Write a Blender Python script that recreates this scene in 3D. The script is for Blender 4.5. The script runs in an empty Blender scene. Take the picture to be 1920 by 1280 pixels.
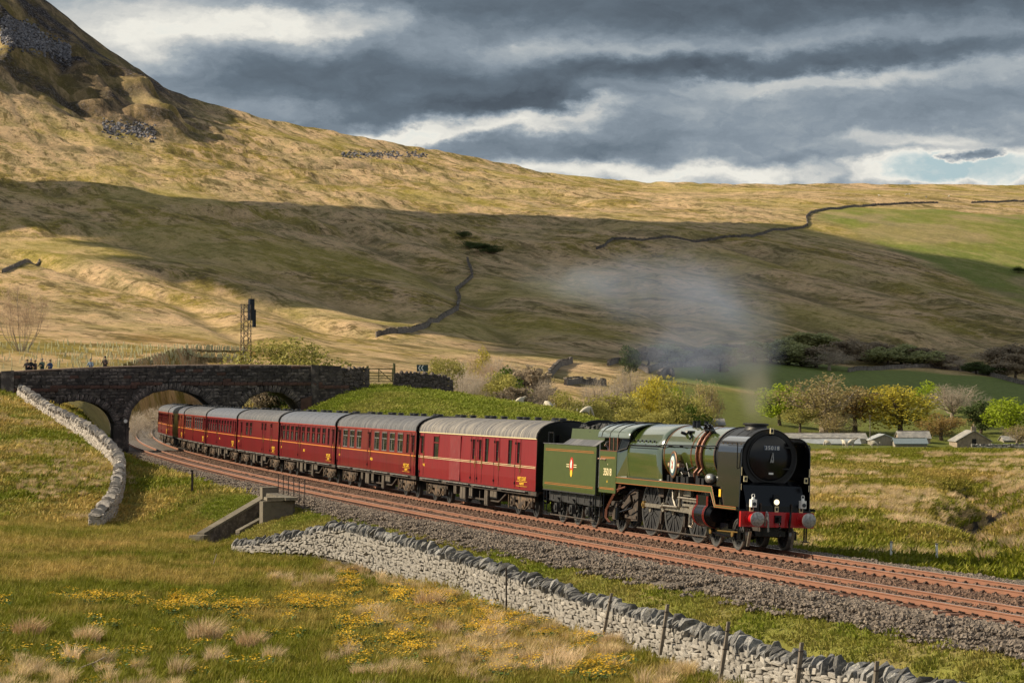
import bpy, math, random
import numpy as np
from mathutils import Vector, Matrix, Euler
R = math.radians
random.seed(7)
C = bpy.context.scene.collection
sc = bpy.context.scene

# ------------------------------------------------------------------ camera
CAMZ = 4.97
F = 4800.0            # focal length in photo pixels (1920 wide)
HOR = 737.0           # row of the horizon in the photo
cam_data = bpy.data.cameras.new('camera')
cam_data.sensor_width = 36.0
cam_data.lens = F / 1920 * 36
cam_data.clip_start = 0.5
cam_data.clip_end = 20000
cam = bpy.data.objects.new('camera', cam_data)
C.objects.link(cam)
cam.location = (0, 0, CAMZ)
cam.rotation_euler = (R(90) + math.atan((HOR - 640) / F), 0, 0)
sc.camera = cam

# ------------------------------------------------------------------ light
SUN_EL = R(31)
SUN_H = Vector((-0.995, 0.07)).normalized()
SUN = Vector((SUN_H.x * math.cos(SUN_EL), SUN_H.y * math.cos(SUN_EL), math.sin(SUN_EL)))
sl = bpy.data.lights.new('sun', 'SUN')
sl.energy = 5.0
sl.angle = R(0.53)
sl.color = (1.0, 0.85, 0.62)
so = bpy.data.objects.new('sun', sl)
C.objects.link(so)
so.rotation_euler = SUN.to_track_quat('Z', 'Y').to_euler()
so.location = (-200, 100, 300)

sc.view_settings.view_transform = 'Standard'
sc.view_settings.look = 'None'
sc.view_settings.exposure = 0.52
sc.view_settings.gamma = 1.0
sc.view_settings.use_curve_mapping = False
sc.cycles.max_bounces = 6
sc.cycles.diffuse_bounces = 2
sc.cycles.glossy_bounces = 3
sc.cycles.transparent_max_bounces = 12
sc.cycles.volume_bounces = 0
sc.cycles.volume_max_steps = 96

def make_world():
    w = bpy.data.worlds.new('World'); sc.world = w; w.use_nodes = True
    nt = w.node_tree; N = nt.nodes; L = nt.links
    N.clear()
    def node(t, **k):
        n = N.new(t)
        for a, b in k.items(): setattr(n, a, b)
        return n
    def math_(op, a, b=None, c=None, clamp=False):
        n = node('ShaderNodeMath', operation=op, use_clamp=clamp)
        for i, v in enumerate((a, b, c)):
            if v is None: continue
            if isinstance(v, (int, float)): n.inputs[i].default_value = v
            else: L.new(v, n.inputs[i])
        return n.outputs[0]
    tc = node('ShaderNodeTexCoord')
    sep = node('ShaderNodeSeparateXYZ'); L.new(tc.outputs['Generated'], sep.inputs[0])
    az = math_('ARCTAN2', sep.outputs[0], sep.outputs[1])
    el = math_('ARCSINE', sep.outputs[2])
    comb = node('ShaderNodeCombineXYZ'); L.new(az, comb.inputs[0]); L.new(el, comb.inputs[1])
    # domain warp of the cloud field
    def fbm(vec, scale, detail, sx=1, sy=1, rough=0.55, off=(0, 0, 0), dist=0.0):
        m = node('ShaderNodeMapping'); m.inputs['Scale'].default_value = (sx, sy, 1); m.inputs['Location'].default_value = off
        L.new(vec, m.inputs[0])
        n = node('ShaderNodeTexNoise'); n.inputs['Scale'].default_value = scale; n.inputs['Detail'].default_value = detail
        n.inputs['Roughness'].default_value = rough; n.inputs['Distortion'].default_value = dist
        L.new(m.outputs[0], n.inputs['Vector'])
        return n
    wn = fbm(comb.outputs[0], 1.0, 6, 24, 46, 0.62)
    sub = node('ShaderNodeVectorMath', operation='SUBTRACT'); L.new(wn.outputs['Color'], sub.inputs[0]); sub.inputs[1].default_value = (.5, .5, .5)
    mul = node('ShaderNodeVectorMath', operation='MULTIPLY'); L.new(sub.outputs[0], mul.inputs[0]); mul.inputs[1].default_value = (0.075, 0.024, 0)
    add = node('ShaderNodeVectorMath', operation='ADD'); L.new(comb.outputs[0], add.inputs[0]); L.new(mul.outputs[0], add.inputs[1])
    P = add.outputs[0]
    base = fbm(comb.outputs[0], 1.0, 7, 10, 25, 0.60, (3.1, 1.7, 0), 0.4)
    D = math_('MULTIPLY_ADD', base.outputs[0], 0.42, 0.36)
    fine = fbm(P, 1.0, 8, 42, 72, 0.64, (1.3, 0.4, 0), 0.2)
    # cloud masses: centre x, y, half sizes (photo pixels -> angles), tilt, strength
    blobs = [
        (330, 60, 420, 75, 0.0, -0.24), (600, 52, 340, 32, 0.04, -0.24), (180, 120, 220, 60, 0.0, -0.10),
        (1250, 15, 900, 70, 0.02, 0.30), (660, 150, 430, 62, -0.02, 0.26), (760, 222, 330, 36, 0.10, 0.20),
        (1120, 170, 320, 45, 0.10, 0.20), (1500, 118, 600, 28, 0.03, 0.28), (1020, 112, 330, 26, 0.08, -0.10),
        (1480, 160, 500, 20, 0.05, -0.16), (880, 240, 300, 26, 0.10, -0.34), (700, 254, 140, 28, 0.0, -0.26), (1080, 205, 170, 14, 0.06, -0.20),
        (1000, 282, 280, 34, 0.05, 0.16), (1420, 235, 430, 40, 0.04, 0.02), (1220, 322, 430, 25, 0.02, -0.34),
        (1480, 300, 150, 20, 0.0, 0.08), (1685, 330, 110, 40, 0.1, -0.40), (1830, 315, 220, 50, 0.0, -0.28), (1750, 262, 170, 18, 0.0, -0.2),
        (1825, 296, 62, 13, 0.1, 0.55), (1780, 195, 260, 40, 0.0, 0.12), (1800, 40, 300, 60, 0.0, 0.10), (480, 205, 300, 50, 0, 0.02),
        (1250, 352, 260, 16, 0, -0.12),
    ]
    for (x, y, hx, hy, tilt, amp) in blobs:
        s = node('ShaderNodeVectorMath', operation='SUBTRACT'); L.new(P, s.inputs[0])
        s.inputs[1].default_value = ((x - 960) / F, (HOR - y) / F, 0)
        m = node('ShaderNodeMapping'); m.vector_type = 'TEXTURE'
        m.inputs['Rotation'].default_value = (0, 0, tilt)
        m.inputs['Scale'].default_value = (hx / F, hy / F, 1)
        L.new(s.outputs[0], m.inputs[0])
        ln = node('ShaderNodeVectorMath', operation='LENGTH'); L.new(m.outputs[0], ln.inputs[0])
        mr = node('ShaderNodeMapRange', interpolation_type='SMOOTHSTEP')
        mr.inputs['From Min'].default_value = 1.25; mr.inputs['From Max'].default_value = 0.25
        mr.inputs['To Min'].default_value = 0.0; mr.inputs['To Max'].default_value = amp
        L.new(ln.outputs['Value'], mr.inputs['Value'])
        D = math_('ADD', D, mr.outputs[0])
    D = math_('ADD', D, math_('MULTIPLY_ADD', fine.outputs[0], 0.34, -0.17))
    D = math_('MAXIMUM', D, math_('MULTIPLY_ADD', fine.outputs[0], 0.34, 0.07))
    # the pale blue opening low on the right
    s = node('ShaderNodeVectorMath', operation='SUBTRACT'); L.new(P, s.inputs[0]); s.inputs[1].default_value = ((1860 - 960) / F, (HOR - 322) / F, 0)
    m = node('ShaderNodeMapping'); m.vector_type = 'TEXTURE'; m.inputs['Scale'].default_value = (185 / F, 42 / F, 1); L.new(s.outputs[0], m.inputs[0])
    ln = node('ShaderNodeVectorMath', operation='LENGTH'); L.new(m.outputs[0], ln.inputs[0])
    mr = node('ShaderNodeMapRange', interpolation_type='SMOOTHSTEP'); mr.inputs['From Min'].default_value = 1.2; mr.inputs['From Max'].default_value = 0.5
    mr.inputs['To Min'].default_value = 0.0; mr.inputs['To Max'].default_value = -0.22; L.new(ln.outputs['Value'], mr.inputs['Value'])
    D = math_('ADD', D, mr.outputs[0])
    up = node('ShaderNodeMapRange', interpolation_type='SMOOTHSTEP'); up.inputs['From Min'].default_value = 0.165; up.inputs['From Max'].default_value = 0.34
    up.inputs['To Min'].default_value = 0.0; up.inputs['To Max'].default_value = -0.30; L.new(el, up.inputs['Value']); D = math_('ADD', D, up.outputs[0])
    up = node('ShaderNodeMapRange', interpolation_type='SMOOTHSTEP'); up.inputs['From Min'].default_value = 0.48; up.inputs['From Max'].default_value = 0.8
    up.inputs['To Min'].default_value = 0.0; up.inputs['To Max'].default_value = 0.38; L.new(el, up.inputs['Value']); D = math_('ADD', D, up.outputs[0])
    ramp = node('ShaderNodeValToRGB'); L.new(D, ramp.inputs[0])
    cr = ramp.color_ramp
    stops = [(0.02, (0.33, 0.43, 0.455)), (0.13, (0.45, 0.50, 0.49)), (0.23, (0.60, 0.585, 0.53)), (0.36, (0.42, 0.425, 0.41)),
             (0.47, (0.275, 0.305, 0.325)), (0.60, (0.175, 0.21, 0.245)), (0.77, (0.098, 0.126, 0.155)), (0.98, (0.055, 0.07, 0.088))]
    cr.elements[0].position, cr.elements[0].color = stops[0][0], (*stops[0][1], 1)
    cr.elements[1].position, cr.elements[1].color = stops[-1][0], (*stops[-1][1], 1)
    for p, c in stops[1:-1]:
        e = cr.elements.new(p); e.color = (*c, 1)
    sky = node('ShaderNodeTexSky', sky_type='NISHITA')
    sky.sun_disc = False; sky.sun_elevation = SUN_EL
    sky.sun_rotation = math.atan2(SUN.x, SUN.y); sky.air_density = 1.0; sky.dust_density = 1.5
    bg1 = node('ShaderNodeBackground'); L.new(sky.outputs[0], bg1.inputs[0]); bg1.inputs[1].default_value = 0.05
    bg2 = node('ShaderNodeBackground'); L.new(ramp.outputs[0], bg2.inputs[0]); bg2.inputs[1].default_value = 1.0
    cov = node('ShaderNodeMapRange', interpolation_type='SMOOTHSTEP')
    cov.inputs['From Min'].default_value = 0.04; cov.inputs['From Max'].default_value = 0.2
    cov.inputs['To Min'].default_value = 0.85; L.new(D, cov.inputs['Value'])
    mix = node('ShaderNodeMixShader'); L.new(cov.outputs[0], mix.inputs[0]); L.new(bg1.outputs[0], mix.inputs[1]); L.new(bg2.outputs[0], mix.inputs[2])
    out = node('ShaderNodeOutputWorld'); L.new(mix.outputs[0], out.inputs[0])
make_world()

# ------------------------------------------------------------------ helpers
def tag(o, label=None, cat=None, group=None, kind=None):
    if label: o['label'] = label
    if cat: o['category'] = cat
    if group: o['group'] = group
    if kind: o['kind'] = kind
    return o

def empty(name, loc=(0, 0, 0), rot=(0, 0, 0), label=None, cat=None, group=None, kind=None, parent=None):
    o = bpy.data.objects.new(name, None); C.objects.link(o)
    o.location = loc; o.rotation_euler = rot; o.empty_display_size = 0.3
    if parent: o.parent = parent
    return tag(o, label, cat, group, kind)

def link(name, me, parent=None, loc=None, rot=None, scale=None):
    o = bpy.data.objects.new(name, me); C.objects.link(o)
    if parent: o.parent = parent
    if loc is not None: o.location = loc
    if rot is not None: o.rotation_euler = rot
    if scale is not None: o.scale = scale
    return o

def copy_tree(o, parent=None):
    c = o.copy(); C.objects.link(c); c.parent = parent
    for ch in o.children: copy_tree(ch, c)
    return c

class MB:
    def __init__(self):
        self.v = []; self.f = []; self.m = []; self.n = 0; self.s = []
    def add(self, vs, fs, mi=0, smooth=False):
        b = len(self.v)
        self.v.extend([tuple(p) for p in vs])
        for f in fs:
            self.f.append(tuple(b + i for i in f)); self.m.append(mi); self.s.append(smooth)
        return self
    def box(self, c, s, rz=0, mi=0, rx=0, ry=0, jit=0, rnd=None):
        hx, hy, hz = s[0] / 2, s[1] / 2, s[2] / 2
        vs = [Vector((x, y, z)) for z in (-hz, hz) for (x, y) in ((-hx, -hy), (hx, -hy), (hx, hy), (-hx, hy))]
        if jit:
            r = rnd or random
            vs = [Vector((p.x * (1 + r.uniform(-jit, jit)), p.y * (1 + r.uniform(-jit, jit)), p.z * (1 + r.uniform(-jit, jit)))) for p in vs]
        if rx or ry or rz:
            M = Euler((rx, ry, rz)).to_matrix(); vs = [M @ p for p in vs]
        c = Vector(c); vs = [p + c for p in vs]
        return self.add(vs, [(0, 3, 2, 1), (4, 5, 6, 7), (0, 1, 5, 4), (1, 2, 6, 5), (2, 3, 7, 6), (3, 0, 4, 7)], mi)
    def bb(self, x0, x1, y0, y1, z0, z1, mi=0):
        return self.box(((x0 + x1) / 2, (y0 + y1) / 2, (z0 + z1) / 2), (abs(x1 - x0), abs(y1 - y0), abs(z1 - z0)), mi=mi)
    def cyl(self, p0, p1, r0, r1=None, n=12, mi=0, cap=True, smooth=True):
        if r1 is None: r1 = r0
        p0, p1 = Vector(p0), Vector(p1); d = (p1 - p0)
        if d.length < 1e-6: return self
        q = d.to_track_quat('Z', 'Y').to_matrix()
        vs = []
        for p, r in ((p0, r0), (p1, r1)):
            for i in range(n):
                a = 2 * math.pi * i / n
                vs.append(p + q @ Vector((r * math.cos(a), r * math.sin(a), 0)))
        fs = [(i, (i + 1) % n, n + (i + 1) % n, n + i) for i in range(n)]
        self.add(vs, fs, mi, smooth)
        if cap:
            self.add(vs[:n], [tuple(range(n - 1, -1, -1))], mi); self.add(vs[n:], [tuple(range(n))], mi)
        return self
    def tube(self, pts, r, n=6, mi=0, smooth=True):
        for a, b in zip(pts[:-1], pts[1:]): self.cyl(a, b, r, r, n, mi, True, smooth)
        return self
    def loft(self, secs, mi=0, closed=True, cap=True, smooth=True):
        k = len(secs[0]); vs = [p for s in secs for p in s]; fs = []
        for i in range(len(secs) - 1):
            for j in range(k if closed else k - 1):
                a, b = i * k + j, i * k + (j + 1) % k
                fs.append((a, b, b + k, a + k))
        self.add(vs, fs, mi, smooth)
        if cap and closed:
            self.add(secs[0], [tuple(range(k - 1, -1, -1))], mi); self.add(secs[-1], [tuple(range(k))], mi)
        return self
    def ring(self, c, axis, r0, r1, h, n=24, mi=0):
        """annulus of thickness h along axis"""
        c = Vector(c); q = Vector(axis).to_track_quat('Z', 'Y').to_matrix(); secs = []
        for i in range(n):
            a = 2 * math.pi * i / n; d = q @ Vector((math.cos(a), math.sin(a), 0)); z = q @ Vector((0, 0, h / 2))
            secs.append([c + d * r0 - z, c + d * r1 - z, c + d * r1 + z, c + d * r0 + z])
        secs.append(secs[0])
        return self.loft(secs, mi, True, False, False)
    def prism(self, poly, fn, lo, hi, mi=0):
        """poly: 2D outline, fn(a,b,t)->3D"""
        n = len(poly)
        vs = [fn(a, b, lo) for a, b in poly] + [fn(a, b, hi) for a, b in poly]
        fs = [tuple(range(n - 1, -1, -1)), tuple(range(n, 2 * n))] + [(i, (i + 1) % n, n + (i + 1) % n, n + i) for i in range(n)]
        return self.add(vs, fs, mi)
    def sphere(self, c, r, sx=1, sy=1, sz=1, n=10, m=6, mi=0):
        c = Vector(c); secs = []
        for i in range(m + 1):
            t = math.pi * i / m; rr = max(math.sin(t), 0.001) * r; z = -math.cos(t) * r
            secs.append([c + Vector((rr * math.cos(2 * math.pi * j / n) * sx, rr * math.sin(2 * math.pi * j / n) * sy, z * sz)) for j in range(n)])
        return self.loft(secs, mi, True, False, True)
    def mesh(self, name, mats, sharp=35):
        me = bpy.data.meshes.new(name)
        me.from_pydata(self.v, [], self.f)
        if not isinstance(mats, (list, tuple)): mats = [mats]
        for m in mats: me.materials.append(m)
        me.polygons.foreach_set('material_index', self.m)
        me.polygons.foreach_set('use_smooth', self.s)
        if any(self.s): me.set_sharp_from_angle(angle=R(sharp))
        me.update()
        return me
    def build(self, name, mats, parent=None, **k):
        return link(name, self.mesh(name, mats), parent, **k)

def npmesh(name, verts, faces, mats, smooth=True):
    """fast mesh from numpy arrays (quads or tris)"""
    me = bpy.data.meshes.new(name)
    k = faces.shape[1]
    me.vertices.add(len(verts)); me.vertices.foreach_set('co', verts.astype(np.float32).ravel())
    me.loops.add(faces.size); me.loops.foreach_set('vertex_index', faces.astype(np.int32).ravel())
    me.polygons.add(len(faces)); me.polygons.foreach_set('loop_start', np.arange(0, faces.size, k, dtype=np.int32))
    try: me.polygons.foreach_set('loop_total', np.full(len(faces), k, dtype=np.int32))
    except Exception: pass
    me.polygons.foreach_set('use_smooth', np.full(len(faces), smooth))
    for m in (mats if isinstance(mats, (list, tuple)) else [mats]): me.materials.append(m)
    me.update(calc_edges=True); me.validate()
    return me

# ------------------------------------------------------------------ materials
def mat(name, col, rough=0.7, metal=0.0, var=0.0, vscale=3.0, bump=0.0, bscale=20.0, col2=None, c2amt=0.5, c2scale=2.0,
        stretch=(1, 1, 1), spec=0.5, emit=None, trans=0.0, objrand=0.0, coat=0.0, alpha=None, c2detail=6, c2width=0.12, bdist=0.02):
    m = bpy.data.materials.new(name); m.use_nodes = True
    nt = m.node_tree; N = nt.nodes; L = nt.links
    b = N['Principled BSDF']
    b.inputs['Roughness'].default_value = rough; b.inputs['Metallic'].default_value = metal
    b.inputs['Specular IOR Level'].default_value = spec
    if coat: b.inputs['Coat Weight'].default_value = coat; b.inputs['Coat Roughness'].default_value = 0.05
    b.inputs['Base Color'].default_value = (*col, 1)
    tc = N.new('ShaderNodeTexCoord'); mp = N.new('ShaderNodeMapping'); mp.inputs['Scale'].default_value = stretch
    L.new(tc.outputs['Object'], mp.inputs[0])
    src = None
    if col2 is not None:
        n = N.new('ShaderNodeTexNoise'); n.inputs['Scale'].default_value = c2scale; n.inputs['Detail'].default_value = c2detail; n.inputs['Roughness'].default_value = 0.65
        L.new(mp.outputs[0], n.inputs['Vector'])
        mr = N.new('ShaderNodeMapRange'); mr.inputs['From Min'].default_value = 1 - c2amt - c2width; mr.inputs['From Max'].default_value = 1 - c2amt + c2width
        L.new(n.outputs[0], mr.inputs['Value'])
        mx = N.new('ShaderNodeMix'); mx.data_type = 'RGBA'; mx.inputs['A'].default_value = (*col, 1); mx.inputs['B'].default_value = (*col2, 1)
        L.new(mr.outputs[0], mx.inputs['Factor']); src = mx.outputs['Result']
    if var or objrand:
        hsv = N.new('ShaderNodeHueSaturation')
        if src: L.new(src, hsv.inputs['Color'])
        else: hsv.inputs['Color'].default_value = (*col, 1)
        n = N.new('ShaderNodeTexNoise'); n.inputs['Scale'].default_value = vscale; n.inputs['Detail'].default_value = 5
        L.new(mp.outputs[0], n.inputs['Vector'])
        mr = N.new('ShaderNodeMapRange'); mr.inputs['From Min'].default_value = 0.3; mr.inputs['From Max'].default_value = 0.7
        mr.inputs['To Min'].default_value = 1 - var; mr.inputs['To Max'].default_value = 1 + var
        L.new(n.outputs[0], mr.inputs['Value']); v = mr.outputs[0]
        if objrand:
            oi = N.new('ShaderNodeObjectInfo'); m2 = N.new('ShaderNodeMapRange'); m2.inputs['To Min'].default_value = 1 - objrand; m2.inputs['To Max'].default_value = 1 + objrand
            L.new(oi.outputs['Random'], m2.inputs['Value'])
            mm = N.new('ShaderNodeMath'); mm.operation = 'MULTIPLY'; L.new(v, mm.inputs[0]); L.new(m2.outputs[0], mm.inputs[1]); v = mm.outputs[0]
        L.new(v, hsv.inputs['Value']); src = hsv.outputs[0]
    if src: L.new(src, b.inputs['Base Color'])
    if bump:
        n = N.new('ShaderNodeTexNoise'); n.inputs['Scale'].default_value = bscale; n.inputs['Detail'].default_value = 6
        L.new(mp.outputs[0], n.inputs['Vector'])
        bp = N.new('ShaderNodeBump'); bp.inputs['Strength'].default_value = bump; bp.inputs['Distance'].default_value = bdist
        L.new(n.outputs[0], bp.inputs['Height']); L.new(bp.outputs[0], b.inputs['Normal'])
    if emit:
        b.inputs['Emission Color'].default_value = (*emit[0], 1); b.inputs['Emission Strength'].default_value = emit[1]
    if trans:
        t = N.new('ShaderNodeBsdfTranslucent'); t.inputs[0].default_value = (*col, 1)
        if src: L.new(src, t.inputs[0])
        ms = N.new('ShaderNodeMixShader'); ms.inputs[0].default_value = trans
        o = N['Material Output']; L.new(b.outputs[0], ms.inputs[1]); L.new(t.outputs[0], ms.inputs[2]); L.new(ms.outputs[0], o.inputs[0])
    if alpha is not None: b.inputs['Alpha'].default_value = alpha
    return m

def grass_mat(name, green, straw, trans=0.25, var=0.25):
    """colour between green and straw by the instance's own tint attribute"""
    m = bpy.data.materials.new(name); m.use_nodes = True
    nt = m.node_tree; N = nt.nodes; L = nt.links; b = N['Principled BSDF']
    at = N.new('ShaderNodeAttribute'); at.attribute_type = 'INSTANCER'; at.attribute_name = 'tint'
    oi = N.new('ShaderNodeObjectInfo')
    mx = N.new('ShaderNodeMix'); mx.data_type = 'RGBA'; mx.inputs['A'].default_value = (*green, 1); mx.inputs['B'].default_value = (*straw, 1)
    va = N.new('ShaderNodeAttribute'); va.attribute_name = 'blade'
    ad = N.new('ShaderNodeMath'); ad.operation = 'MULTIPLY_ADD'; L.new(va.outputs['Fac'], ad.inputs[0]); ad.inputs[1].default_value = 0.5; ad.inputs[2].default_value = -0.25
    a2 = N.new('ShaderNodeMath'); a2.operation = 'ADD'; a2.use_clamp = True; L.new(at.outputs['Fac'], a2.inputs[0]); L.new(ad.outputs[0], a2.inputs[1])
    L.new(a2.outputs[0], mx.inputs['Factor'])
    h = N.new('ShaderNodeHueSaturation'); L.new(mx.outputs['Result'], h.inputs['Color'])
    mr = N.new('ShaderNodeMapRange'); mr.inputs['To Min'].default_value = 1 - var; mr.inputs['To Max'].default_value = 1 + var
    L.new(oi.outputs['Random'], mr.inputs['Value']); L.new(mr.outputs[0], h.inputs['Value'])
    L.new(h.outputs[0], b.inputs['Base Color']); b.inputs['Roughness'].default_value = 0.7; b.inputs['Specular IOR Level'].default_value = 0.2
    t = N.new('ShaderNodeBsdfTranslucent'); L.new(h.outputs[0], t.inputs[0])
    ms = N.new('ShaderNodeMixShader'); ms.inputs[0].default_value = trans
    o = N['Material Output']; L.new(b.outputs[0], ms.inputs[1]); L.new(t.outputs[0], ms.inputs[2]); L.new(ms.outputs[0], o.inputs[0])
    return m

M = {}
M['green'] = mat('loco_green', (0.044, 0.064, 0.014), 0.16, spec=0.6, var=0.05, vscale=4, coat=1.0)
M['green'].node_tree.nodes['Principled BSDF'].inputs['Coat IOR'].default_value = 2.8
M['green2'] = mat('tender_green', (0.055, 0.076, 0.020), 0.36, spec=0.5, var=0.08, vscale=3, coat=0.2)
M['black'] = mat('gloss_black', (0.003, 0.003, 0.005), 0.22, spec=0.45)
M['deflector'] = mat('deflector_black', (0.003, 0.003, 0.005), 0.15, spec=0.6, coat=1.0)
M['deflector'].node_tree.nodes['Principled BSDF'].inputs['Coat IOR'].default_value = 1.6
M['satin'] = mat('smokebox_black', (0.009, 0.009, 0.011), 0.45, var=0.2, spec=.4)
M['grime'] = mat('underframe_grime', (0.026, 0.02, 0.016), 0.7, var=0.4, vscale=6, col2=(0.075, 0.046, 0.03), c2amt=0.42, c2scale=5)
M['motion'] = mat('motion_steel', (0.40, 0.36, 0.30), 0.38, metal=0.8, var=0.3, vscale=8)
M['tyre'] = mat('steel_tyre', (0.30, 0.29, 0.28), 0.35, metal=0.9)
M['wheel'] = mat('wheel_black', (0.03, 0.03, 0.032), 0.45, var=0.3, vscale=9)
M['orange'] = mat('orange_lining', (0.36, 0.11, 0.02), 0.5)
M['redline'] = mat('red_lining', (0.42, 0.03, 0.015), 0.4)
M['red'] = mat('buffer_red', (0.42, 0.006, 0.01), 0.3, coat=0.4)
M['steel'] = mat('buffer_steel', (0.30, 0.30, 0.30), 0.4, metal=0.7, var=0.4, vscale=14)
M['copper'] = mat('copper_pipe', (0.15, 0.055, 0.032), 0.5, metal=0.3)
M['brass'] = mat('brass', (0.5, 0.32, 0.1), 0.3, metal=0.8)
M['white'] = mat('white_enamel', (0.75, 0.75, 0.73), 0.5)
M['cream'] = mat('cream_paint', (0.70, 0.60, 0.35), 0.5)
M['yellow'] = mat('yellow_lettering', (0.75, 0.45, 0.03), 0.5)
M['lamp'] = mat('lamp_glass_lit', (0.9, 0.8, 0.5), 0.3, emit=((1.0, 0.82, 0.5), 1.2))
M['roofgrey'] = mat('coach_roof_grey', (0.065, 0.068, 0.08), 0.62, var=0.2, vscale=1.2, stretch=(4, .4, 1), col2=(0.17, 0.165, 0.17), c2amt=0.40, c2scale=1.0)
M['roofpale'] = mat('coach_roof_weathered', (0.075, 0.075, 0.085), 0.7, var=0.3, vscale=2, stretch=(5, .5, 1), col2=(0.26, 0.235, 0.205), c2amt=0.47, c2scale=1.3)
M['maroon'] = mat('maroon_paint', (0.155, 0.005, 0.012), 0.30, var=0.14, vscale=2.2, stretch=(3, 1, .3), col2=(0.085, 0.006, 0.009), c2amt=0.42, c2scale=1.2, coat=0.25)
M['maroon2'] = mat('maroon_faded', (0.18, 0.007, 0.012), 0.38, var=0.16, vscale=2.2, stretch=(3, 1, .3), col2=(0.15, 0.02, 0.024), c2amt=0.36, c2scale=1.6)
M['maroon3'] = mat('maroon_dirty_door', (0.165, 0.009, 0.012), 0.55, var=0.2, vscale=9, stretch=(3, 1, .5), col2=(0.23, 0.10, 0.10), c2amt=0.34, c2scale=7)
M['seat'] = mat('seat_cloth', (0.10, 0.12, 0.09), 0.9)
M['interior'] = mat('coach_interior', (0.16, 0.14, 0.11), 0.8)
M['crew'] = mat('navy_overalls', (0.016, 0.016, 0.035), 0.8)
M['skin'] = mat('skin', (0.46, 0.26, 0.18), 0.6)
M['coal'] = mat('coal', (0.012, 0.012, 0.013), 0.5, bump=1, bscale=10, bdist=.1)

def glass_mat(name, col, alpha):
    m = mat(name, col, 0.05, spec=0.6)
    m.node_tree.nodes['Principled BSDF'].inputs['Alpha'].default_value = alpha
    return m
M['glass'] = glass_mat('window_glass', (0.03, 0.035, 0.035), 0.35)
M['glassdark'] = glass_mat('dark_window_glass', (0.015, 0.018, 0.02), 0.93)
M['rail'] = mat('rusty_rail', (0.235, 0.108, 0.064), 0.7, var=0.15, vscale=3, col2=(0.20, 0.085, 0.05), c2amt=0.5, c2scale=1.5)
M['railtop'] = mat('rail_head', (0.60, 0.48, 0.42), 0.35, metal=0.6)
M['sleeper'] = mat('rust_stained_sleeper', (0.20, 0.10, 0.065), 0.9, var=0.2, vscale=4, bump=0.3)
M['clip'] = mat('rail_clip', (0.045, 0.025, 0.018), 0.7, var=0.3)
M['stone'] = mat('limestone', (0.33, 0.31, 0.285), 0.9, var=0.2, vscale=7, objrand=0.28, bump=0.8, bscale=18, col2=(0.20, 0.175, 0.15), c2amt=0.38, c2scale=5)
M['cope'] = mat('weathered_coping_stone', (0.13, 0.13, 0.135), 0.92, var=0.3, vscale=6, objrand=0.55, bump=0.8, bscale=14, col2=(0.36, 0.345, 0.30), c2amt=0.38, c2scale=4)
M['stonedark'] = mat('wall_core', (0.07, 0.06, 0.05), 1.0, var=0.2)
M['bridge'] = mat('sooty_bridge_stone', (0.055, 0.046, 0.045), 0.9, var=0.35, vscale=1.5, objrand=0.5, bump=0.6, bscale=6, col2=(0.22, 0.185, 0.165), c2amt=0.40, c2scale=1.6)
M['bridgered'] = mat('red_sandstone_course', (0.085, 0.045, 0.036), 0.9, var=0.3, vscale=2, objrand=0.25, bump=0.5, bscale=8)
M['bridgecope'] = mat('sandstone_coping', (0.19, 0.13, 0.10), 0.9, var=0.25, objrand=0.2, bump=0.4)
M['oldwall'] = mat('dark_field_stone', (0.075, 0.06, 0.055), 0.95, var=0.35, vscale=3, objrand=0.3, bump=0.8, bscale=9, col2=(0.20, 0.17, 0.15), c2amt=0.38, c2scale=5)
M['fellwall'] = mat('fell_wall_stone', (0.11, 0.095, 0.085), 0.95, var=0.4, vscale=.6, objrand=0.2, col2=(0.26, 0.23, 0.20), c2amt=0.38, c2scale=.8)
M['wood'] = mat('weathered_wood', (0.16, 0.135, 0.11), 0.9, var=0.3, vscale=6, stretch=(8, 8, 1), bump=0.6, bscale=20)
M['gatewood'] = mat('old_gate_timber', (0.12, 0.115, 0.05), 0.9, var=0.25, vscale=5)
M['iron'] = mat('rusted_iron', (0.04, 0.028, 0.024), 0.8)
M['concrete'] = mat('lichened_masonry', (0.145, 0.125, 0.095), 0.95, var=0.35, vscale=4, bump=0.9, bscale=9, objrand=0.3, col2=(0.09, 0.08, 0.06), c2amt=0.4, c2scale=4)
M['bark'] = mat('bark', (0.10, 0.078, 0.058), 0.95, var=0.3, vscale=3)
M['barkpale'] = mat('pale_bark', (0.26, 0.215, 0.165), 0.95, var=0.25, vscale=3)
# ------------------------------------------------------------------ numpy noise
def vnoise(x, y, seed=0):
    xi = np.floor(x).astype(np.int64); yi = np.floor(y).astype(np.int64)
    fx = x - xi; fy = y - yi; fx = fx * fx * (3 - 2 * fx); fy = fy * fy * (3 - 2 * fy)
    def h(a, b):
        n = (a * 374761393 + b * 668265263 + seed * 1442695041) & 0x7fffffff
        n = ((n ^ (n >> 13)) * 1274126177) & 0x7fffffff
        return ((n ^ (n >> 16)) & 0xffff) / 65535.0
    return (h(xi, yi) * (1 - fx) + h(xi + 1, yi) * fx) * (1 - fy) + (h(xi, yi + 1) * (1 - fx) + h(xi + 1, yi + 1) * fx) * fy
def fbm(x, y, oct=4, seed=0, gain=0.5):
    a = 1.0; s = 0; t = 0
    for o in range(oct):
        s = s + a * vnoise(x * 2 ** o + 17.3 * o, y * 2 ** o - 9.1 * o, seed + o); t += a; a *= gain
    return s / t - 0.5
def sstep(a, b, x):
    t = np.clip((x - a) / (b - a), 0, 1); return t * t * (3 - 2 * t)

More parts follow.
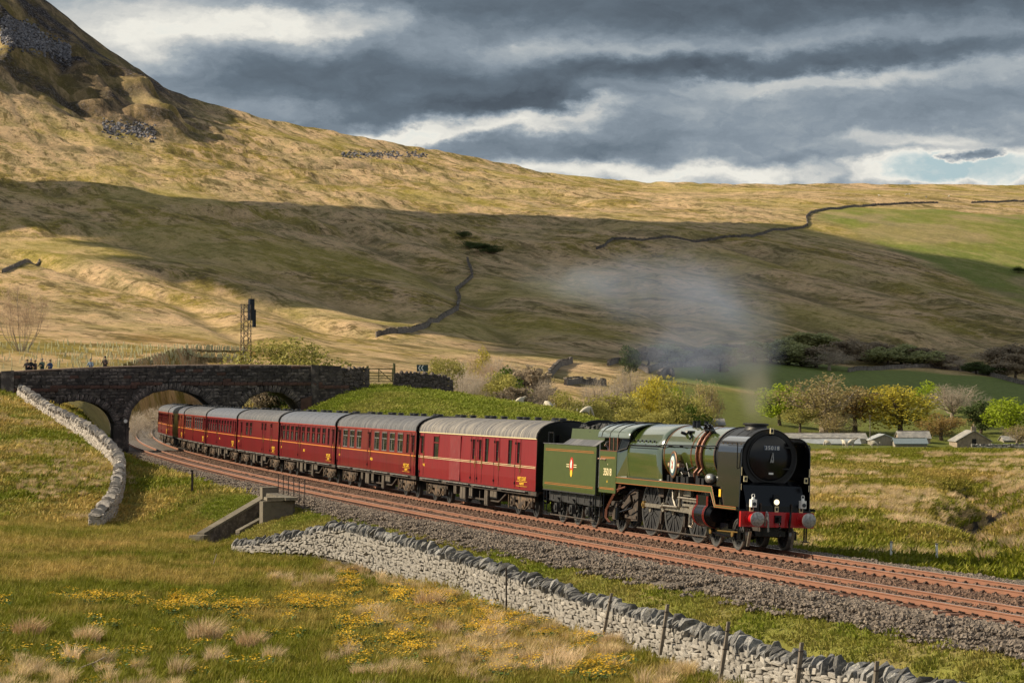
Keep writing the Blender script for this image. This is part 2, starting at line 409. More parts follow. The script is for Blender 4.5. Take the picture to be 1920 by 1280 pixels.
# ------------------------------------------------------------------ railway alignment
_YT = np.array([20, 60, 80, 100, 120, 140, 180, 220, 280, 430, 560, 900.])
_TH = np.radians([18.6, 17.9, 17.1, 16.3, 15.3, 14.3, 13.2, 11.7, 9.2, 5.5, 3.0, 0.0])
_ys = np.arange(20, 900, 0.5)
_th = np.interp(_ys, _YT, _TH)
_xs = np.concatenate([[0], np.cumsum(-np.tan((_th[1:] + _th[:-1]) / 2) * 0.5)])
_xs += 8.45 - np.interp(80, _ys, _xs)
_arc = np.concatenate([[0], np.cumsum(0.5 / np.cos((_th[1:] + _th[:-1]) / 2))])
_arc0 = np.interp(80, _ys, _arc)
CANT = R(2.3)
def track_x(Y): return np.interp(Y, _ys, _xs)
def track_th(Y): return np.interp(Y, _ys, _th)
def path(s, q=0.0, dz=0.0):
    """s metres behind the engine's buffers, q metres towards the camera side"""
    y = float(np.interp(s + _arc0, _arc, _ys)); x = float(track_x(y)); t = float(track_th(y))
    return Vector((x - q * math.cos(t), y - q * math.sin(t), dz)), t
def qof(X, Y): return (track_x(Y) - X) * np.cos(track_th(Y))

# ------------------------------------------------------------------ terrain
PX = np.array([-1500, -600, -200, 0, 100, 200, 300, 400, 560, 640, 720, 800, 900, 1000, 1120, 1250, 1500, 1700, 1920, 2300, 3400.])
rows = {}
def zrow(Z, *v): rows[Z] = np.array(v, float)
def yrow(Z, *y): rows[Z] = CAMZ + (HOR - np.array(y, float)) * Z / F
n_ = len(PX)
zrow(3, *([3.1] * n_)); zrow(20, *([1.4] * n_)); zrow(40, *([-1.5] * n_))
#          -1500 -600 -200   0    100   200   300   400   560   640   720   800   900  1000  1120  1250  1500  1700  1920  2300  3400
zrow(60, -1.6, -1.8, -2, -2.1, -2.1, -2.1, -2.1, -2.1, -2.1, -2, -2, -2, -2, -2, -2, -2, -2, -2, -2, -1.9, -0.4)
zrow(85,   -1.4, -1.6, -1.9,-2.0, -2.0, -2.0, -2.1, -2.1, -2.1, -2.1, -2.1, -2.1, -2.0, -2.0, -2.0, -1.8, -0.8, -0.5, -0.45, -0.4, -0.3)
zrow(104,  -1.3, -1.5, -1.7,-1.8, -1.85,-1.9, -2.0, -2.0, -2.0, -2.1, -2.1, -2.0, -1.8, -1.2, -0.9, -1.2, -2.0, -2.1, -2.3, -1.6, -1.0)
zrow(130,  -1.0, -1.3, -1.6,-1.75,-1.8, -1.85,-1.95,-2.1, -2.0, -1.6, -0.8, -0.6, -0.6, -0.8, -1.2, -1.6, -2.2, -2.3, -2.6, -1.8, -1.0)
zrow(137,  -1.6, -1.9, -2.3,-2.5, -2.5, -2.6, -2.6, -2.6, -1.8, -0.8, -0.4, -0.4, -0.5, -0.7, -1.2, -1.6, -2.2, -2.3, -2.6, -1.8, -1.0)
zrow(150,  1.0,  0.6,  0.0,-0.4, -0.6, -1.0, -1.3, -1.5, -0.6,  0.6,  0.9,  0.8,  0.4,  0.0, -0.8, -1.5, -2.1, -2.1, -2.3, -1.6, -1.0)
zrow(165,  3.0,  2.0,  1.3, 1.0,  0.7,  0.2, -0.3, -0.6, -0.2,  1.4,  1.8,  1.8,  1.2,  0.7, -0.3, -1.3, -2.0, -2.0, -2.2, -1.6, -1.0)
zrow(190, 6, 4.4, 3.5, 2.8, 2.4, 1.7, 0.7, -0.2, 0.8, 2.6, 3.6, 3.6, 3, 2.3, 1.8, -1, -1.9, -1.9, -2, -1.6, -1)
zrow(213, 7.5, 6.3, 5.4, 4.5, 3.5, 2.1, 0.8, -0.2, 2, 4.4, 5.3, 4.9, 4.2, 3.6, 2.6, -0.8, -1.8, -1.8, -1.9, -1.6, -1)
zrow(229, 8, 7, 6.3, 5.3, 4, 2.3, 0.8, -0.2, 3.4, 5.4, 6, 5.5, 4.7, 4.1, 3, -0.6, -1.7, -1.7, -1.8, -1.5, -1)
zrow(250, 8.2, 7.3, 6.6, 6, 4, 2.2, 0.8, 0.2, 3.8, 5.6, 5.6, 5, 4.4, 3.5, 2.3, -1.2, -1.5, -1.5, -1.6, -1.4, -1)
zrow(285, 8.4, 7.6, 6.9, 6.2, 2.6, 1.2, 0.4, 0.5, 4.8, 5.4, 4.4, 3.2, 2.4, 1, -1.6, -3, -1.3, -1.2, -1.2, -1, -0.8)
zrow(330, 8.6, 7.9, 7.2, 6.6, 3, 1.6, 0.8, 1.4, 5.8, 5.8, 4.6, 3.2, 2.2, 0.6, -3, -4.6, -3.2, -3, -3, -2.6, -2)
zrow(430,  10.,  9.5,  9.2, 8.8,  8.4,  8.2,  8.0,  8.4,  8.6,  8.4,  7.0,  5.4,  4.0,  1.8, -2.0, -3.5, -7.0, -7.0, -7.0, -6.4, -6.0)
zrow(490, *([0] * n_)); rows.pop(490)
yrow(560,  655,  660,  660, 660,  661,  662,  664,  668,  678,  685,  692,  700,  712,  726,  745,  775,  836,  840,  842,  842,  842)
yrow(700,  625,  630,  632, 630,  633,  636,  640,  645,  656,  662,  668,  675,  682,  692,  706,  716,  752,  762,  768,  772,  772)
yrow(850,  590,  598,  600, 598,  601,  605,  612,  618,  632,  640,  645,  650,  657,  664,  672,  678,  702,  714,  726,  734,  734)
yrow(1000, 548,  556,  560, 560,  563,  568,  574,  580,  596,  605,  613,  620,  628,  635,  640,  642,  655,  668,  684,  694,  700)
yrow(1400, 450,  455,  455, 455,  457,  460,  466,  472,  488,  500,  511,  520,  527,  530,  530,  528,  536,  556,  580,  590,  600)
yrow(1900, 300,  310,  325, 335,  340,  345,  352,  360,  376,  387,  395,  402,  408,  410,  408,  405,  404,  412,  430,  440,  450)
yrow(2400, 90,   110,  150, 196,  222,  246,  268,  290,  312,  322,  330,  338,  347,  354,  360,  366,  364,  372,  385,  380,  380)
yrow(2800, 60,   0,    -60, -66,  22,  112,  176,  217,  250,  262,  276,  291,  312,  333,  347,  359,  353,  355,  358,  366,  380)
yrow(3300, 90,   40,    0, 10,  60,  140,  195,  232,  262,  275,  288,  302,  322,  342,  356,  368,  366,  368,  370,  376,  390)
RZ = np.array(sorted(rows)); TAB = np.array([rows[z] for z in RZ])

def base_height(X, Y):
    Yc = np.clip(Y, RZ[0], RZ[-1])
    px = 960 + F * X / np.maximum(Y, 3)
    t = np.interp(np.log(Yc), np.log(RZ), np.arange(len(RZ))); u = np.interp(px, PX, np.arange(len(PX)))
    i = np.clip(t.astype(int), 0, len(RZ) - 2); j = np.clip(u.astype(int), 0, len(PX) - 2)
    a = t - i; b = u - j
    return (TAB[i, j] * (1 - b) + TAB[i, j + 1] * b) * (1 - a) + (TAB[i + 1, j] * (1 - b) + TAB[i + 1, j + 1] * b) * a

# grid: distance rows x bearing columns
gz = [4.0]
while gz[-1] < 3400: gz.append(gz[-1] * (1.0138 if gz[-1] < 600 else 1.0105 if gz[-1] < 2250 else 1.0032 if gz[-1] < 2850 else 1.02))
GZ = np.array(gz)
GU = np.concatenate([np.arange(-1460, -60, 50), np.arange(-60, 1985, 5.0), np.arange(2000, 3400, 50)])
GUn = (GU - 960) / F
YY = np.repeat(GZ[:, None], len(GU), 1); XX = YY * GUn[None, :]
H0 = base_height(XX, YY)
# soften the joins of the control net (in grid space)
def blur(a, k, axis):
    for _ in range(2):
        pad = [(0, 0), (0, 0)]; pad[axis] = (k, k)
        p = np.pad(a, pad, mode='edge'); c = np.cumsum(p, axis=axis)
        z = np.zeros_like(np.take(c, [0], axis=axis)); c = np.concatenate([z, c], axis=axis)
        n = a.shape[axis]
        hi = np.take(c, np.arange(2 * k + 1, 2 * k + 1 + n), axis=axis); lo = np.take(c, np.arange(0, n), axis=axis)
        a = (hi - lo) / (2 * k + 1)
    return a
Hs = blur(blur(H0, 3, 0), 10, 1)
Hf = blur(blur(H0, 7, 0), 14, 1)
wf = sstep(400, 800, YY)
H = Hs * (1 - wf) + Hf * wf
# relief
sa, ca = 0.336, 0.942                 # gullies run down the fell, towards the camera and a little right
def along(X, Y): return X * sa - Y * ca
def across(X, Y): return X * ca + Y * sa
aw, cw = along(XX, YY), across(XX, YY)
farw = sstep(500, 900, YY)
warp = 40 * fbm(aw / 260, cw / 120, 3, 11)
gul = fbm((cw + warp) / 60, aw / 520, 4, 3)
gul2 = fbm((cw + warp * .5) / 17, aw / 170, 3, 5)
ridge = -np.abs(fbm((cw + warp) / 90, aw / 700, 3, 9)) * 2
steep = sstep(2250, 2650, YY) * sstep(700, 100, 960 + F * XX / YY)
H = H + farw * (6 * gul * sstep(700, 1400, YY) + 2.2 * np.minimum(np.abs(fbm((cw + warp * .7) / 34, aw / 600, 3, 19)) * 6, .8) * sstep(950, 1200, YY) * (1 - .75 * sstep(1380, 1520, 960 + F * XX / YY) * sstep(1200, 1350, YY)) + 3.5 * ridge * sstep(900, 1500, YY) * (1 - steep) * sstep(2780, 2500, YY) + 1.7 * gul2)
def saw(t, k=.72):
    f = t - np.floor(t); return np.where(f < k, f / k, (1 - f) / (1 - k))
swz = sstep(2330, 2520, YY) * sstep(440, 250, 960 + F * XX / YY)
sw1 = (XX + .30 * YY + 90 * fbm(XX / 140, YY / 60, 3, 35)) / 150
tap = swz * (1 - .93 * sstep(2620, 2790, YY))
H = H + tap * (24 * (saw(sw1) - .5) * (.4 + 1.2 * vnoise(XX / 160, YY / 70, 36)) + 13 * (saw(sw1 * 2.7 + .3) - .5))
H = H + farw * 1.5 * fbm(XX / 40, YY / 60, 4, 21) + steep * (1 - .8 * sstep(2600, 2790, YY)) * 22 * fbm(cw / 60, aw / 90, 5, 31, .6)
# low terraces and banks high on the fell
terr = fbm(XX / 300, YY / 60, 4, 41)
H = H + sstep(1500, 2000, YY) * sstep(2780, 2500, YY) * 3.5 * np.clip(np.sin(terr * 26), -0.2, 1) * sstep(1300, 700, 960 + F * XX / YY)
nearw = 1 - sstep(300, 500, YY)
H = H + nearw * sstep(130, 145, YY) * 0.45 * fbm(XX / 7, YY / 9, 4, 51) + nearw * 0.16 * fbm(XX / 2.2, YY / 2.5, 3, 52) + sstep(260, 420, YY) * (1 - farw) * 1.2 * fbm(XX / 18, YY / 30, 4, 53)
# right-hand pasture: stream gully and a terrace edge
pxx = 960 + F * XX / YY
gx = 36 + (YY - 110) * 0.10 + 2.0 * np.sin(YY / 13.0)
gd = np.exp(-((XX - (19.9 + (YY - 105) * 0.17 + 1.1 * np.sin(YY / 6.0))) / 1.9) ** 2) * sstep(92, 104, YY) * (1 - sstep(175, 200, YY))
H = H - 1.7 * gd
te = XX - (12.5 + (YY - 104) * (-0.05) + 0.0)
H = H + 0.5 * sstep(96, 90, YY) * sstep(14, 17, XX) * sstep(75, 84, YY)
H = H + 0.55 * sstep(-1.5, 1.5, (XX - 17.5) * 0.9 + (YY - 128) * 0.36) * sstep(105, 120, YY) * (1 - sstep(220, 260, YY)) * sstep(12, 15, XX)
# railway formation
q = qof(XX, YY)
qb = np.interp(YY, [98, 112, 135], [7.15, 8.4, 8.0]); zb = np.interp(YY, [98, 112, 135], [-0.98, -1.25, -0.5])
qc = np.interp(YY, [98, 112, 135, 200, 225], [7.6, 10.4, 11.0, 12.5, 10.5])
near = np.where(q < 5.9, -0.6, np.where(q < qb, -0.47 + (zb + 0.47) * (q - 5.9) / (qb - 5.9), zb + (H - zb) * np.clip((q - qb) / (qc - qb), 0, 1)))
near = np.where(YY > 140, -0.47 + (H + 0.47) * sstep(5.9, qc, q), near); near = np.where(q < 5.9, -0.6, near)
far = np.where(q > -3.0, -0.6, -0.52 + (H + 0.52) * sstep(-3.0, -9.5, q))
form = np.where(q > 0, near, far)
rw = (YY < 620) & (YY > 30)
H = np.where(rw, form, H)
# channel to the culvert mouth
cx, cy = path(46.2, 9.0)[0].xy
H = H - 1.15 * np.exp(-(((XX - cx) / 1.5) ** 2 + ((YY - cy) / 2.6) ** 2)) * (q > 7.4)
GRID_H = H.astype(np.float64)
# stream-cut gullies that score the fell
_gl = [[(0, 350), (200, 372), (420, 400), (640, 432), (860, 470)], [(-60, 424), (230, 452), (420, 492), (600, 540), (740, 600)], [(330, 395), (600, 430), (820, 445), (1000, 480), (1200, 560), (1400, 640)],
       [(900, 465), (1060, 520), (1230, 590), (1330, 650)], [(1120, 470), (1400, 520), (1650, 590), (1980, 668)], [(1250, 540), (1500, 600), (1750, 650), (1980, 705)], [(320, 520), (450, 560), (560, 600), (700, 628)],
       [(960, 415), (1180, 428), (1400, 470), (1700, 560), (1980, 630)], [(-60, 240), (250, 300), (480, 320), (700, 350)], [(420, 300), (700, 322), (1000, 372), (1300, 392)], [(0, 480), (180, 520), (330, 570), (470, 640)], [(560, 400), (760, 480), (880, 560), (960, 640)]]
def _first(px, py):
    d = np.exp(np.linspace(math.log(420), math.log(3200), 900)); X = (px - 960) / F * d; Zr = CAMZ + (HOR - py) / F * d
    t = np.interp(np.log(d), np.log(GZ), np.arange(len(GZ))).astype(int); u = np.interp(X / d, GUn, np.arange(len(GU))).astype(int)
    k = np.nonzero(GRID_H[t, u] >= Zr)[0]; k = k[0] if len(k) else len(d) - 1
    return X[k], d[k]
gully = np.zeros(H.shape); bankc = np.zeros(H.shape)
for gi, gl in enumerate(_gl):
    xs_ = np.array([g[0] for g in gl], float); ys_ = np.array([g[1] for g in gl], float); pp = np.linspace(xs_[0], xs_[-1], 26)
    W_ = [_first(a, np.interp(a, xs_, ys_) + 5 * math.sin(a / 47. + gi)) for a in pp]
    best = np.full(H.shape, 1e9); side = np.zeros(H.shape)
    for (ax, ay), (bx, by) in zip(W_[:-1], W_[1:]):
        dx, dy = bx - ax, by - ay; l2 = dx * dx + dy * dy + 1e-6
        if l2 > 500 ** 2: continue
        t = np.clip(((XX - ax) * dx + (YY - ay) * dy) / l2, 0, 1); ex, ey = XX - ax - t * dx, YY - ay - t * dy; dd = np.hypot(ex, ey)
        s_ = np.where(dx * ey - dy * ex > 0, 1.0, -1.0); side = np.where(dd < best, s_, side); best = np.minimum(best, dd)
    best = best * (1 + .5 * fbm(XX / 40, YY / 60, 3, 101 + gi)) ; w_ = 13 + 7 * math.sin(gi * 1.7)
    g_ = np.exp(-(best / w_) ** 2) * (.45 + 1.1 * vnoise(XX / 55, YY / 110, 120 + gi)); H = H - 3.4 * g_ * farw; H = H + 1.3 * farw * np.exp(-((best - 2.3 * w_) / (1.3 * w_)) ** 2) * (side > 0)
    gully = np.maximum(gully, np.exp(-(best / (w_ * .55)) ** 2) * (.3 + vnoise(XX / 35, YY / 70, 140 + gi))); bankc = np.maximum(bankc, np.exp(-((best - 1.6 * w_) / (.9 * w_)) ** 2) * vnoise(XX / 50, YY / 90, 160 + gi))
GRID_H = H.astype(np.float64)

def height(X, Y):
    X = np.asarray(X, float); Y = np.asarray(Y, float)
    t = np.clip(np.interp(np.log(np.maximum(Y, 4)), np.log(GZ), np.arange(len(GZ))), 0, len(GZ) - 1.001)
    u = np.clip(np.interp(X / np.maximum(Y, 4), GUn, np.arange(len(GU))), 0, len(GU) - 1.001)
    i = t.astype(int); j = u.astype(int); a = t - i; b = u - j
    return (GRID_H[i, j] * (1 - b) + GRID_H[i, j + 1] * b) * (1 - a) + (GRID_H[i + 1, j] * (1 - b) + GRID_H[i + 1, j + 1] * b) * a
def hz(x, y): return float(height(x, y))
def ray(px, py, z0=45.0, z1=3300.0, lift=0.0):
    """the first ground point seen along a line of sight, further than z0"""
    d = np.exp(np.linspace(math.log(z0), math.log(z1), 1600))
    X = (px - 960) / F * d; Zr = CAMZ + (HOR - py) / F * d
    hit = np.nonzero(height(X, d) + lift >= Zr)[0]
    k = hit[0] if len(hit) else len(d) - 1
    return Vector((X[k], d[k], hz(X[k], d[k])))
def at(px, Z, dz=0.0):
    x = (px - 960) / F * Z
    return Vector((x, Z, hz(x, Z) + dz))

# ---- ground colours (albedo zones)
col = np.zeros(H.shape + (3,)); 
def setc(mask, c):
    for k in range(3): col[..., k] = col[..., k] * (1 - mask) + c[k] * mask
n1 = fbm(XX / 9, YY / 14, 4, 61); n2 = fbm(XX / 2.2, YY / 3, 4, 62); n3 = fbm(XX / 45, YY / 80, 4, 63)
ones = np.ones(H.shape)
setc(ones, (0.15, 0.125, 0.04))
setc(sstep(-0.1, 0.15, n1 + n2 * .5) * (YY < 140), (0.20, 0.15, 0.06))
setc((sstep(0.0, 0.25, -n1 + n2)) * (YY < 140) * 0.7, (0.055, 0.075, 0.014))
verge = (YY < 135) * (q > 5.5) * (1 - sstep(qb, qb + .6, q)) * 1.0
setc(verge, (0.15, 0.15, 0.035)); setc(verge * sstep(0, .2, n2), (0.21, 0.17, 0.07))
lb = sstep(137, 142, YY) * (1 - sstep(300, 330, YY)) * (q > 5)
setc(lb, (0.085, 0.098, 0.016)); setc(lb * sstep(0.0, 0.18, n1 + .35 * n2), (0.145, 0.11, 0.04)); setc(lb * sstep(.05, .3, -n1), (0.05, 0.075, 0.01))
rb = sstep(110, 120, YY) * (1 - sstep(300, 330, YY)) * (q < -2) * (pxx < 1150)
setc(rb, (0.115, 0.145, 0.012)); setc(rb * sstep(0.05, .3, n2 + n1), (0.15, 0.15, 0.03))
rf = (q < -2) * (pxx > 1150) * (YY < 420)
setc(rf, (0.10, 0.105, 0.022)); setc(rf * sstep(-0.03, .14, n1 + n2 * .3), (0.26, 0.20, 0.10)); setc(rf * sstep(0.08, .25, -n1), (0.075, 0.105, 0.012))
setc(rf * sstep(.25, .7, gd), (0.032, 0.024, 0.018))
moor = sstep(330, 460, YY)
setc(moor * (1 - sstep(1150, 1300, pxx) * (YY < 700)), (0.38, 0.29, 0.15))
def patch(px0, px1, z0, z1, c, amt=1.0, f=40.0, fz=25.0):
    w = sstep(px0 - f, px0 + f, pxx + 60 * n3) * (1 - sstep(px1 - f, px1 + f, pxx + 60 * n3)) * sstep(z0 - fz, z0 + fz, YY + 50 * n3) * (1 - sstep(z1 - fz, z1 + fz, YY + 50 * n3))
    setc(w * amt, c); return w
g1 = patch(1230, 2600, 700, 905, (0.13, 0.165, 0.04), f=50, fz=8)
g2 = patch(1200, 2600, 400, 700, (0.12, 0.135, 0.03), f=60)
g3 = patch(1050, 1300, 330, 520, (0.12, 0.14, 0.03), f=30)
# enclosed green allotment high on the right
gpx = np.interp(YY, [1300, 1500, 1700, 1900, 2100, 2300], [1990, 1800, 1640, 1530, 1560, 1990])
g4 = sstep(-25, 25, pxx - gpx + 30 * n3) * sstep(1330, 1400, YY) * (1 - sstep(2110, 2140, YY))
setc(g4, (0.14, 0.17, 0.03)); setc(g4 * sstep(.05, .2, n3), (0.22, 0.19, 0.09))
green_patch = np.clip(g1 + g2 + g3 + g4 * .8, 0, 1)
moorish = np.clip(moor - green_patch, 0, 1)
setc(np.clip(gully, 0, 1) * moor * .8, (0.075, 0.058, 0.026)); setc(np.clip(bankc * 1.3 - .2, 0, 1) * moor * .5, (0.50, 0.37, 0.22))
rust = patch(200, 560, 480, 760, (0.24, 0.14, 0.028), 0.8, 60, 40) 
# scree, crag and dark heather on the steep shoulder, its shade painted in
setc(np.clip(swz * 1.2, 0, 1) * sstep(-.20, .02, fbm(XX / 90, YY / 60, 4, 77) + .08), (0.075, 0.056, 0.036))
scree = steep * sstep(-.02, .12, fbm(XX / 120, YY / 40, 4, 71)) * (pxx < 460)
rock = np.clip(scree, 0, 1)

def ground_material():
    m = bpy.data.materials.new('ground'); m.use_nodes = True
    nt = m.node_tree; N = nt.nodes; L = nt.links; b = N['Principled BSDF']
    b.inputs['Roughness'].default_value = 0.95; b.inputs['Specular IOR Level'].default_value = 0.1
    A = N.new('ShaderNodeAttribute'); A.attribute_name = 'Col'
    Z = N.new('ShaderNodeAttribute'); Z.attribute_name = 'Zone'
    sp = N.new('ShaderNodeSeparateColor'); L.new(Z.outputs['Color'], sp.inputs[0])
    geo = N.new('ShaderNodeNewGeometry')
    def mapping(scale, rot=0):
        mp = N.new('ShaderNodeMapping'); mp.vector_type = 'TEXTURE'; mp.inputs['Scale'].default_value = tuple(1 / s for s in scale); mp.inputs['Rotation'].default_value = (0, 0, rot)
        L.new(geo.outputs['Position'], mp.inputs[0]); return mp.outputs[0]
    def noise(v, s, d=6, r=0.6, dist=0.0):
        n = N.new('ShaderNodeTexNoise'); n.inputs['Scale'].default_value = s; n.inputs['Detail'].default_value = d; n.inputs['Roughness'].default_value = r
        n.inputs['Distortion'].default_value = dist
        L.new(v, n.inputs['Vector']); return n.outputs[0]
    def mr(v, a, b_, lo=0, hi=1):
        n = N.new('ShaderNodeMapRange'); n.inputs['From Min'].default_value = a; n.inputs['From Max'].default_value = b_
        n.inputs['To Min'].default_value = lo; n.inputs['To Max'].default_value = hi; L.new(v, n.inputs['Value']); return n.outputs[0]
    def mul(a, b_):
        n = N.new('ShaderNodeMath'); n.operation = 'MULTIPLY'
        for i, v in enumerate((a, b_)):
            if isinstance(v, float): n.inputs[i].default_value = v
            else: L.new(v, n.inputs[i])
        return n.outputs[0]
    def mix(f, a, c, isc=True):
        n = N.new('ShaderNodeMix'); n.data_type = 'RGBA'; L.new(f, n.inputs['Factor']); L.new(a, n.inputs['A'])
        if isc: n.inputs['B'].default_value = (*c, 1)
        else: L.new(c, n.inputs['B'])
        return n.outputs['Result']
    rot = math.atan2(0.336, 0.942)
    st = mapping((1, 0.30, 0.4), rot)      # streaks down the fell
    moorm = sp.outputs[0]; rockm = sp.outputs[1]
    c = A.outputs['Color']
    iso = mapping((1, .8, 1))
    nS = noise(st, 0.016, 8, 0.62, 0.4); nM = noise(st, 0.05, 9, 0.68, 0.3); nI = noise(iso, 0.5, 8, 0.7); nF = noise(iso, 0.16, 9, .74)
    c = mix(mul(moorm, mr(nS, 0.46, 0.56)), c, (0.27, 0.205, 0.045))
    c = mix(mul(moorm, mul(mr(nM, 0.49, 0.57), 0.9)), c, (0.57, 0.395, 0.23))
    c = mix(mul(moorm, mul(mr(nM, 0.47, 0.38), 0.7)), c, (0.14, 0.12, 0.035))
    c = mix(mul(moorm, mul(mr(nF, 0.53, 0.60), 0.55)), c, (0.54, 0.385, 0.23))
    c = mix(mul(moorm, mul(mr(nF, 0.46, 0.39), 0.85)), c, (0.10, 0.075, 0.024))
    c = mix(mul(moorm, mul(mr(noise(st, 0.09, 8, .74), 0.60, 0.67), 0.8)), c, (0.05, 0.038, 0.02))
    st2 = mapping((1, 0.16, 0.3), rot); nL = noise(st2, 0.13, 8, .72, .25)
    c = mix(mul(moorm, mul(mr(nL, 0.54, 0.60), 0.6)), c, (0.62, 0.42, 0.235))
    c = mix(mul(moorm, mul(mr(nL, 0.46, 0.40), 0.8)), c, (0.11, 0.08, 0.028))
    c = mix(mul(moorm, mul(mr(noise(iso, 0.006, 6, .6), 0.50, 0.60), 0.45)), c, (0.34, 0.29, 0.06))
    # rock
    v = N.new('ShaderNodeTexVoronoi'); v.inputs['Scale'].default_value = 0.22; L.new(geo.outputs['Position'], v.inputs['Vector'])
    rk = mix(mr(noise(mapping((1, 1, 1)), 0.35, 6, .8), .50, .62), rock_rgb(N), (0.26, 0.24, 0.26))
    rkf = mul(rockm, mr(noise(mapping((1, .5, 1)), 0.02, 7, .7), 0.40, 0.50))
    c = mix(rkf, c, rk, False)
    # everyday mottling
    h = N.new('ShaderNodeHueSaturation'); L.new(c, h.inputs['Color'])
    val = mul(mr(nI, 0.25, 0.75, 0.62, 1.38), mr(noise(mapping((1, 1, 1)), 2.6, 5, .7), 0.25, 0.75, 0.72, 1.28))
    L.new(val, h.inputs['Value']); L.new(h.outputs[0], b.inputs['Base Color'])
    bp = N.new('ShaderNodeBump'); bp.inputs['Strength'].default_value = 0.75; bp.inputs['Distance'].default_value = 3.2
    bh = N.new('ShaderNodeMath'); bh.operation = 'ADD'; L.new(mul(mul(nF, moorm), 1.3), bh.inputs[0])
    L.new(mul(mul(nI, moorm), 0.45), bh.inputs[1]); 
    bh2 = N.new('ShaderNodeMath'); bh2.operation = 'ADD'; L.new(bh.outputs[0], bh2.inputs[0])
    L.new(mul(mul(noise(mapping((1, 1, 1)), 0.16, 6, .8), rockm), 5.0), bh2.inputs[1])
    bh3 = N.new('ShaderNodeMath'); bh3.operation = 'ADD'; L.new(bh2.outputs[0], bh3.inputs[0]); L.new(mul(noise(mapping((1, 1, 1)), 1.8, 5, .7), 0.10), bh3.inputs[1])
    L.new(bh3.outputs[0], bp.inputs['Height']); L.new(bp.outputs[0], b.inputs['Normal'])
    return m
def rock_rgb(N):
    n = N.new('ShaderNodeRGB'); n.outputs[0].default_value = (0.035, 0.03, 0.032, 1); return n.outputs[0]

def build_ground():
    nr, nc = H.shape
    V = np.stack([XX, YY, GRID_H], -1).reshape(-1, 3)
    idx = np.arange(nr * nc).reshape(nr, nc)
    Fq = np.stack([idx[:-1, :-1], idx[:-1, 1:], idx[1:, 1:], idx[1:, :-1]], -1).reshape(-1, 4)
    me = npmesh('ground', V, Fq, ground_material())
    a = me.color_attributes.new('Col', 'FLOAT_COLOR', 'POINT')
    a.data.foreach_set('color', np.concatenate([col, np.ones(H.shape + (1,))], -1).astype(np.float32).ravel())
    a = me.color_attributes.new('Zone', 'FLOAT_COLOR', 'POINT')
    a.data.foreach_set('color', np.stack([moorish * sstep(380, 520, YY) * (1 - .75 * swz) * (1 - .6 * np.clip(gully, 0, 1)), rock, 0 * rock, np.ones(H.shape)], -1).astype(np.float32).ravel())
    o = link('ground', me); tag(o, kind='structure')
    # land behind and beside the photographer, one coarse sheet
    b = MB(); 
    b.add([(-900, -900, 3.1), (900, -900, 3.1), (900, 3.95, 3.1), (-900, 3.95, 3.1)], [(0, 1, 2, 3)])
    m = mat('pasture_beyond', (0.12, 0.11, 0.03), 1.0, var=0.3, vscale=.3)
    o = b.build('pasture', m); tag(o, kind='structure')
build_ground()

# ------------------------------------------------------------------ ballast and track
def sweep(name, prof, s0, s1, ds, mats, parent=None, midx=None, q0=0.0, cant=0.0, closed=True, smooth=True):
    """prof: list of (q, z) cross-section points swept along the line"""
    S = np.arange(s0, s1 + ds * .5, ds); n = len(prof); V = []
    for s in S:
        for (qq, zz) in prof:
            p, t = path(s, q0 + qq); V.append((p.x, p.y, zz + qq * math.sin(cant)))
    V = np.array(V); Fc = []; mi = []
    for i in range(len(S) - 1):
        for j in range(n if closed else n - 1):
            a = i * n + j; b = i * n + (j + 1) % n
            Fc.append((a, a + n, b + n, b)); mi.append(0 if midx is None else midx[j])
    me = npmesh(name, V, np.array(Fc), mats, smooth)
    me.polygons.foreach_set('material_index', mi)
    return link(name, me, parent)

M['ballastbed'] = mat('ballast_bed', (0.09, 0.075, 0.065), 1.0, var=0.5, vscale=14, bump=1.0, bscale=14, bdist=.08, col2=(0.19, 0.16, 0.135), c2amt=0.45, c2scale=12)
M['ballast'] = mat('ballast_stone', (0.168, 0.138, 0.114), 0.95, var=0.45, vscale=9, objrand=0.12)
M['ballast2'] = mat('rust_dusted_ballast', (0.15, 0.092, 0.065), 0.95, var=0.4, vscale=9, objrand=0.12)
BALL = [(-3.7, -0.85), (-3.15, -0.55), (-2.05, -0.22), (-1.3, -0.20), (0.0, -0.21), (1.3, -0.17), (1.75, -0.14), (2.1, -0.17), (3.4, -0.2), (4.7, -0.2), (5.1, -0.21), (5.95, -0.47), (6.5, -0.9)]
bed = sweep('ballast_bed', BALL, -42, 560, 0.9, M['ballastbed'], closed=False, smooth=False)
tag(bed, 'bed of grey crushed stone carrying both railway tracks', 'ballast', kind='stuff')
def ball_z(qq): return float(np.interp(qq, [p[0] for p in BALL], [p[1] for p in BALL]))

RAILP = [(-0.07, 0), (-0.07, 0.012), (-0.012, 0.03), (-0.012, 0.11), (-0.036, 0.122), (-0.036, 0.155), (0.036, 0.155), (0.036, 0.122), (0.012, 0.11), (0.012, 0.03), (0.07, 0.012), (0.07, 0)]
def rnd_sleeper():
    b = MB(); prof = [(-0.13, 0), (-0.13, .1), (-.1, .14), (.1, .14), (.13, .1), (.13, 0)]
    b.prism(prof, lambda a, z, t: Vector((a, t, z - .14)), -1.22, 1.22); return b.mesh('sleeper', M['sleeper'])
SLEEP = rnd_sleeper()
def clipmesh(kind):
    b = MB()
    if kind == 0:   # spring clip pair
        for s in (-1, 1):
            b.box((0, s * .115, .02), (.12, .08, .035)); b.box((.045, s * .14, .035), (.022, .14, .022), rz=.6 * s); b.box((-.045, s * .14, .035), (.022, .14, .022), rz=-.6 * s); b.box((0, s * .18, .04), (.04, .03, .05))
    else:
        for s in (-1, 1):
            b.box((0, s * .12, .02), (.12, .10, .05)); b.box((0, s * .10, .05), (.06, .05, .04))
    return b
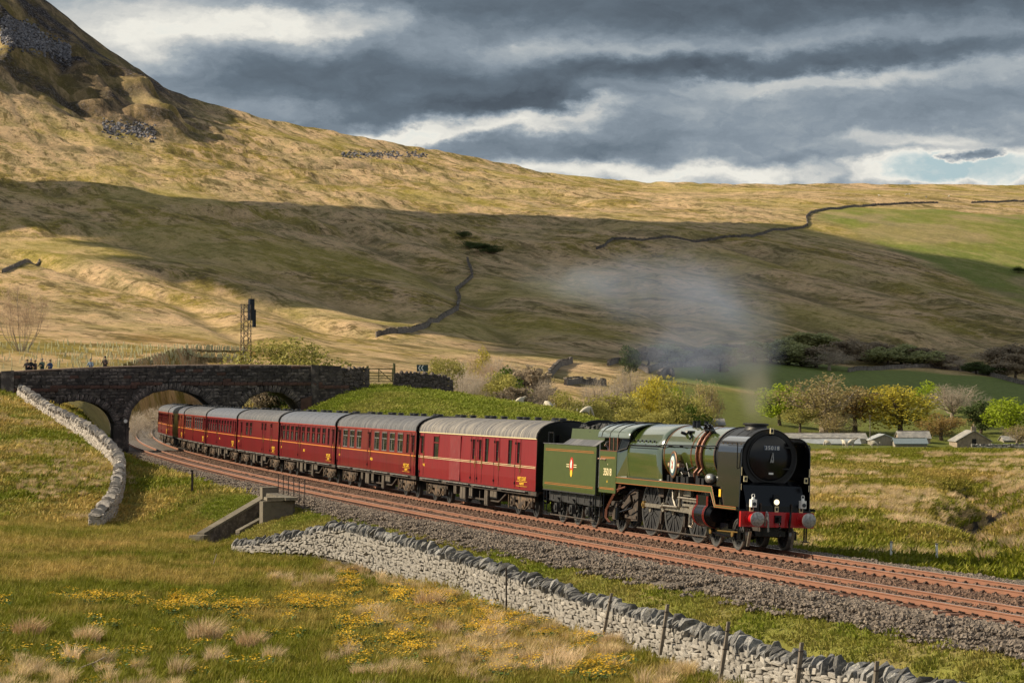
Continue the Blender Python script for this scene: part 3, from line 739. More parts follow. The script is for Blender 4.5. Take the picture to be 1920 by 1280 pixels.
def make_track(qc_, label, s0, s1, kind, sp):
    root = empty('railway_track', path(0, qc_)[0], label=label, cat='railway track', group='railway tracks through the dale')
    inv = Matrix.Translation(-root.location)
    for g in (-0.7525, 0.7525):
        r = sweep('rail', [(g + a, -0.155 + z) for a, z in RAILP], s0, 560, 1.2, [M['rail'], M['railtop']], midx=[0] * 5 + [1] + [0] * 6, q0=qc_, cant=CANT, smooth=False)
        r.parent = root; r.matrix_parent_inverse = inv
    n = 0; s = s0 + 6; cb = MB(); proto = clipmesh(kind)
    pv = np.array(proto.v); V = []; Fs = []; base = 0
    while s < s1:
        p, t = path(s, qc_)
        rot = Euler((-CANT, 0, -math.pi / 2 + t))
        if n < 290:
            o = link('sleeper', SLEEP, root, loc=Vector((p.x, p.y, -0.163)) - root.location, rot=rot)
        Mx = rot.to_matrix()
        for g in (-0.7525, 0.7525):
            A = np.array(Mx); off = np.array(Mx @ Vector((0, g, 0))) + np.array([p.x, p.y, -0.16]) - np.array(root.location)
            V.append(pv @ A.T + off); Fs.append(np.array(proto.f) + base); base += len(pv)
        n += 1; s += sp
    me = npmesh('rail_clips', np.concatenate(V), np.concatenate(Fs), M['clip'], False)
    o = link('rail_clips', me, root); o['kind'] = 'stuff'
    return root
make_track(0.0, 'rusty railway track carrying the steam train, the farther from the near wall', -40, 150, 1, 0.64)
make_track(3.42, 'empty rusty railway track in front of the train, nearer the drystone wall', -46, 150, 0, 0.64)

# ------------------------------------------------------------------ scattering through geometry nodes
def scatter_group():
    g = bpy.data.node_groups.new('scatter', 'GeometryNodeTree')
    g.interface.new_socket('Geometry', in_out='INPUT', socket_type='NodeSocketGeometry')
    g.interface.new_socket('Collection', in_out='INPUT', socket_type='NodeSocketCollection')
    g.interface.new_socket('Geometry', in_out='OUTPUT', socket_type='NodeSocketGeometry')
    N = g.nodes; L = g.links
    i = N.new('NodeGroupInput'); o = N.new('NodeGroupOutput')
    ci = N.new('GeometryNodeCollectionInfo'); ci.inputs['Separate Children'].default_value = True; ci.inputs['Reset Children'].default_value = True
    L.new(i.outputs['Collection'], ci.inputs['Collection'])
    ip = N.new('GeometryNodeInstanceOnPoints'); L.new(i.outputs['Geometry'], ip.inputs['Points']); L.new(ci.outputs[0], ip.inputs['Instance'])
    ip.inputs['Pick Instance'].default_value = True
    def attr(nm, t):
        a = N.new('GeometryNodeInputNamedAttribute'); a.data_type = t; a.inputs['Name'].default_value = nm; return a.outputs['Attribute']
    L.new(attr('idx', 'INT'), ip.inputs['Instance Index'])
    L.new(attr('scl', 'FLOAT_VECTOR'), ip.inputs['Scale'])
    er = N.new('FunctionNodeEulerToRotation'); L.new(attr('rot', 'FLOAT_VECTOR'), er.inputs[0]); L.new(er.outputs[0], ip.inputs['Rotation'])
    L.new(ip.outputs[0], o.inputs[0])
    return g
SG = scatter_group()
def scatter(name, variants, P, rot, scl, tint, label=None, cat=None, kind='stuff', idx=None, parent=None):
    P = np.asarray(P, np.float32); n = len(P)
    rng = np.random.default_rng(len(name) + n)
    coll = bpy.data.collections.new(name + '_pieces')
    for k, me in enumerate(variants): coll.objects.link(bpy.data.objects.new('%s_piece_%02d' % (name, k), me))
    me = bpy.data.meshes.new(name); me.vertices.add(n); me.vertices.foreach_set('co', P.ravel())
    a = me.attributes.new('rot', 'FLOAT_VECTOR', 'POINT'); a.data.foreach_set('vector', np.asarray(rot, np.float32).ravel())
    a = me.attributes.new('scl', 'FLOAT_VECTOR', 'POINT'); a.data.foreach_set('vector', np.asarray(scl, np.float32).ravel())
    a = me.attributes.new('tint', 'FLOAT', 'POINT'); a.data.foreach_set('value', np.asarray(tint, np.float32))
    a = me.attributes.new('idx', 'INT', 'POINT'); a.data.foreach_set('value', (rng.integers(0, len(variants), n) if idx is None else idx).astype(np.int32))
    o = link(name, me, parent); tag(o, label, cat, kind=kind)
    md = o.modifiers.new('scatter', 'NODES'); md.node_group = SG
    sid = [s.identifier for s in SG.interface.items_tree if s.name == 'Collection'][0]
    md[sid] = coll
    return o

def tuft(n, hgt, rad, wid, lean, seed, mats, bend=0.35, wind=0.0, hvar=.4, segs=2):
    r = np.random.default_rng(seed); V = []; Fs = []; bl = []; k = 0
    for i in range(n):
        a = r.uniform(0, 2 * math.pi); d = rad * math.sqrt(r.uniform()); h = hgt * (1 - hvar * r.uniform()) * (1 - .4 * (d / rad) ** 2)
        bx, by = d * math.cos(a), d * math.sin(a)
        la = a + r.normal() * .6; ln = lean * (r.uniform(.2, .8) + .7 * d / rad) * h
        dx, dy = math.cos(la) * ln + wind * h, math.sin(la) * ln
        wa = r.uniform(0, math.pi); wx, wy = wid * math.cos(wa), wid * math.sin(wa)
        m1 = (bx + dx * bend, by + dy * bend, h * .6)
        V += [(bx - wx, by - wy, 0), (bx + wx, by + wy, 0), (m1[0] + wx * .7, m1[1] + wy * .7, m1[2]), (m1[0] - wx * .7, m1[1] - wy * .7, m1[2]), (bx + dx, by + dy, h), (bx + dx, by + dy, h)]
        Fs += [(k, k + 1, k + 2, k + 3), (k + 3, k + 2, k + 4, k + 5)]
        bl += [r.uniform()] * 6; k += 6
    me = bpy.data.meshes.new('tuft'); me.from_pydata(V, [], [f if i % 2 == 0 else f[:3] for i, f in enumerate(Fs)])
    a = me.attributes.new('blade', 'FLOAT', 'POINT'); a.data.foreach_set('value', np.array(bl, np.float32))
    me.materials.append(mats); me.update(); return me

# ballast stones
def stone_cluster(seed, n, spread, size, m):
    r = random.Random(seed); b = MB()
    for i in range(n):
        s = size * r.uniform(.6, 1.3)
        b.box((r.uniform(-spread, spread), r.uniform(-spread, spread), r.uniform(-.01, .035)), (s, s * r.uniform(.6, 1), s * r.uniform(.5, .9)), rz=r.uniform(0, 3), rx=r.uniform(-.7, .7), ry=r.uniform(-.7, .7), jit=.28, rnd=r)
    return b.mesh('ballast_cluster', m)
rng = np.random.default_rng(5)
def ballast_pts(s0, s1, q0, q1, dens):
    n = int((s1 - s0) * (q1 - q0) * dens); S = rng.uniform(s0, s1, n); Q = rng.uniform(q0, q1, n)
    P = []
    for s, qq in zip(S, Q):
        p, t = path(s, qq); P.append((p.x, p.y, ball_z(qq) - 0.0 + random.uniform(-.01, .02)))
    P = np.array(P); rot = np.zeros((n, 3)); rot[:, 2] = rng.uniform(0, 6.28, n); sc_ = np.ones((n, 3)) * rng.uniform(.8, 1.25, (n, 1))
    return P, rot, sc_, rng.uniform(0, 1, n)
gv = [stone_cluster(i, 44, .34, .062, M['ballast']) for i in range(5)]
gr = [stone_cluster(i + 9, 40, .32, .058, M['ballast2']) for i in range(4)]
A = [ballast_pts(-40, 70, 4.45, 6.1, 9), ballast_pts(-40, 70, -3.3, -1.4, 8), ballast_pts(70, 150, 4.45, 6.1, 4)]
scatter('ballast_shoulder', gv, *[np.concatenate([a[i] for a in A]) for i in range(4)], label='loose grey ballast stones banked along both track shoulders', cat='ballast')
B = [ballast_pts(-40, 60, -.6, .6, 6), ballast_pts(-40, 60, 2.8, 4.1, 6), ballast_pts(-40, 60, .95, 2.5, 9), ballast_pts(60, 150, .95, 2.5, 4)]
scatter('ballast_between_rails', gr, *[np.concatenate([a[i] for a in B]) for i in range(4)], label='rust dusted ballast stones between and under the rails', cat='ballast')
# ------------------------------------------------------------------ lettering
def lettering(name, text, size, m, parent, loc, rot, label=None, align='CENTER', bold=0.0, spacing=1.0, sx=1.0):
    cu = bpy.data.curves.new(name, 'FONT'); cu.body = text; cu.size = size; cu.align_x = align; cu.align_y = 'CENTER'
    cu.extrude = 0.003; cu.offset = bold; cu.space_character = spacing; cu.materials.append(m)
    tmp = bpy.data.objects.new(name, cu); C.objects.link(tmp); me = bpy.data.meshes.new_from_object(tmp); me.name = name; bpy.data.objects.remove(tmp)
    o = link(name, me, parent, loc, rot, (sx, 1, 1))
    if label: o['label'] = label
    return o
SIDE = (R(90), 0, 0)               # text on the side facing the camera (normal -y, reads towards +x)
FRONT = (R(90), 0, R(90))          # text on a face looking forward (+x)
sgn = (-1, 1)

def place_vehicle(o, s0, length, off=0.0):
    p0, _ = path(s0 + off); p1, _ = path(s0 + length - off)
    d = p0 - p1; yaw = math.atan2(d.y, d.x)
    base = p0 + d.normalized() * off
    o.location = base; o.rotation_euler = (-CANT, 0, yaw)

def spoked_wheel(name, x, y, z, r, parent, spokes, thick=0.12, tyre=0.07, hub=0.12, out=-1, label=None):
    """a wheel standing in the xz plane: wheel > tyre"""
    b = MB(); ax = (0, 1, 0)
    b.ring((x, y, z), ax, r - tyre - 0.05, r - tyre + 0.005, thick, 28)
    b.cyl((x, y - thick * .6, z), (x, y + thick * .6, z), hub, hub, 14)
    for k in range(spokes):
        a = 2 * math.pi * k / spokes + .2
        L_ = r - tyre - 0.03; c = Vector((x + math.cos(a) * L_ / 2, y, z + math.sin(a) * L_ / 2))
        b.box(c, (L_, thick * .45, 0.05 + r * 0.035), ry=-a)
    w = b.build('wheel', M['wheel'], parent)
    t = MB(); t.ring((x, y, z), ax, r - tyre, r, 0.13, 32); t.ring((x, y - out * 0.075, z), ax, r - .02, r + 0.03, 0.03, 32)
    t.build('tyre', M['tyre'], w)
    if label: w['label'] = label
    return w

def disc_driver(x, y, z, r, parent, crank=None):
    """cast driving wheel with a ring of lightening holes"""
    b = MB(); ax = (0, 1, 0); n = 11
    b.ring((x, y, z), ax, r - 0.16, r - 0.065, 0.15, 36)
    b.cyl((x, y - .09, z), (x, y + .09, z), 0.24, 0.24, 18); b.cyl((x, y - .025, z), (x, y + .025, z), r - .12, r - .12, 32)
    for k in range(n):      # double-walled webs
        for da in (-0.13, 0.13):
            a0 = 2 * math.pi * k / n + da * .4; a1 = 2 * math.pi * k / n + da * .95
            p0 = Vector((x + .2 * math.cos(a0), y, z + .2 * math.sin(a0))); p1 = Vector((x + (r - .13) * math.cos(a1), y, z + (r - .13) * math.sin(a1)))
            d = p1 - p0; b.box((p0 + p1) / 2, (d.length, 0.13, 0.085), ry=-math.atan2(d.z, d.x))
        a = 2 * math.pi * k / n
        b.box((x + (r * .62) * math.cos(a), y, z + (r * .62) * math.sin(a)), (r * .5, 0.10, 0.12), ry=-a)
    w = b.build('driving_wheel', M['wheel'], parent)
    t = MB(); t.ring((x, y, z), ax, r - .07, r, .14, 40); t.ring((x, y + .08 * (1 if y < 0 else -1), z), ax, r - .02, r + .03, .03, 40)
    t.build('tyre', M['tyre'], w)
    h = MB(); s = -1 if y < 0 else 1
    h.cyl((x, y + s * .09, z), (x, y + s * .125, z), .13, .13, 16); h.cyl((x + crank[0], y, z + crank[1]), (x + crank[0], y + s * .30, z + crank[1]), .07, .07, 12)
    h.build('crank_pin', M['motion'], w)
    return w

def make_engine():
    E = empty('steam_locomotive', label='green express steam locomotive with black smokebox and red buffer beam leading the train', cat='steam locomotive')
    b = MB(); b.bb(-0.62, -0.50, -1.24, 1.24, 0.76, 1.24); beam = b.build('buffer_beam', M['red'], E)
    b = MB()
    for k in range(7):
        for yy in sgn: b.cyl((-.50, yy * (.25 + .16 * k), 1.18), (-.485, yy * (.25 + .16 * k), 1.18), .014, .014, 6)
    b.build('rivets', M['red'], beam)
    for yy in sgn:
        b = MB(); b.cyl((-.5, yy * .87, 1.02), (-.46, yy * .87, 1.02), .22, .22, 20); b.cyl((-.46, yy * .87, 1.02), (-.18, yy * .87, 1.02), .165, .14, 18)
        bf = b.build('buffer', M['red'], E)
        b = MB(); b.cyl((-.2, yy * .87, 1.02), (-.05, yy * .87, 1.02), .075, .075, 12, 0)
        pr = [(-.05, .05), (-.05, .2), (-.035, .232), (-.01, .232), (0.004, .2), (0.01, .0)]
        b.loft([[Vector((x, yy * .87 + r_ * math.cos(a), 1.02 + r_ * math.sin(a))) for a in [2 * math.pi * i / 26 for i in range(26)]] for x, r_ in pr], 0, True, True)
        b.build('buffer_head', M['steel'], bf)
    b = MB(); b.bb(-.5, -.44, -.11, .11, .90, 1.14); b.box((-.36, 0, 1.02), (.2, .07, .14)); b.tube([(-.30, 0, 1.0), (-.26, 0, .92), (-.30, 0, .84)], .035)
    for k in range(3): b.ring((-.30, 0, .74 - .12 * k), (1, 0, 0) if k % 2 else (0, 1, 0), .035, .065, .03, 10)
    b.build('draw_hook', M['black'], E)
    for yy, c in ((-.42, 'white'), (.40, 'black')):
        b = MB(); b.tube([(-.5, yy, .8), (-.42, yy, 1.1), (-.40, yy, 1.24), (-.36, yy * .95, 1.2), (-.34, yy * .9, .95), (-.36, yy * .85, .62)], .035, 8)
        b.build('vacuum_hose', M[c] if c == 'black' else M['steel'], E)
    # front platform casing under the smokebox
    b = MB(); prof = [(-.66, 1.24), (-.66, 1.42), (-1.02, 2.05), (-1.5, 2.2), (-3.0, 2.2), (-3.0, 1.24)]
    b.prism(prof, lambda a, z, t: Vector((a, t, z)), -1.0, 1.0)
    b.build('front_platform', M['black'], E)
    b = MB(); b.bb(-3.1, -.63, -1.2, 1.2, 1.235, 1.27); b.build('front_footplate', M['black'], E)
    # frames, stretchers
    b = MB()
    for yy in sgn: b.bb(-13.6, -.6, yy * .52 - .02, yy * .52 + .02, .62, 1.5)
    for x in (-.9, -2.6, -4.4, -6.3, -8.6, -11.2, -13.2): b.bb(x - .04, x + .04, -.5, .5, .7, 1.4)
    b.build('main_frame', M['grime'], E)
    # smokebox
    ZC = 2.9
    n = 40
    def circ(x, r, zc=ZC, k=n): return [Vector((x, r * math.cos(2 * math.pi * i / k), zc + r * math.sin(2 * math.pi * i / k))) for i in range(k)]
    b = MB(); b.loft([circ(-1.32, .90), circ(-1.30, .94), circ(-1.36, .955), circ(-3.55, .955), circ(-3.60, .94)])
    for x in (-1.7, -2.5, -3.3): b.ring((x, 0, ZC), (1, 0, 0), .95, .965, .03, 36)
    b.bb(-3.2, -1.5, -.6, .6, 1.9, 2.5); sb = b.build('smokebox', M['satin'], E)
    b = MB(); b.loft([circ(-1.31, .74, 2.93, 32), circ(-1.26, .72, 2.93, 32), circ(-1.20, .58, 2.93, 32), circ(-1.15, .35, 2.93, 32), circ(-1.13, .03, 2.93, 32)])
    dr = b.build('smokebox_door', M['black'], sb)
    b = MB(); b.ring((-1.29, 0, 2.93), (1, 0, 0), .74, .78, .05, 36)
    for dz in (-.34, .34): b.box((-1.2, .62, 2.93 + dz), (.06, .3, .05)); b.box((-1.215, .2, 2.93 + dz), (.05, .7, .035))
    b.build('door_ring', M['satin'], sb)
    b = MB(); b.cyl((-1.14, 0, 2.82), (-1.06, 0, 2.82), .045, .045, 10); b.box((-1.075, -.03, 2.93), (.025, .03, .32), rx=-.22); b.box((-1.06, .02, 2.95), (.025, .028, .26), rx=.06)
    b.build('dart_handle', M['steel'], sb)
    b = MB(); b.bb(-1.155, -1.125, -.27, .27, 3.165, 3.315); pl = b.build('number_plate', mat('plate_blue_grey', (.05, .07, .11), .4), sb)
    lettering('plate_number', '35018', .17, M['white'], pl, (-1.12, 0, 3.235), FRONT, bold=.0, spacing=1.2)
    b = MB(); b.bb(-1.17, -1.14, -.075, .075, 2.40, 2.46); b.build('shed_plate', M['white'], sb)
    b = MB(); b.loft([[Vector((-1.0 - 1.0 * (.5 - .5 * math.cos(0)) + 0, 0, 0))] * 3] * 2) if False else None
    # chimney: wide and low
    b = MB(); k = 28
    def oval(z, rx, ry): return [Vector((-2.55 + rx * math.cos(2 * math.pi * i / k), ry * math.sin(2 * math.pi * i / k), z)) for i in range(k)]
    b.loft([oval(3.72, .50, .40), oval(3.86, .43, .34), oval(3.93, .43, .34), oval(3.95, .50, .40), oval(4.0, .50, .40), oval(4.01, .40, .30), oval(3.86, .36, .28)])
    b.build('chimney', M['satin'], E)
    # smoke deflectors
    for yy in sgn:
        b = MB(); x0, x1 = -.78, -2.78; rc = .28; secs = []
        outline = [(x0, 1.27), (x0, 1.9), (x0, 3.45), (x0 - .08, 3.58), (x0 - rc, 3.68), (x1 + .3, 3.68), (x1 + .08, 3.58), (x1, 3.40), (x1, 1.95), (-2.45, 1.80), (-2.45, 1.27)]
        def dy(z): return 1.20 - .04 * max(0, (z - 1.27)) / 2 - (.44 * (1 - math.sqrt(max(0, 1 - ((z - 3.06) / .525) ** 2))) if z > 3.06 else 0)
        b.prism([(x, z) for x, z in [(x0, 1.27), (x0, 3.06), (x1, 3.06), (x1, 1.95), (-2.45, 1.80), (-2.45, 1.27)]], lambda a, z, t: Vector((a, yy * (dy(z) + t), z)), -.012, .012)
        L0 = 3.30
        lv = [3.06, 3.16, 3.26, 3.36, 3.44, 3.50, 3.54, 3.57]
        def inset(z): return 0 if z < 3.36 else .16 * (1 - math.sqrt(max(0, 1 - ((z - 3.36) / .22) ** 2)))
        secs = []
        for z in lv:
            i_ = inset(z); secs.append([Vector((x0 - i_, yy * (dy(z) - .012), z)), Vector((x1 + i_, yy * (dy(z) - .012), z)), Vector((x1 + i_, yy * (dy(z) + .012), z)), Vector((x0 - i_, yy * (dy(z) + .012), z))])
        b.loft(secs, 0, True, True, True)
        d = b.build('smoke_deflector', M['deflector'], E)
        b = MB(); b.tube([(-1.0, yy * 1.20, 2.55), (-.98, yy * 1.23, 2.6), (-.98, yy * 1.235, 3.3), (-1.02, yy * 1.22, 3.36), (-2.3, yy * 1.22, 3.36)], .016, 6)
        b.build('grab_rail', M['black'], d)
        b = MB()
        for i in range(5): b.cyl((-1.0 - i * .38, yy * 1.08, 3.33), (-1.0 - i * .38, yy * 1.13, 3.33), .014, .014, 6)
        b.build('bolts', M['brass'], d)
        b = MB(); b.bb(-.79, -.76, yy * 1.15 - .008, yy * 1.15 + .008, 2.35, 2.62); b.bb(-.79, -.76, yy * 1.15 - .008, yy * 1.15 + .008, 1.9, 2.1); b.build('edge_strip', M['cream'], d)
        b = MB(); b.bb(-2.47, -2.30, yy * 1.22 - .01, yy * 1.22 + .01, 1.62, 1.86); b.build('yellow_plate', M['yellow'], d)
    # lamp brackets, lamps
    for y_, z_, x_ in ((-1.03, 2.25, -.74), (1.03, 2.25, -.74), (0, 3.78, -1.20), (-.84, 1.33, -.62), (0, 1.33, -.60), (.84, 1.33, -.62)):
        b = MB(); b.bb(x_ - .02, x_ + .02, y_ - .06, y_ + .06, z_ - .09, z_ + .09, 0); b.bb(x_ + .02, x_ + .03, y_ - .035, y_ + .035, z_ - .05, z_ + .05, 1); b.build('lamp_bracket', [M['cream'], M['black']], E)
    for y_ in (-.84, .84):
        b = MB(); b.bb(-.60, -.40, y_ - .085, y_ + .085, 1.38, 1.62); b.cyl((-.5, y_, 1.62), (-.5, y_, 1.70), .06, .045, 12); b.tube([(-.5, y_ - .05, 1.70), (-.5, y_ - .04, 1.78), (-.5, y_ + .04, 1.78), (-.5, y_ + .05, 1.70)], .012, 5)
        lp = b.build('headlamp', M['white'], E); lp['label'] = 'white oil headlamp'
        b = MB(); b.cyl((-.41, y_, 1.48), (-.37, y_, 1.48), .062, .062, 14); b.build('lens', M['glassdark'], lp)
    b = MB(); b.bb(-.75, -.62, -.10, .10, 1.42, 1.78); lp = b.build('headlamp', M['black'], E); lp['label'] = 'black centre headlamp, lit'
    b = MB(); b.cyl((-.63, 0, 1.55), (-.59, 0, 1.55), .085, .085, 16); b.build('lens', M['lamp'], lp)
    # boiler
    b = MB()
    b.loft([circ(-3.58, .935), circ(-3.60, .955), circ(-3.66, .96), circ(-5.0, .965, 2.89), circ(-8.5, 1.03, 2.84)], 0)
    boiler = b.build('boiler', M['green'], E)
    for x in (-3.68, -5.05, -5.75, -8.2):
        for dx, mm in ((-.035, 'orange'), (0, 'black'), (.035, 'orange')):
            b = MB(); r_ = np.interp(-x, [3.6, 5, 8.5], [.962, .968, 1.032]); z_ = np.interp(-x, [3.6, 5, 8.5], [2.9, 2.89, 2.84])
            b.ring((x + dx, 0, z_), (1, 0, 0), r_ - .01, r_ + (.005 if mm == 'orange' else .005), .009 if mm == 'orange' else .05, 40); b.build('boiler_band', M[mm], boiler)
    b = MB(); b.ring((-3.60, 0, 2.9), (1, 0, 0), .94, .985, .05, 40); b.build('boiler_ring', M['satin'], boiler)
    # firebox casing: arched top, flat flanks that fall to the running plate
    def fb(x, w, r, zc, ztop, zb=1.95):
        P = []
        for i in range(21):
            a = math.pi * i / 20; P.append(Vector((x, w * math.cos(a) * (1 - .0 * math.sin(a)), zc + (ztop - zc) * math.sin(a) ** .92)))
        P.append(Vector((x, -w * .985, (zc + zb) / 2))); P.append(Vector((x, -w * .95, zb))); P.append(Vector((x, w * .95, zb))); P.append(Vector((x, w * .985, (zc + zb) / 2)))
        return P
    b = MB(); b.loft([fb(-8.35, 1.02, 1, 2.8, 3.87), fb(-8.45, 1.10, 1, 2.8, 3.89), fb(-8.7, 1.13, 1, 2.82, 3.90), fb(-11.7, 1.14, 1, 2.82, 3.88)], 0)
    fbx = b.build('firebox_casing', M['green'], E)
    b = MB(); b.loft([fb(-8.33, 1.035, 1, 2.8, 3.885), fb(-8.38, 1.04, 1, 2.8, 3.89)]); b.build('casing_band', M['black'], fbx)
    for i in range(6):
        b = MB(); b.cyl((-9.0 - .42 * i, -1.07, 3.26), (-9.0 - .42 * i, -1.12, 3.28), .035, .035, 8); b.build('washout_plug', M['black'], fbx)
    for yy in sgn:   # long handrail
        b = MB(); pts = [(-11.6, yy * 1.13, 3.1), (-8.5, yy * 1.14, 3.12), (-8.2, yy * 1.08, 3.16), (-3.5, yy * 1.03, 3.22), (-2.9, yy * 1.0, 3.22)]
        b.tube(pts, .024, 6)
        for x in (-11, -9.9, -8.8, -7.6, -6.5, -5.4, -4.3): b.cyl((x, yy * .98, 3.14), (x, yy * 1.10, 3.15), .025, .02, 6)
        b.tube([(x, yy * 1.15, z) for x, _, z in [(-11.6, 0, 3.02), (-8.6, 0, 3.03)]], .012, 5)
        b.build('handrail', M['black'], E)
    # safety valves, whistle and feed clacks
    b = MB()
    for k, (x, y_) in enumerate(((-6.9, -.3), (-7.25, -.3), (-7.05, .05))):
        b.cyl((x, y_, 3.75), (x, y_, 4.0), .09, .07, 10); b.cyl((x, y_, 4.0), (x, y_, 4.03), .1, .1, 10)
    b.cyl((-6.7, -.62, 3.58), (-6.55, -.86, 3.66), .07, .05, 8); b.cyl((-6.9, -.66, 3.55), (-6.95, -.9, 3.62), .06, .05, 8); b.box((-6.75, -.62, 3.62), (.5, .14, .14)); b.tube([(-6.5, -.7, 3.55), (-6.2, -.8, 3.5), (-6.1, -.9, 3.4)], .03)
    b.build('safety_valves', M['black'], boiler)
    for x in (-4.75, -5.15):
        b = MB(); P = []
        for i in range(9):
            a = math.radians(128 + (205 - 128) * i / 8 + 0); r_ = 1.01; P.append((x, r_ * math.cos(a), 2.9 + r_ * math.sin(a)))
        b.tube(P, .05, 8); b.tube([P[-1], (x - .1, -1.02, 2.3), (x - .15, -.98, 2.0)], .045, 8)
        fp = b.build('feed_pipe', M['copper'], boiler)
        b = MB(); b.cyl((x, -.58, 3.6), (x, -.72, 3.86), .10, .09, 10); b.cyl((x, -.72, 3.86), (x, -.74, 3.93), .05, .05, 8); b.cyl((x + .1, -.66, 3.7), (x + .28, -.80, 3.74), .05, .04, 8); b.build('clack_valve', M['black'], fp)
    # nameplate roundel with scroll wings
    b = MB(); b.bb(-7.35, -6.25, -1.19, -1.165, 2.44, 2.60); npl = b.build('nameplate', M['copper'], E)
    b = MB(); k = 28
    def ell(y, rx, rz, zc=2.53): return [Vector((-6.8 + rx * math.cos(2 * math.pi * i / k), y, zc + rz * math.sin(2 * math.pi * i / k))) for i in range(k)]
    b.loft([ell(-1.16, .36, .46), ell(-1.20, .36, .46), ell(-1.215, .33, .43)]); b.build('roundel_rim', M['bridgered'] if False else mat('bronze_rim', (.16, .09, .05), .45, .5), npl)
    b = MB(); b.loft([ell(-1.212, .28, .38), ell(-1.222, .27, .37)]); b.build('roundel_ring', mat('roundel_blue', (.03, .07, .10), .4), npl)
    b = MB(); b.loft([ell(-1.222, .19, .29), ell(-1.230, .185, .285)]); b.build('roundel_face', mat('roundel_white', (.62, .72, .66), .4), npl)
    b = MB(); b.box((-6.8, -1.234, 2.53), (.035, .008, .34), ry=.5); b.box((-6.8, -1.236, 2.53), (.035, .008, .34), ry=-.5); b.build('roundel_flags', M['redline'], npl)
    lettering('nameplate_lettering', 'BRITISH', .11, M['cream'], npl, (-7.22, -1.193, 2.52), SIDE, bold=.002, sx=.5)
    lettering('nameplate_lettering', 'INDIA LINE', .11, M['cream'], npl, (-6.39, -1.193, 2.52), SIDE, bold=.002, sx=.5)
    # ejector, mechanical lubricators and pipework on the footplate
    b = MB(); r_ = random.Random(4)
    for x in (-3.9, -4.25, -4.6, -5.3, -5.6, -6.0, -6.4, -6.9, -7.3): b.box((x, -1.12 + r_.uniform(-.05, .05), 2.03 + r_.uniform(0, .06)), (.2, .2, .18 + r_.uniform(0, .14)))
    b.tube([(-6.1, -1.0, 2.05), (-6.5, -1.05, 2.35), (-6.9, -1.02, 2.05)], .03); b.tube([(-7.3, -1.0, 2.1), (-7.0, -1.1, 2.3), (-6.2, -1.05, 2.05), (-5.8, -1.0, 2.4), (-5.3, -.98, 2.5)], .03)
    b.tube([(-5.6, -1.0, 2.0), (-6.1, -.98, 2.6)], .028); o = b.build('pipework', M['satin'], E); o['kind'] = 'stuff'
    b = MB(); b.sphere((-3.25, -1.23, 2.17), .23, 1.15, .7, .72, 14, 8); b.build('mechanical_cover', M['steel'], E)
    # running plate and valance
    for yy in sgn:
        b = MB(); b.bb(-12.2, -2.95, yy * .9, yy * 1.335, 1.925, 1.95); b.build('running_plate', M['satin'], E)
        b = MB(); P = [(-12.2, 1.72), (-12.2, 1.945), (-2.80, 1.945), (-2.42, 1.36), (-.66, 1.36), (-.66, 1.27), (-2.52, 1.27), (-2.90, 1.72)]
        # strip-wise so the outline stays convex
        b.prism([(-12.2, 1.72), (-2.90, 1.72), (-2.80, 1.945), (-12.2, 1.945)], lambda a, z, t: Vector((a, yy * (1.33 + t), z)), 0, .02)
        b.prism([(-2.90, 1.72), (-2.52, 1.27), (-2.42, 1.36), (-2.80, 1.945)], lambda a, z, t: Vector((a, yy * (1.33 + t), z)), 0, .02)
        b.prism([(-2.52, 1.27), (-.66, 1.27), (-.66, 1.36), (-2.42, 1.36)], lambda a, z, t: Vector((a, yy * (1.33 + t), z)), 0, .02)
        va = b.build('valance', M['green2'], E)
        b = MB()
        for (p, q_) in (((-12.2, 1.735), (-2.88, 1.735)), ((-12.2, 1.93), (-2.79, 1.93)), ((-2.88, 1.735), (-2.51, 1.285)), ((-2.79, 1.93), (-2.42, 1.35)), ((-2.51, 1.285), (-.66, 1.285)), ((-2.42, 1.35), (-.66, 1.35))):
            b.cyl((p[0], yy * 1.353, p[1]), (q_[0], yy * 1.353, q_[1]), .011, .011, 4, smooth=False)
        b.build('lining', M['orange'], va)
        b = MB(); b.bb(-2.9, -.7, yy * 1.0, yy * 1.33, 1.275, 1.30); b.build('step_plate', M['black'], E)
    # cab
    for yy in sgn:
        b = MB(); y0, y1 = 1.335, 1.36
        pf = lambda a, z, t: Vector((a, yy * t, z))
        b.prism([(-14.0, 1.35), (-12.15, 1.35), (-12.15, 2.86), (-14.0, 2.86)], pf, y0, y1)
        cs = b.build('cab_side', M['green2'], E)
        b = MB()
        for z in (1.47, 2.58): b.bb(-13.9, -12.3, yy * 1.364, yy * 1.358, z, z + .02, 0); b.bb(-13.9, -12.3, yy * 1.364, yy * 1.358, z + .045, z + .06, 0)
        b.build('lining', M['redline'] if yy > 5 else M['orange'], cs)
        # frame of the side window: uprights and rail
        b = MB(); b.bb(-13.02, -12.93, yy * y0, yy * y1, 2.86, 3.34); b.bb(-12.15, -12.08, yy * 1.30, yy * 1.36, 2.86, 3.34); b.bb(-12.56, -12.50, yy * y0, yy * y1, 2.86, 3.34); b.bb(-14.0, -12.1, yy * 1.33, yy * 1.368, 2.84, 2.87)
        b.build('window_frame', M['copper'], cs)
        b = MB(); b.bb(-12.93, -12.15, yy * 1.345, yy * 1.335, 2.87, 3.34); b.build('window_pane', M['glass'], cs)
        # the angled cab front with its long window
        b = MB(); A_ = [Vector((-12.15, yy * 1.34, 2.86)), Vector((-12.15, yy * 1.34, 1.95)), Vector((-11.72, yy * 1.1, 1.95)), Vector((-11.55, yy * 1.1, 2.9)), Vector((-11.35, yy * .9, 3.6)), Vector((-11.9, yy * 1.22, 3.42))]
        b.add(A_, [tuple(range(6))]); fr = b.build('cab_front', M['green'], E)
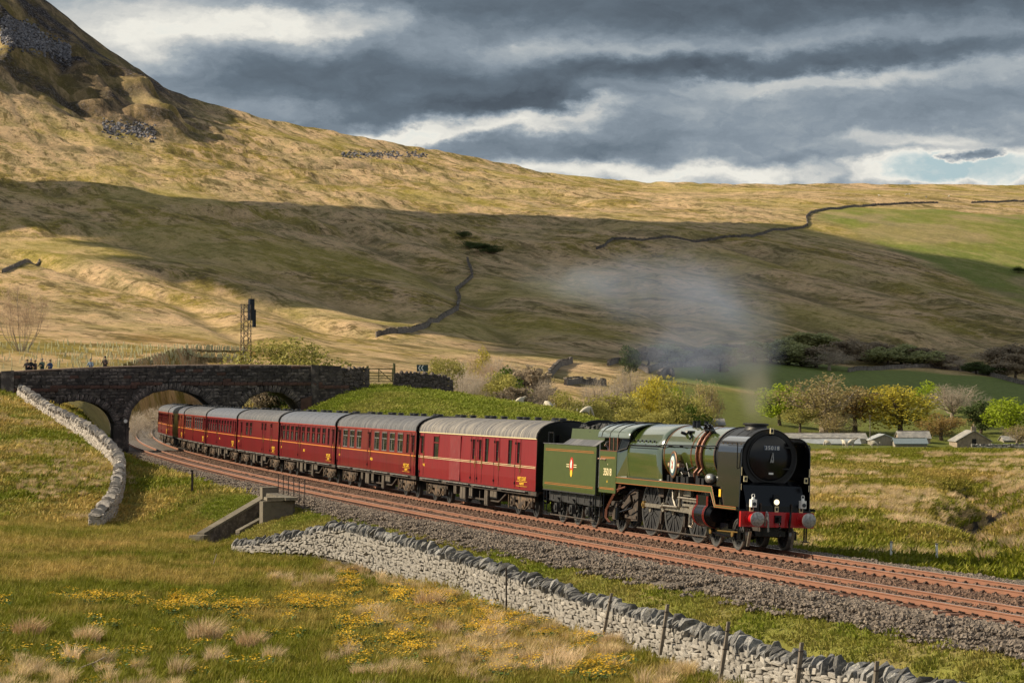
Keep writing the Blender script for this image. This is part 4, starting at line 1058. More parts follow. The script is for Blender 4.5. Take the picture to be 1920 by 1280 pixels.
        b = MB(); W_ = [Vector((-12.08, yy * 1.335, 2.86)), Vector((-11.63, yy * 1.135, 2.98)), Vector((-11.47, yy * 1.0, 3.48)), Vector((-11.9, yy * 1.24, 3.38))]
        nrm = (W_[1] - W_[0]).cross(W_[3] - W_[0]).normalized() * .03
        if nrm.x < 0: nrm = -nrm
        b.add([p + nrm for p in W_], [(0, 1, 2, 3)]); b.build('spectacle_window', M['glassdark'], fr)
        b = MB()
        for i in range(4): b.cyl(W_[i] + nrm, W_[(i + 1) % 4] + nrm, .022, .022, 6)
        b.build('window_rim', M['satin'], fr)
    b = MB(); secs = []
    for x in (-14.35, -13.9, -11.55, -11.3):
        P = []
        for i in range(15):
            a = math.pi * (i / 14); yv = 1.34 * math.cos(a); zz = 3.34 + .56 * math.sin(a) ** .8
            P.append(Vector((x - (0 if x > -11.6 else 0), yv * (1 if x < -11.5 else .9), zz)))
        for i in range(14, -1, -1):
            a = math.pi * (i / 14); P.append(Vector((x, 1.31 * math.cos(a) * (1 if x < -11.5 else .9), 3.31 + .55 * math.sin(a) ** .8)))
        secs.append(P)
    b.loft(secs, 0, True, True, True); rf = b.build('cab_roof', mat('cab_roof_green', (.12, .15, .13), .12, coat=.8), E)
    b = MB()
    for x in (-13.9, -13.0, -12.1): b.tube([(x, 1.345 * math.cos(a), 3.345 + .565 * max(math.sin(a), 0) ** .8) for a in [math.pi * i / 14 for i in range(15)]], .016, 5)
    b.bb(-13.2, -12.2, -.35, .35, 3.87, 3.94); o = b.build('roof_ribs', M['satin'], rf); o['kind'] = 'stuff'
    b = MB(); b.bb(-12.2, -11.9, -1.2, 1.2, 1.4, 3.4); b.bb(-14.2, -12.0, -1.25, 1.25, 1.33, 1.42); b.build('cab_interior', M['black'], E)
    lettering('cab_number', '35018', .36, M['cream'], E, (-13.08, -1.362, 2.08), SIDE, bold=.006, spacing=1.0)
    lettering('cab_power_class', '8P', .075, M['cream'], E, (-13.08, -1.362, 2.36), SIDE)
    b = MB(); b.prism([(-13.13, 1.72), (-13.03, 1.72), (-13.08, 1.81)], lambda a, z, t: Vector((a, t, z)), -1.366, -1.36); b.build('cab_triangle', M['yellow'], E)
    for yy in sgn:
        b = MB(); b.tube([(-14.08, yy * 1.33, 1.5), (-14.08, yy * 1.33, 3.1)], .022, 6); b.build('cab_handrail', M['steel'], E)
    # wheels
    for x in (-1.65, -3.555):
        for yy in sgn: spoked_wheel('wheel', x, yy * .76, .47, .47, E, 10, out=-yy)
        b = MB(); b.cyl((x, -.7, .47), (x, .7, .47), .08, .08, 10); b.build('axle', M['grime'], E)
    DX = (-5.235, -7.52, -9.805); cr = (-.34 * math.cos(.35), .34 * math.sin(.35))
    for x in DX:
        for yy in sgn: disc_driver(x, yy * .76, .94, .94, E, cr if yy < 0 else (cr[1], -cr[0]))
        b = MB(); b.cyl((x, -.7, .94), (x, .7, .94), .11, .11, 10); b.build('axle', M['grime'], E)
    for yy in sgn: spoked_wheel('wheel', -12.85, yy * .76, .545, .545, E, 10, out=-yy)
    for yy in sgn:
        c = cr if yy < 0 else (cr[1], -cr[0])
        for xa, xb_ in ((DX[0], DX[1]), (DX[1], DX[2])):
            b = MB(); p0 = Vector((xa + c[0], yy * .98, .94 + c[1])); p1 = Vector((xb_ + c[0], yy * .98, .94 + c[1]))
            b.box((p0 + p1) / 2, ((p1 - p0).length, .05, .13)); b.build('coupling_rod', M['motion'], E)
            for p in (p0, p1):
                b = MB(); b.cyl((p.x, p.y - .05, p.z), (p.x, p.y + .05, p.z), .125, .125, 16); b.cyl((p.x, p.y + yy * .05, p.z), (p.x, p.y + yy * .09, p.z), .06, .06, 12); b.build('rod_boss', M['brass'], E)
        # connecting rod from the middle driver to the crosshead
        b = MB(); p0 = Vector((DX[1] + c[0], yy * 1.08, .94 + c[1])); p1 = Vector((-4.95, yy * 1.10, 1.02)); d = p1 - p0
        b.box((p0 + p1) / 2, (d.length, .055, .15), ry=-math.atan2(d.z, d.x)); b.cyl((p0.x, p0.y - .06, p0.z), (p0.x, p0.y + .06, p0.z), .16, .16, 16); b.build('connecting_rod', M['motion'], E)
        b = MB(); b.bb(-5.85, -4.3, yy * 1.02, yy * 1.18, 1.18, 1.26); b.bb(-5.85, -4.3, yy * 1.02, yy * 1.18, 1.34, 1.40); b.build('slide_bar', M['motion'], E)
        b = MB(); b.bb(-5.15, -4.7, yy * 1.0, yy * 1.2, .92, 1.18); b.cyl((-4.7, yy * 1.1, 1.02), (-4.1, yy * 1.1, 1.02), .045, .045, 10); b.build('crosshead', M['motion'], E)
        b = MB(); b.cyl((-3.0, yy * 1.10, 1.0), (-4.12, yy * 1.10, 1.0), .40, .40, 24); b.bb(-4.1, -3.02, yy * .8, yy * 1.36, 1.1, 1.62); b.cyl((-2.92, yy * 1.10, 1.0), (-3.0, yy * 1.10, 1.0), .22, .36, 20)
        b.cyl((-2.9, yy * 1.16, 1.42), (-4.25, yy * 1.16, 1.42), .16, .16, 14); cy = b.build('cylinder', M['black'], E)
        b = MB()
        for x in (-3.06, -3.16, -3.96, -4.06): b.ring((x, yy * 1.10, 1.0), (1, 0, 0), .395, .41, .018, 24); b.bb(x - .009, x + .009, yy * 1.361, yy * 1.37, 1.12, 1.6)
        b.build('lining', M['redline'], cy)
        b = MB(); b.tube([(-5.0, yy * 1.2, .95), (-5.05, yy * 1.22, .55), (-4.85, yy * 1.2, .52), (-4.3, yy * 1.2, 1.42)], .035, 6); b.tube([(-6.2, yy * 1.2, 1.45), (-4.3, yy * 1.2, 1.44)], .035, 6)
        b.box((-6.25, yy * 1.12, 1.42), (.12, .08, .62), ry=.1); b.tube([(-6.25, yy * 1.2, 1.12), (DX[1] + c[0] * .3, yy * 1.2, .94 + c[1] * 1.5)], .04, 6)
        b.box((-5.9, yy * 1.0, 1.62), (.9, .1, .22)); b.box((-6.9, yy * 1.02, 1.62), (.08, .1, .5), ry=.3)
        b.tube([(-7.0, yy * 1.1, 1.85), (-6.75, yy * 1.16, 1.35), (-6.6, yy * 1.12, 1.1)], .045, 6); b.build('valve_gear', M['motion'], E)
        b = MB(); b.cyl((DX[1] + c[0], yy * 1.2, .94 + c[1]), (DX[1] + c[0] * .35, yy * 1.2, .94 + c[1] * 1.6), .05, .05, 8); b.build('return_crank', M['motion'], E)
        # brake rigging and sand pipes
        b = MB()
        for x in DX:
            b.box((x + 1.04, yy * .80, .72), (.10, .10, .52), ry=.12); b.tube([(x + 1.12, yy * .78, 1.5), (x + 1.06, yy * .78, .6), (x + .96, yy * .77, .10)], .022, 5)
        b.tube([(-4.2, yy * .9, .24), (-11.0, yy * .9, .22)], .03, 5)
        for x in (-6.38, -8.66): b.box((x, yy * .82, 1.55), (.5, .18, .34))
        b.build('brake_rigging', M['grime'], E)
        # bogie frame
        b = MB(); b.bb(-4.1, -1.2, yy * .93, yy * .97, .34, .62); b.box((-2.6, yy * .97, .70), (.9, .05, .16)); b.box((-1.65, yy * .98, .47), (.26, .10, .30)); b.box((-3.555, yy * .98, .47), (.26, .10, .30)); b.tube([(-1.65, yy * 1.0, .44), (-2.3, yy * 1.0, .36), (-3.5, yy * 1.0, .44)], .03)
        bo = b.build('bogie_frame', M['black'], E)
        b = MB()
        for x in (-1.65, -3.555): b.cyl((x, yy * 1.0, .47), (x, yy * 1.06, .47), .10, .09, 14)
        b.tube([(-1.2, yy * 1.04, .55), (-2.9, yy * 1.05, .52), (-3.3, yy * 1.04, .66)], .022); b.build('axlebox_cover', M['brass'], bo)
        # trailing truck
        b = MB(); b.box((-12.85, yy * 1.0, .62), (.40, .26, .42)); b.box((-12.85, yy * 1.04, .98), (.62, .2, .16)); b.bb(-13.9, -11.0, yy * .9, yy * .96, .5, .62); b.box((-12.0, yy * .98, .95), (1.1, .06, .3), ry=-.5)
        for k in range(6): b.ring((-12.55, yy * 1.12, .52 + .07 * k), (0, 0, 1), .05, .09, .04, 10); b.ring((-13.15, yy * 1.12, .52 + .07 * k), (0, 0, 1), .05, .09, .04, 10)
        b.build('trailing_truck', M['grime'], E)
        b = MB(); b.prism([(-12.1, 1.55), (-10.95, 1.55), (-10.95, .45), (-11.6, .42), (-12.1, .95)], lambda a, z, t: Vector((a, yy * t, z)), .55, .92); b.build('ashpan', M['grime'], E)
        b = MB()
        for k, off in enumerate((0, .09, .17)): b.tube([(-12.0 + off, yy * 1.25, 1.72), (-12.1 + off, yy * 1.28, 1.5), (-12.6 + off, yy * 1.3, 1.28), (-13.3 + off, yy * 1.3, .75), (-13.35 + off, yy * 1.29, .45), (-13.2 + off, yy * 1.2, .30)], .022, 6)
        b.tube([(-11.3, yy * 1.28, 1.62), (-12.4, yy * 1.3, 1.45)], .03, 6); b.build('injector_pipes', M['copper'], E)
        b = MB(); b.cyl((-12.35, yy * 1.15, .45), (-12.35, yy * 1.15, .85), .12, .12, 10); b.tube([(-12.3, yy * 1.2, .9), (-11.0, yy * 1.22, 1.4), (-10.6, yy * 1.1, 1.6)], .035); b.tube([(-12.0, yy * 1.2, .7), (-11.0, yy * 1.1, .9), (-10.8, yy * 1.1, 1.2)], .03); b.build('injector', M['black'], E)
        b = MB()
        for z in (.42, .86): b.bb(-13.95, -13.5, yy * 1.15, yy * 1.34, z, z + .03)
        for x in (-13.93, -13.52): b.tube([(x, yy * 1.3, .42), (x, yy * 1.3, 1.35)], .02, 5)
        b.build('cab_steps', M['black'], E)
        b = MB(); b.tube([(-.62, yy * 1.05, .8), (-.62, yy * 1.05, .32)], .025); b.tube([(-.95, yy * 1.12, 1.25), (-.95, yy * 1.12, .3)], .025); b.bb(-.99, -.58, yy * 1.02, yy * 1.16, .30, .33); b.build('front_steps', M['black'], E)
    # guard irons
    b = MB()
    for yy in sgn: b.box((-.98, yy * .74, .36), (.05, .09, .5), ry=.35)
    b.build('guard_irons', M['motion'], E)
    b = MB(); b.bb(-4.0, -1.0, -.5, .5, .45, .75); b.cyl((-1.7, -.35, .95), (-3.4, -.35, 1.05), .3, .3, 14); b.cyl((-2.6, 0, .6), (-3.6, 0, .8), .35, .35, 14); b.build('inside_cylinder', M['black'], E)
    return E

def axle_gear(b, x, yy, r):
    """axlebox, leaf spring and horn guide for one tender axle"""
    b.box((x, yy * 1.06, r), (.30, .18, .34)); b.cyl((x, yy * 1.14, r), (x, yy * 1.20, r), .11, .10, 12)
    for k in range(6): b.box((x, yy * 1.10, r + .24 + k * .028), (.95 - k * .12, .09, .024))
    b.tube([(x - .48, yy * 1.1, r + .24), (x - .48, yy * 1.1, r + .62)], .02, 5); b.tube([(x + .48, yy * 1.1, r + .24), (x + .48, yy * 1.1, r + .62)], .02, 5)
def make_tender():
    T = empty('tender', label='green six-wheeled coal tender with heraldic emblem behind the locomotive cab', cat='tender')
    # local x: 0 at the front of the tender, negative towards the coaches
    L_ = 6.55
    b = MB()
    def sec(x, w, ws): return [Vector((x, -w, 1.22)), Vector((x, -ws, 1.36)), Vector((x, -ws, 2.98)), Vector((x, ws, 2.98)), Vector((x, ws, 1.36)), Vector((x, w, 1.22))]
    b.loft([sec(-.05, 1.28, 1.30), sec(-L_ + .02, 1.28, 1.30)], smooth=False)
    tk = b.build('tank', M['green2'], T)
    b = MB(); b.prism([(-1.30, 2.98), (-.98, 3.20), (-.94, 3.60), (.94, 3.60), (.98, 3.20), (1.30, 2.98)], lambda a, z, t: Vector((t, a, z)), -.12, -4.15)
    b.build('bunker', M['green2'], T)
    b = MB(); 
    for yy in sgn: b.add([Vector((-.12, yy * 1.305, 2.985)), Vector((-4.2, yy * 1.305, 2.985)), Vector((-4.15, yy * .985, 3.21)), Vector((-.12, yy * .985, 3.21))], [(0, 1, 2, 3)])
    b.bb(-L_, -.05, -1.33, 1.33, 2.975, 3.0); b.build('tank_top', M['roofgrey'], T)
    b = MB(); P = [(-.92, 3.55)] + [(.92 * math.cos(a), 3.55 + .42 * math.sin(a)) for a in [math.pi * (1 - i / 14) for i in range(15)]] + [(.92, 3.55)]
    for x in (-.35, -3.4): b.prism(P[1:-1], lambda a, z, t: Vector((t, a, z)), x - .05, x)
    b.build('arched_bulkhead', M['black'], T)
    b = MB(); r_ = random.Random(3)
    for i in range(150): s = r_.uniform(.12, .3); b.box((r_.uniform(-3.9, -.5), r_.uniform(-.8, .8), 3.55 + r_.uniform(-.05, .12)), (s, s, s * .8), rz=r_.uniform(0, 3), rx=r_.uniform(-1, 1), jit=.3, rnd=r_)
    o = b.build('coal', M['coal'], T); o['kind'] = 'stuff'
    for yy in sgn:
        for z0, z1 in ((1.42, 1.44), (1.475, 1.49), (2.72, 2.74), (2.775, 2.79)):
            b = MB(); b.bb(-6.3, -.3, yy * 1.302, yy * 1.308, z0, z1); b.build('lining', M['orange'], T)
        # crest: lion above a wheel between bars
        e = MB(); k = 24; x0 = -2.95
        e.prism([(x0 + .24 * math.cos(2 * math.pi * i / k), 2.22 + .30 * math.sin(2 * math.pi * i / k)) for i in range(k)], lambda a, z, t: Vector((a, yy * t, z)), 1.300, 1.307)
        em = e.build('emblem', M['redline'], T, ); em['label'] = 'oval heraldic emblem in red, white and yellow'
        e = MB(); e.prism([(x0 - .12, 2.12), (x0 + .02, 2.10), (x0 + .04, 2.34), (x0 - .04, 2.44), (x0 - .12, 2.3)], lambda a, z, t: Vector((a, yy * t, z)), 1.305, 1.311); e.build('emblem_lion', M['white'], em)
        e = MB(); e.prism([(x0 + .13 * math.cos(2 * math.pi * i / k), 1.92 + .14 * math.sin(2 * math.pi * i / k)) for i in range(k)], lambda a, z, t: Vector((a, yy * t, z)), 1.305, 1.311); e.build('emblem_wheel', M['yellow'], em)
        e = MB()
        for z in (2.14, 2.22): e.bb(x0 - .62, x0 - .26, yy * 1.302, yy * 1.309, z, z + .03); e.bb(x0 + .26, x0 + .62, yy * 1.302, yy * 1.309, z, z + .03)
        e.build('emblem_bars', M['cream'], em)
        b = MB(); b.bb(-L_ + .05, -.1, yy * .98, yy * 1.02, .78, 1.2); b.bb(-L_ + .05, -.1, yy * .98, yy * 1.30, 1.18, 1.22)
        for x in (-1.35, -3.35, -5.25):
            axle_gear(b, x, yy, .545); b.prism([(x - .45, 1.15), (x + .45, 1.15), (x + .2, .55), (x - .2, .55)], lambda a, z, t: Vector((a, yy * t, z)), .99, 1.03)
        b.build('frame', M['grime'] if yy > 5 else M['wheel'], T)
        for x in (-1.35, -3.35, -5.25): spoked_wheel('wheel', x, yy * .76, .545, .545, T, 10, out=-yy)
        b = MB()
        for x in (-6.45, -6.1): b.tube([(x, yy * 1.25, 1.2), (x, yy * 1.25, .35)], .02, 5)
        for z in (.36, .75): b.bb(-6.46, -6.08, yy * 1.12, yy * 1.28, z, z + .03)
        for x in (-.35, -.7): b.tube([(x, yy * 1.25, 1.2), (x, yy * 1.25, .35)], .02, 5)
        for z in (.36, .75): b.bb(-.72, -.33, yy * 1.12, yy * 1.28, z, z + .03)
        b.build('steps', M['black'], T)
        b = MB(); b.tube([(-.02, yy * 1.28, 1.3), (-.02, yy * 1.28, 2.9)], .022, 6); b.tube([(-L_ + .4, yy * 1.25, 3.0), (-L_ + .4, yy * 1.25, 3.4), (-L_ + .9, yy * 1.2, 3.4), (-L_ + .9, yy * 1.2, 3.0)], .02, 6); b.build('handrail', M['steel'] if False else M['black'], T)
        b = MB(); b.cyl((-L_, yy * .87, 1.04), (-L_ - .3, yy * .87, 1.04), .12, .1, 12); b.cyl((-L_ - .3, yy * .87, 1.04), (-L_ - .34, yy * .87, 1.04), .22, .22, 16); b.build('buffer', M['black'], T)
    b = MB(); b.tube([(-.5, -1.1, .25), (-6.0, -1.1, .25)], .03, 6); b.bb(-6.4, -.3, -.5, .5, .6, 1.2); b.build('brake_pull_rod', M['grime'], T)
    b = MB(); b.bb(-.4, .35, -1.0, 1.0, 1.32, 1.38); b.tube([(.05, -1.3, .5), (.05, -1.3, 2.9)], .03); b.build('fall_plate', M['black'], T)
    return T

# ------------------------------------------------------------------ coaches
M['curtain'] = mat('pale_curtain', (.62, .60, .52), .9)
def make_coach(kind, label, roofm, bodym, numbers, name_text=None, PL=20.05):
    K = empty('railway_carriage', label=label, cat='railway carriage', group='maroon carriages of the train')
    L_ = PL - .62; xF = -.31; xR = -.31 - L_
    Z0, Z1, HW = 1.06, 3.12, 1.345
    def X(f): return xR + L_ * f        # f: 0 at the far (rear) end, 1 at the near (front) end
    wins = []; narrow = []; doors = []
    if kind == 'open':
        fs = [.115, .21, .305, .40, .535, .63, .725, .82]
        wins = [(X(f), 1.18, 2.08, 3.0) for f in fs[:3]] + [(X(f), 1.18, 2.08, 3.0) for f in fs[4:]]
        wins.append((X(.40), 1.18, 2.08, 3.0)) if False else None
        narrow = [(X(.445), .36, 2.15, 2.95), (X(.035), .40, 2.15, 2.95), (X(.965), .40, 2.15, 2.95), (X(.905), .5, 2.1, 2.98)]
        doors = [X(.445), X(.035), X(.965)]
    elif kind == 'open2':
        fs = [.075, .155, .24, .325, .45, .54, .63, .72]
        wins = [(X(f), .98, 2.08, 3.0) for f in fs] + [(X(.81), .98, 2.08, 3.0)]
        narrow = [(X(.385), .34, 2.15, 2.95), (X(.965), .40, 2.15, 2.95), (X(.025), .34, 2.15, 2.95), (X(.89), .5, 2.1, 2.98)]; doors = [X(.385), X(.965), X(.025)]
    elif kind == 'brake':
        wins = [(X(.24), 1.05, 2.08, 3.0), (X(.34), 1.05, 2.08, 3.0)]
        narrow = [(X(.10), .40, 2.1, 2.95), (X(.62), .5, 2.55, 3.0), (X(.70), .5, 2.55, 3.0), (X(.84), .3, 2.75, 3.0)]; doors = [X(.10), X(.66), X(.84)]
    elif kind == 'van':
        wins = [(X(.165), .98, 1.92, 3.0)]
        narrow = [(X(.03), .45, 2.15, 2.95), (X(.505), .34, 2.1, 2.95), (X(.56), .34, 2.1, 2.95), (X(.615), .52, 2.0, 3.02), (X(.70), .34, 2.1, 2.95), (X(.80), .48, 1.98, 3.02), (X(.865), .34, 2.1, 2.95)]
        doors = [X(.03), X(.505), X(.56), X(.70), X(.865)]
    allw = wins + narrow
    for yy in sgn:
        b = MB()
        xs = sorted(set([xR, xF] + [w[0] - w[1] / 2 for w in allw] + [w[0] + w[1] / 2 for w in allw]))
        for xa, xb_ in zip(xs[:-1], xs[1:]):
            xm = (xa + xb_) / 2; hit = [w for w in allw if abs(xm - w[0]) < w[1] / 2]
            spans = [(Z0, hit[0][2]), (hit[0][3], Z1)] if hit else [(Z0, Z1)]
            for za, zb_ in spans:
                zz = [za] + [z for z in (1.5, 2.0) if za < z < zb_] + [zb_]
                for z0, z1 in zip(zz[:-1], zz[1:]):
                    def yo(z): return HW - .035 * max(0, (1.6 - z) / .54) ** 2 - .03 * max(0, (z - 2.3) / .8) ** 2
                    q4 = [Vector((xa, yy * yo(z0), z0)), Vector((xb_, yy * yo(z0), z0)), Vector((xb_, yy * yo(z1), z1)), Vector((xa, yy * yo(z1), z1))]
                    b.add(q4, [(0, 1, 2, 3) if yy < 0 else (3, 2, 1, 0)], 0)
        for (xc, w, z0, z1) in allw:    # reveals
            for (p, q_) in (((xc - w / 2, z0), (xc + w / 2, z0)), ((xc + w / 2, z0), (xc + w / 2, z1)), ((xc + w / 2, z1), (xc - w / 2, z1)), ((xc - w / 2, z1), (xc - w / 2, z0))):
                b.add([(p[0], yy * HW, p[1]), (q_[0], yy * HW, q_[1]), (q_[0], yy * (HW - .05), q_[1]), (p[0], yy * (HW - .05), p[1])], [(0, 1, 2, 3)], 0)
        b.build('body_side', bodym, K)
    b = MB()
    for x, s in ((xF, 1), (xR, -1)):
        P = [(-HW + .01, Z0), (-HW + .01, Z1)] + [(HW * math.cos(a), Z1 + .72 * math.sin(a) ** .85) for a in [math.pi * (1 - i / 12) for i in range(13)]] + [(HW - .01, Z1), (HW - .01, Z0)]
        b.prism(P, lambda a, z, t: Vector((t, a, z)), x - .02 * s, x + .012 * s)
    b.build('end_wall', M['black'], K)
    for x, s in ((xF, 1), (xR, -1)):
        b = MB(); b.bb(x, x + s * .28, -.48, .48, 1.15, 3.25)
        for k in range(5): b.bb(x + s * (.03 + .055 * k), x + s * (.05 + .055 * k), -.52, .52, 1.12, 3.3)
        b.build('gangway', M['black'], K)
        for yy in sgn:
            b = MB(); b.cyl((x, yy * .87, 1.02), (x + s * .22, yy * .87, 1.02), .11, .1, 10); b.cyl((x + s * .22, yy * .87, 1.02), (x + s * .26, yy * .87, 1.02), .2, .2, 14); b.build('buffer', M['black'], K)
    # roof
    b = MB(); na = 16
    b.loft([[Vector((x, (HW + .015) * math.cos(math.pi * i / na), Z1 + .005 + .74 * math.sin(math.pi * i / na) ** .85)) for i in range(na + 1)] for x in np.linspace(xR - .04, xF + .04, 14)], 0, False, False, True)
    rf = b.build('roof', roofm, K)
    b = MB(); na = 14
    for x in np.linspace(xR + .1, xF - .1, 9): b.tube([(x, (HW + .016) * math.cos(math.pi * i / na), Z1 + .004 + .742 * math.sin(math.pi * i / na) ** .85) for i in range(na + 1)], .006, 4)
    for x in (xR, xF): b.tube([(x, (HW + .02) * math.cos(math.pi * i / na), Z1 + .008 + .745 * math.sin(math.pi * i / na) ** .85) for i in range(na + 1)], .035, 5)
    for (xa, yb) in ((xF - .2, 0), (xR + .2, 0)): b.tube([(xa, -.5, Z1 + .70), (xa - 1.4 * (1 if xa > -5 else -1), -.3, Z1 + .76), (xa - 2.2 * (1 if xa > -5 else -1), .2, Z1 + .77)], .03, 5)
    o = b.build('roof_ribs', M['satin'], rf); o['kind'] = 'stuff'
    for i in range(11):
        x = xR + L_ * (i + .6) / 11.2
        b = MB(); y_ = .0 if i % 3 else .22
        b.cyl((x, y_, Z1 + .70), (x, y_, Z1 + .80), .13, .13, 10); b.cyl((x, y_, Z1 + .80), (x, y_, Z1 + .87), .19, .12, 10); b.build('ventilator', M['satin'], rf)
    b = MB()
    for yy in sgn: b.bb(xR, xF, yy * HW - .015, yy * HW + .02, Z1 - .015, Z1 + .02)
    b.build('gutter', M['cream'] if kind == 'van' else M['redline'], K)
    # windows
    for yy in sgn:
        for k, (xc, w, z0, z1) in enumerate(wins):
            b = MB(); t = .045; yo = yy * (HW - .018)
            for (xa, xb_, za, zb_) in ((xc - w / 2, xc + w / 2, z0, z0 + t), (xc - w / 2, xc + w / 2, z1 - t, z1), (xc - w / 2, xc - w / 2 + t, z0 + t, z1 - t), (xc + w / 2 - t, xc + w / 2, z0 + t, z1 - t), (xc - w / 2 + t, xc + w / 2 - t, z1 - .34, z1 - .295)):
                b.bb(xa, xb_, yo - .012, yo + .012, za, zb_)
            fr = b.build('window', M['steel'] if kind == 'open' else bodym, K)
            b = MB(); b.bb(xc - w / 2 + .03, xc + w / 2 - .03, yy * (HW - .045) - .004, yy * (HW - .045) + .004, z0 + .03, z1 - .03); b.build('pane', M['glass'] if kind != 'van' else M['glassdark'], fr)
        for (xc, w, z0, z1) in narrow:
            b = MB(); b.bb(xc - w / 2, xc + w / 2, yy * (HW - .045) - .004, yy * (HW - .045) + .004, z0, z1); wn = b.build('window', M['glassdark'], K)
            b = MB(); b.bb(xc - w / 2, xc + w / 2, yy * (HW - .03) - .01, yy * (HW - .03) + .01, (z0 + z1) / 2 - .02, (z0 + z1) / 2 + .01); b.build('sash_bar', M['satin'], wn)
    for yy in sgn:
        for x in doors:
            b = MB(); w = .36 if kind != 'van' else .38
            for xx in (x - w, x + w): b.bb(xx - .008, xx + .008, yy * HW - .006, yy * HW + .006, 1.12, 3.06)
            dd = b.build('door', M['satin'], K)
            b = MB(); b.cyl((x + w + .1, yy * (HW + .04), 1.75), (x + w + .1, yy * (HW + .04), 2.25), .018, .018, 6); b.box((x + w - .08, yy * (HW + .03), 1.92), (.12, .05, .03)); b.build('door_handle', M['brass'], dd)
            b = MB()
            for z in (1.3, 2.0, 2.9): b.box((x - w, yy * (HW + .012), z), (.06, .04, .09))
            b.build('hinge', M['satin'], dd)
    if kind == 'van':
        for yy in sgn:
            b = MB(); b.bb(X(.30), X(.395), yy * HW - .004, yy * (HW + .018), 1.1, 3.06); d = b.build('sliding_door', M['maroon3'], K); d['label'] = 'dirty pale streaked luggage door'
    # waist line
    for yy in sgn:
        b = MB()
        if kind == 'van':
            b.bb(xR + .02, xF - .02, yy * (HW + .001), yy * (HW + .02), 1.955, 1.972); b.bb(xR + .02, xF - .02, yy * (HW + .001), yy * (HW + .02), 2.015, 2.03)
        else: b.bb(xR + .02, xF - .02, yy * (HW + .001), yy * (HW + .007), 1.965, 2.01)
        b.build('waist_line', M['cream'] if kind == 'van' else mat_line, K)
    # lettering
    o_ = -HW - .006
    lettering('lettering', numbers, .15, M['yellow'], K, (X(.045 if kind != 'van' else .055), o_, 1.62), SIDE, bold=.004)
    lettering('lettering', 'WEST COAST', .20, M['yellow'], K, (X(.90), o_, 1.50), SIDE, bold=.004)
    lettering('lettering', 'RAILWAYS', .13, M['yellow'], K, (X(.90), o_, 1.30), SIDE, bold=.004)
    b = MB(); b.bb(X(.86), X(.94), o_ - .002, o_ + .002, 1.385, 1.40); b.bb(X(.86), X(.94), o_ - .002, o_ + .002, 1.20, 1.212); b.build('lettering_rule', M['yellow'], K)
    if name_text: lettering('lettering', name_text, .18, M['yellow'], K, (X(.48), o_, 1.60), SIDE, bold=.004)
    # interior
    b = MB(); b.bb(xR + .05, xF - .05, -1.28, 1.28, 1.15, 1.2); b.build('floor', M['interior'], K)
    if wins and kind != 'van':
        rr = random.Random(int(numbers[-2:]))
        for (xc, w, z0, z1) in wins:
            for yy in sgn:
                b = MB(); b.bb(xc - w * .5 - .20, xc - w * .5 + .16, yy * .5, yy * 1.2, 1.2, 2.45); b.bb(xc - w * .5 + .16, xc - w * .5 + .5, yy * .5, yy * 1.2, 1.2, 1.65); st = b.build('seat', M['seat'], K)
                b = MB(); b.bb(xc - w * .5 - .22, xc - w * .5 + .18, yy * .55, yy * 1.15, 2.18, 2.47); b.build('headrest_cloth', M['white'], st)
            b = MB(); b.bb(xc - .05, xc + .45, -1.24, -.6, 1.92, 1.96); b.bb(xc - .05, xc + .45, -1.25, -1.22, 1.96 - .0, 2.13); b.build('table_cloth', M['white'], K)
            for yy in sgn:
                for xa in (xc - w / 2 + .05, xc + w / 2 - .17):
                    b = MB(); b.bb(xa, xa + .12, yy * 1.25, yy * 1.27, z0 + .02, z1 - .36); b.build('curtain', M['curtain'], K)
    elif kind == 'van':
        b = MB(); b.bb(xR + .1, xF - .1, -.03, .03, 1.2, 3.1); b.build('partition', M['interior'], K)
    # underframe
    b = MB()
    for yy in sgn:
        b.bb(xR + .05, xF - .05, yy * 1.18, yy * 1.28, .88, 1.05)
    b.bb(xR + .05, xF - .05, -1.2, 1.2, 1.0, 1.06); b.build('sole_bar', M['grime'], K)
    b = MB()
    for yy in sgn:
        for xa, xb_ in ((xR + .6, xR + 4.2), (xR + 5.0, xR + 9.4), (xR + 9.8, xR + 13.6), (xR + 14.2, xF - 1.2)): b.bb(xa, xb_, yy * 1.28, yy * 1.42, .99, 1.02)
    b.build('footboard', M['cream'] if False else M['roofpale'], K)
    for f, w, z0, z1, mm in ((.40, .95, .32, .95, 'grime'), (.47, .6, .45, .95, 'satin'), (.60, .55, .2, .95, 'grime'), (.66, 1.1, .55, .95, 'satin'), (.33, .5, .5, .95, 'grime')):
        for yy in sgn:
            b = MB(); x = X(f); b.bb(x - w / 2, x + w / 2, yy * .62, yy * 1.2, z0, z1, 0); b.bb(x - w / 2 + .05, x - .03, yy * 1.2, yy * 1.22, z0 + .05, z1 - .05, 1); b.bb(x + .03, x + w / 2 - .05, yy * 1.2, yy * 1.22, z0 + .05, z1 - .05, 1)
            b.build('equipment_box', [M[mm], mat_boxpanel], K)
    b = MB()
    for yy in sgn:
        b.tube([(X(.27), yy * 1.05, .95), (X(.36), yy * 1.05, .42), (X(.68), yy * 1.05, .42), (X(.76), yy * 1.05, .95)], .045, 5)
        for f in (.36, .52, .68): b.tube([(X(f), yy * 1.05, .42), (X(f), yy * 1.05, .98)], .035, 5)
    b.cyl((X(.53), -.3, .62), (X(.53), .3, .62), .28, .28, 14); b.build('truss', M['grime'], K)
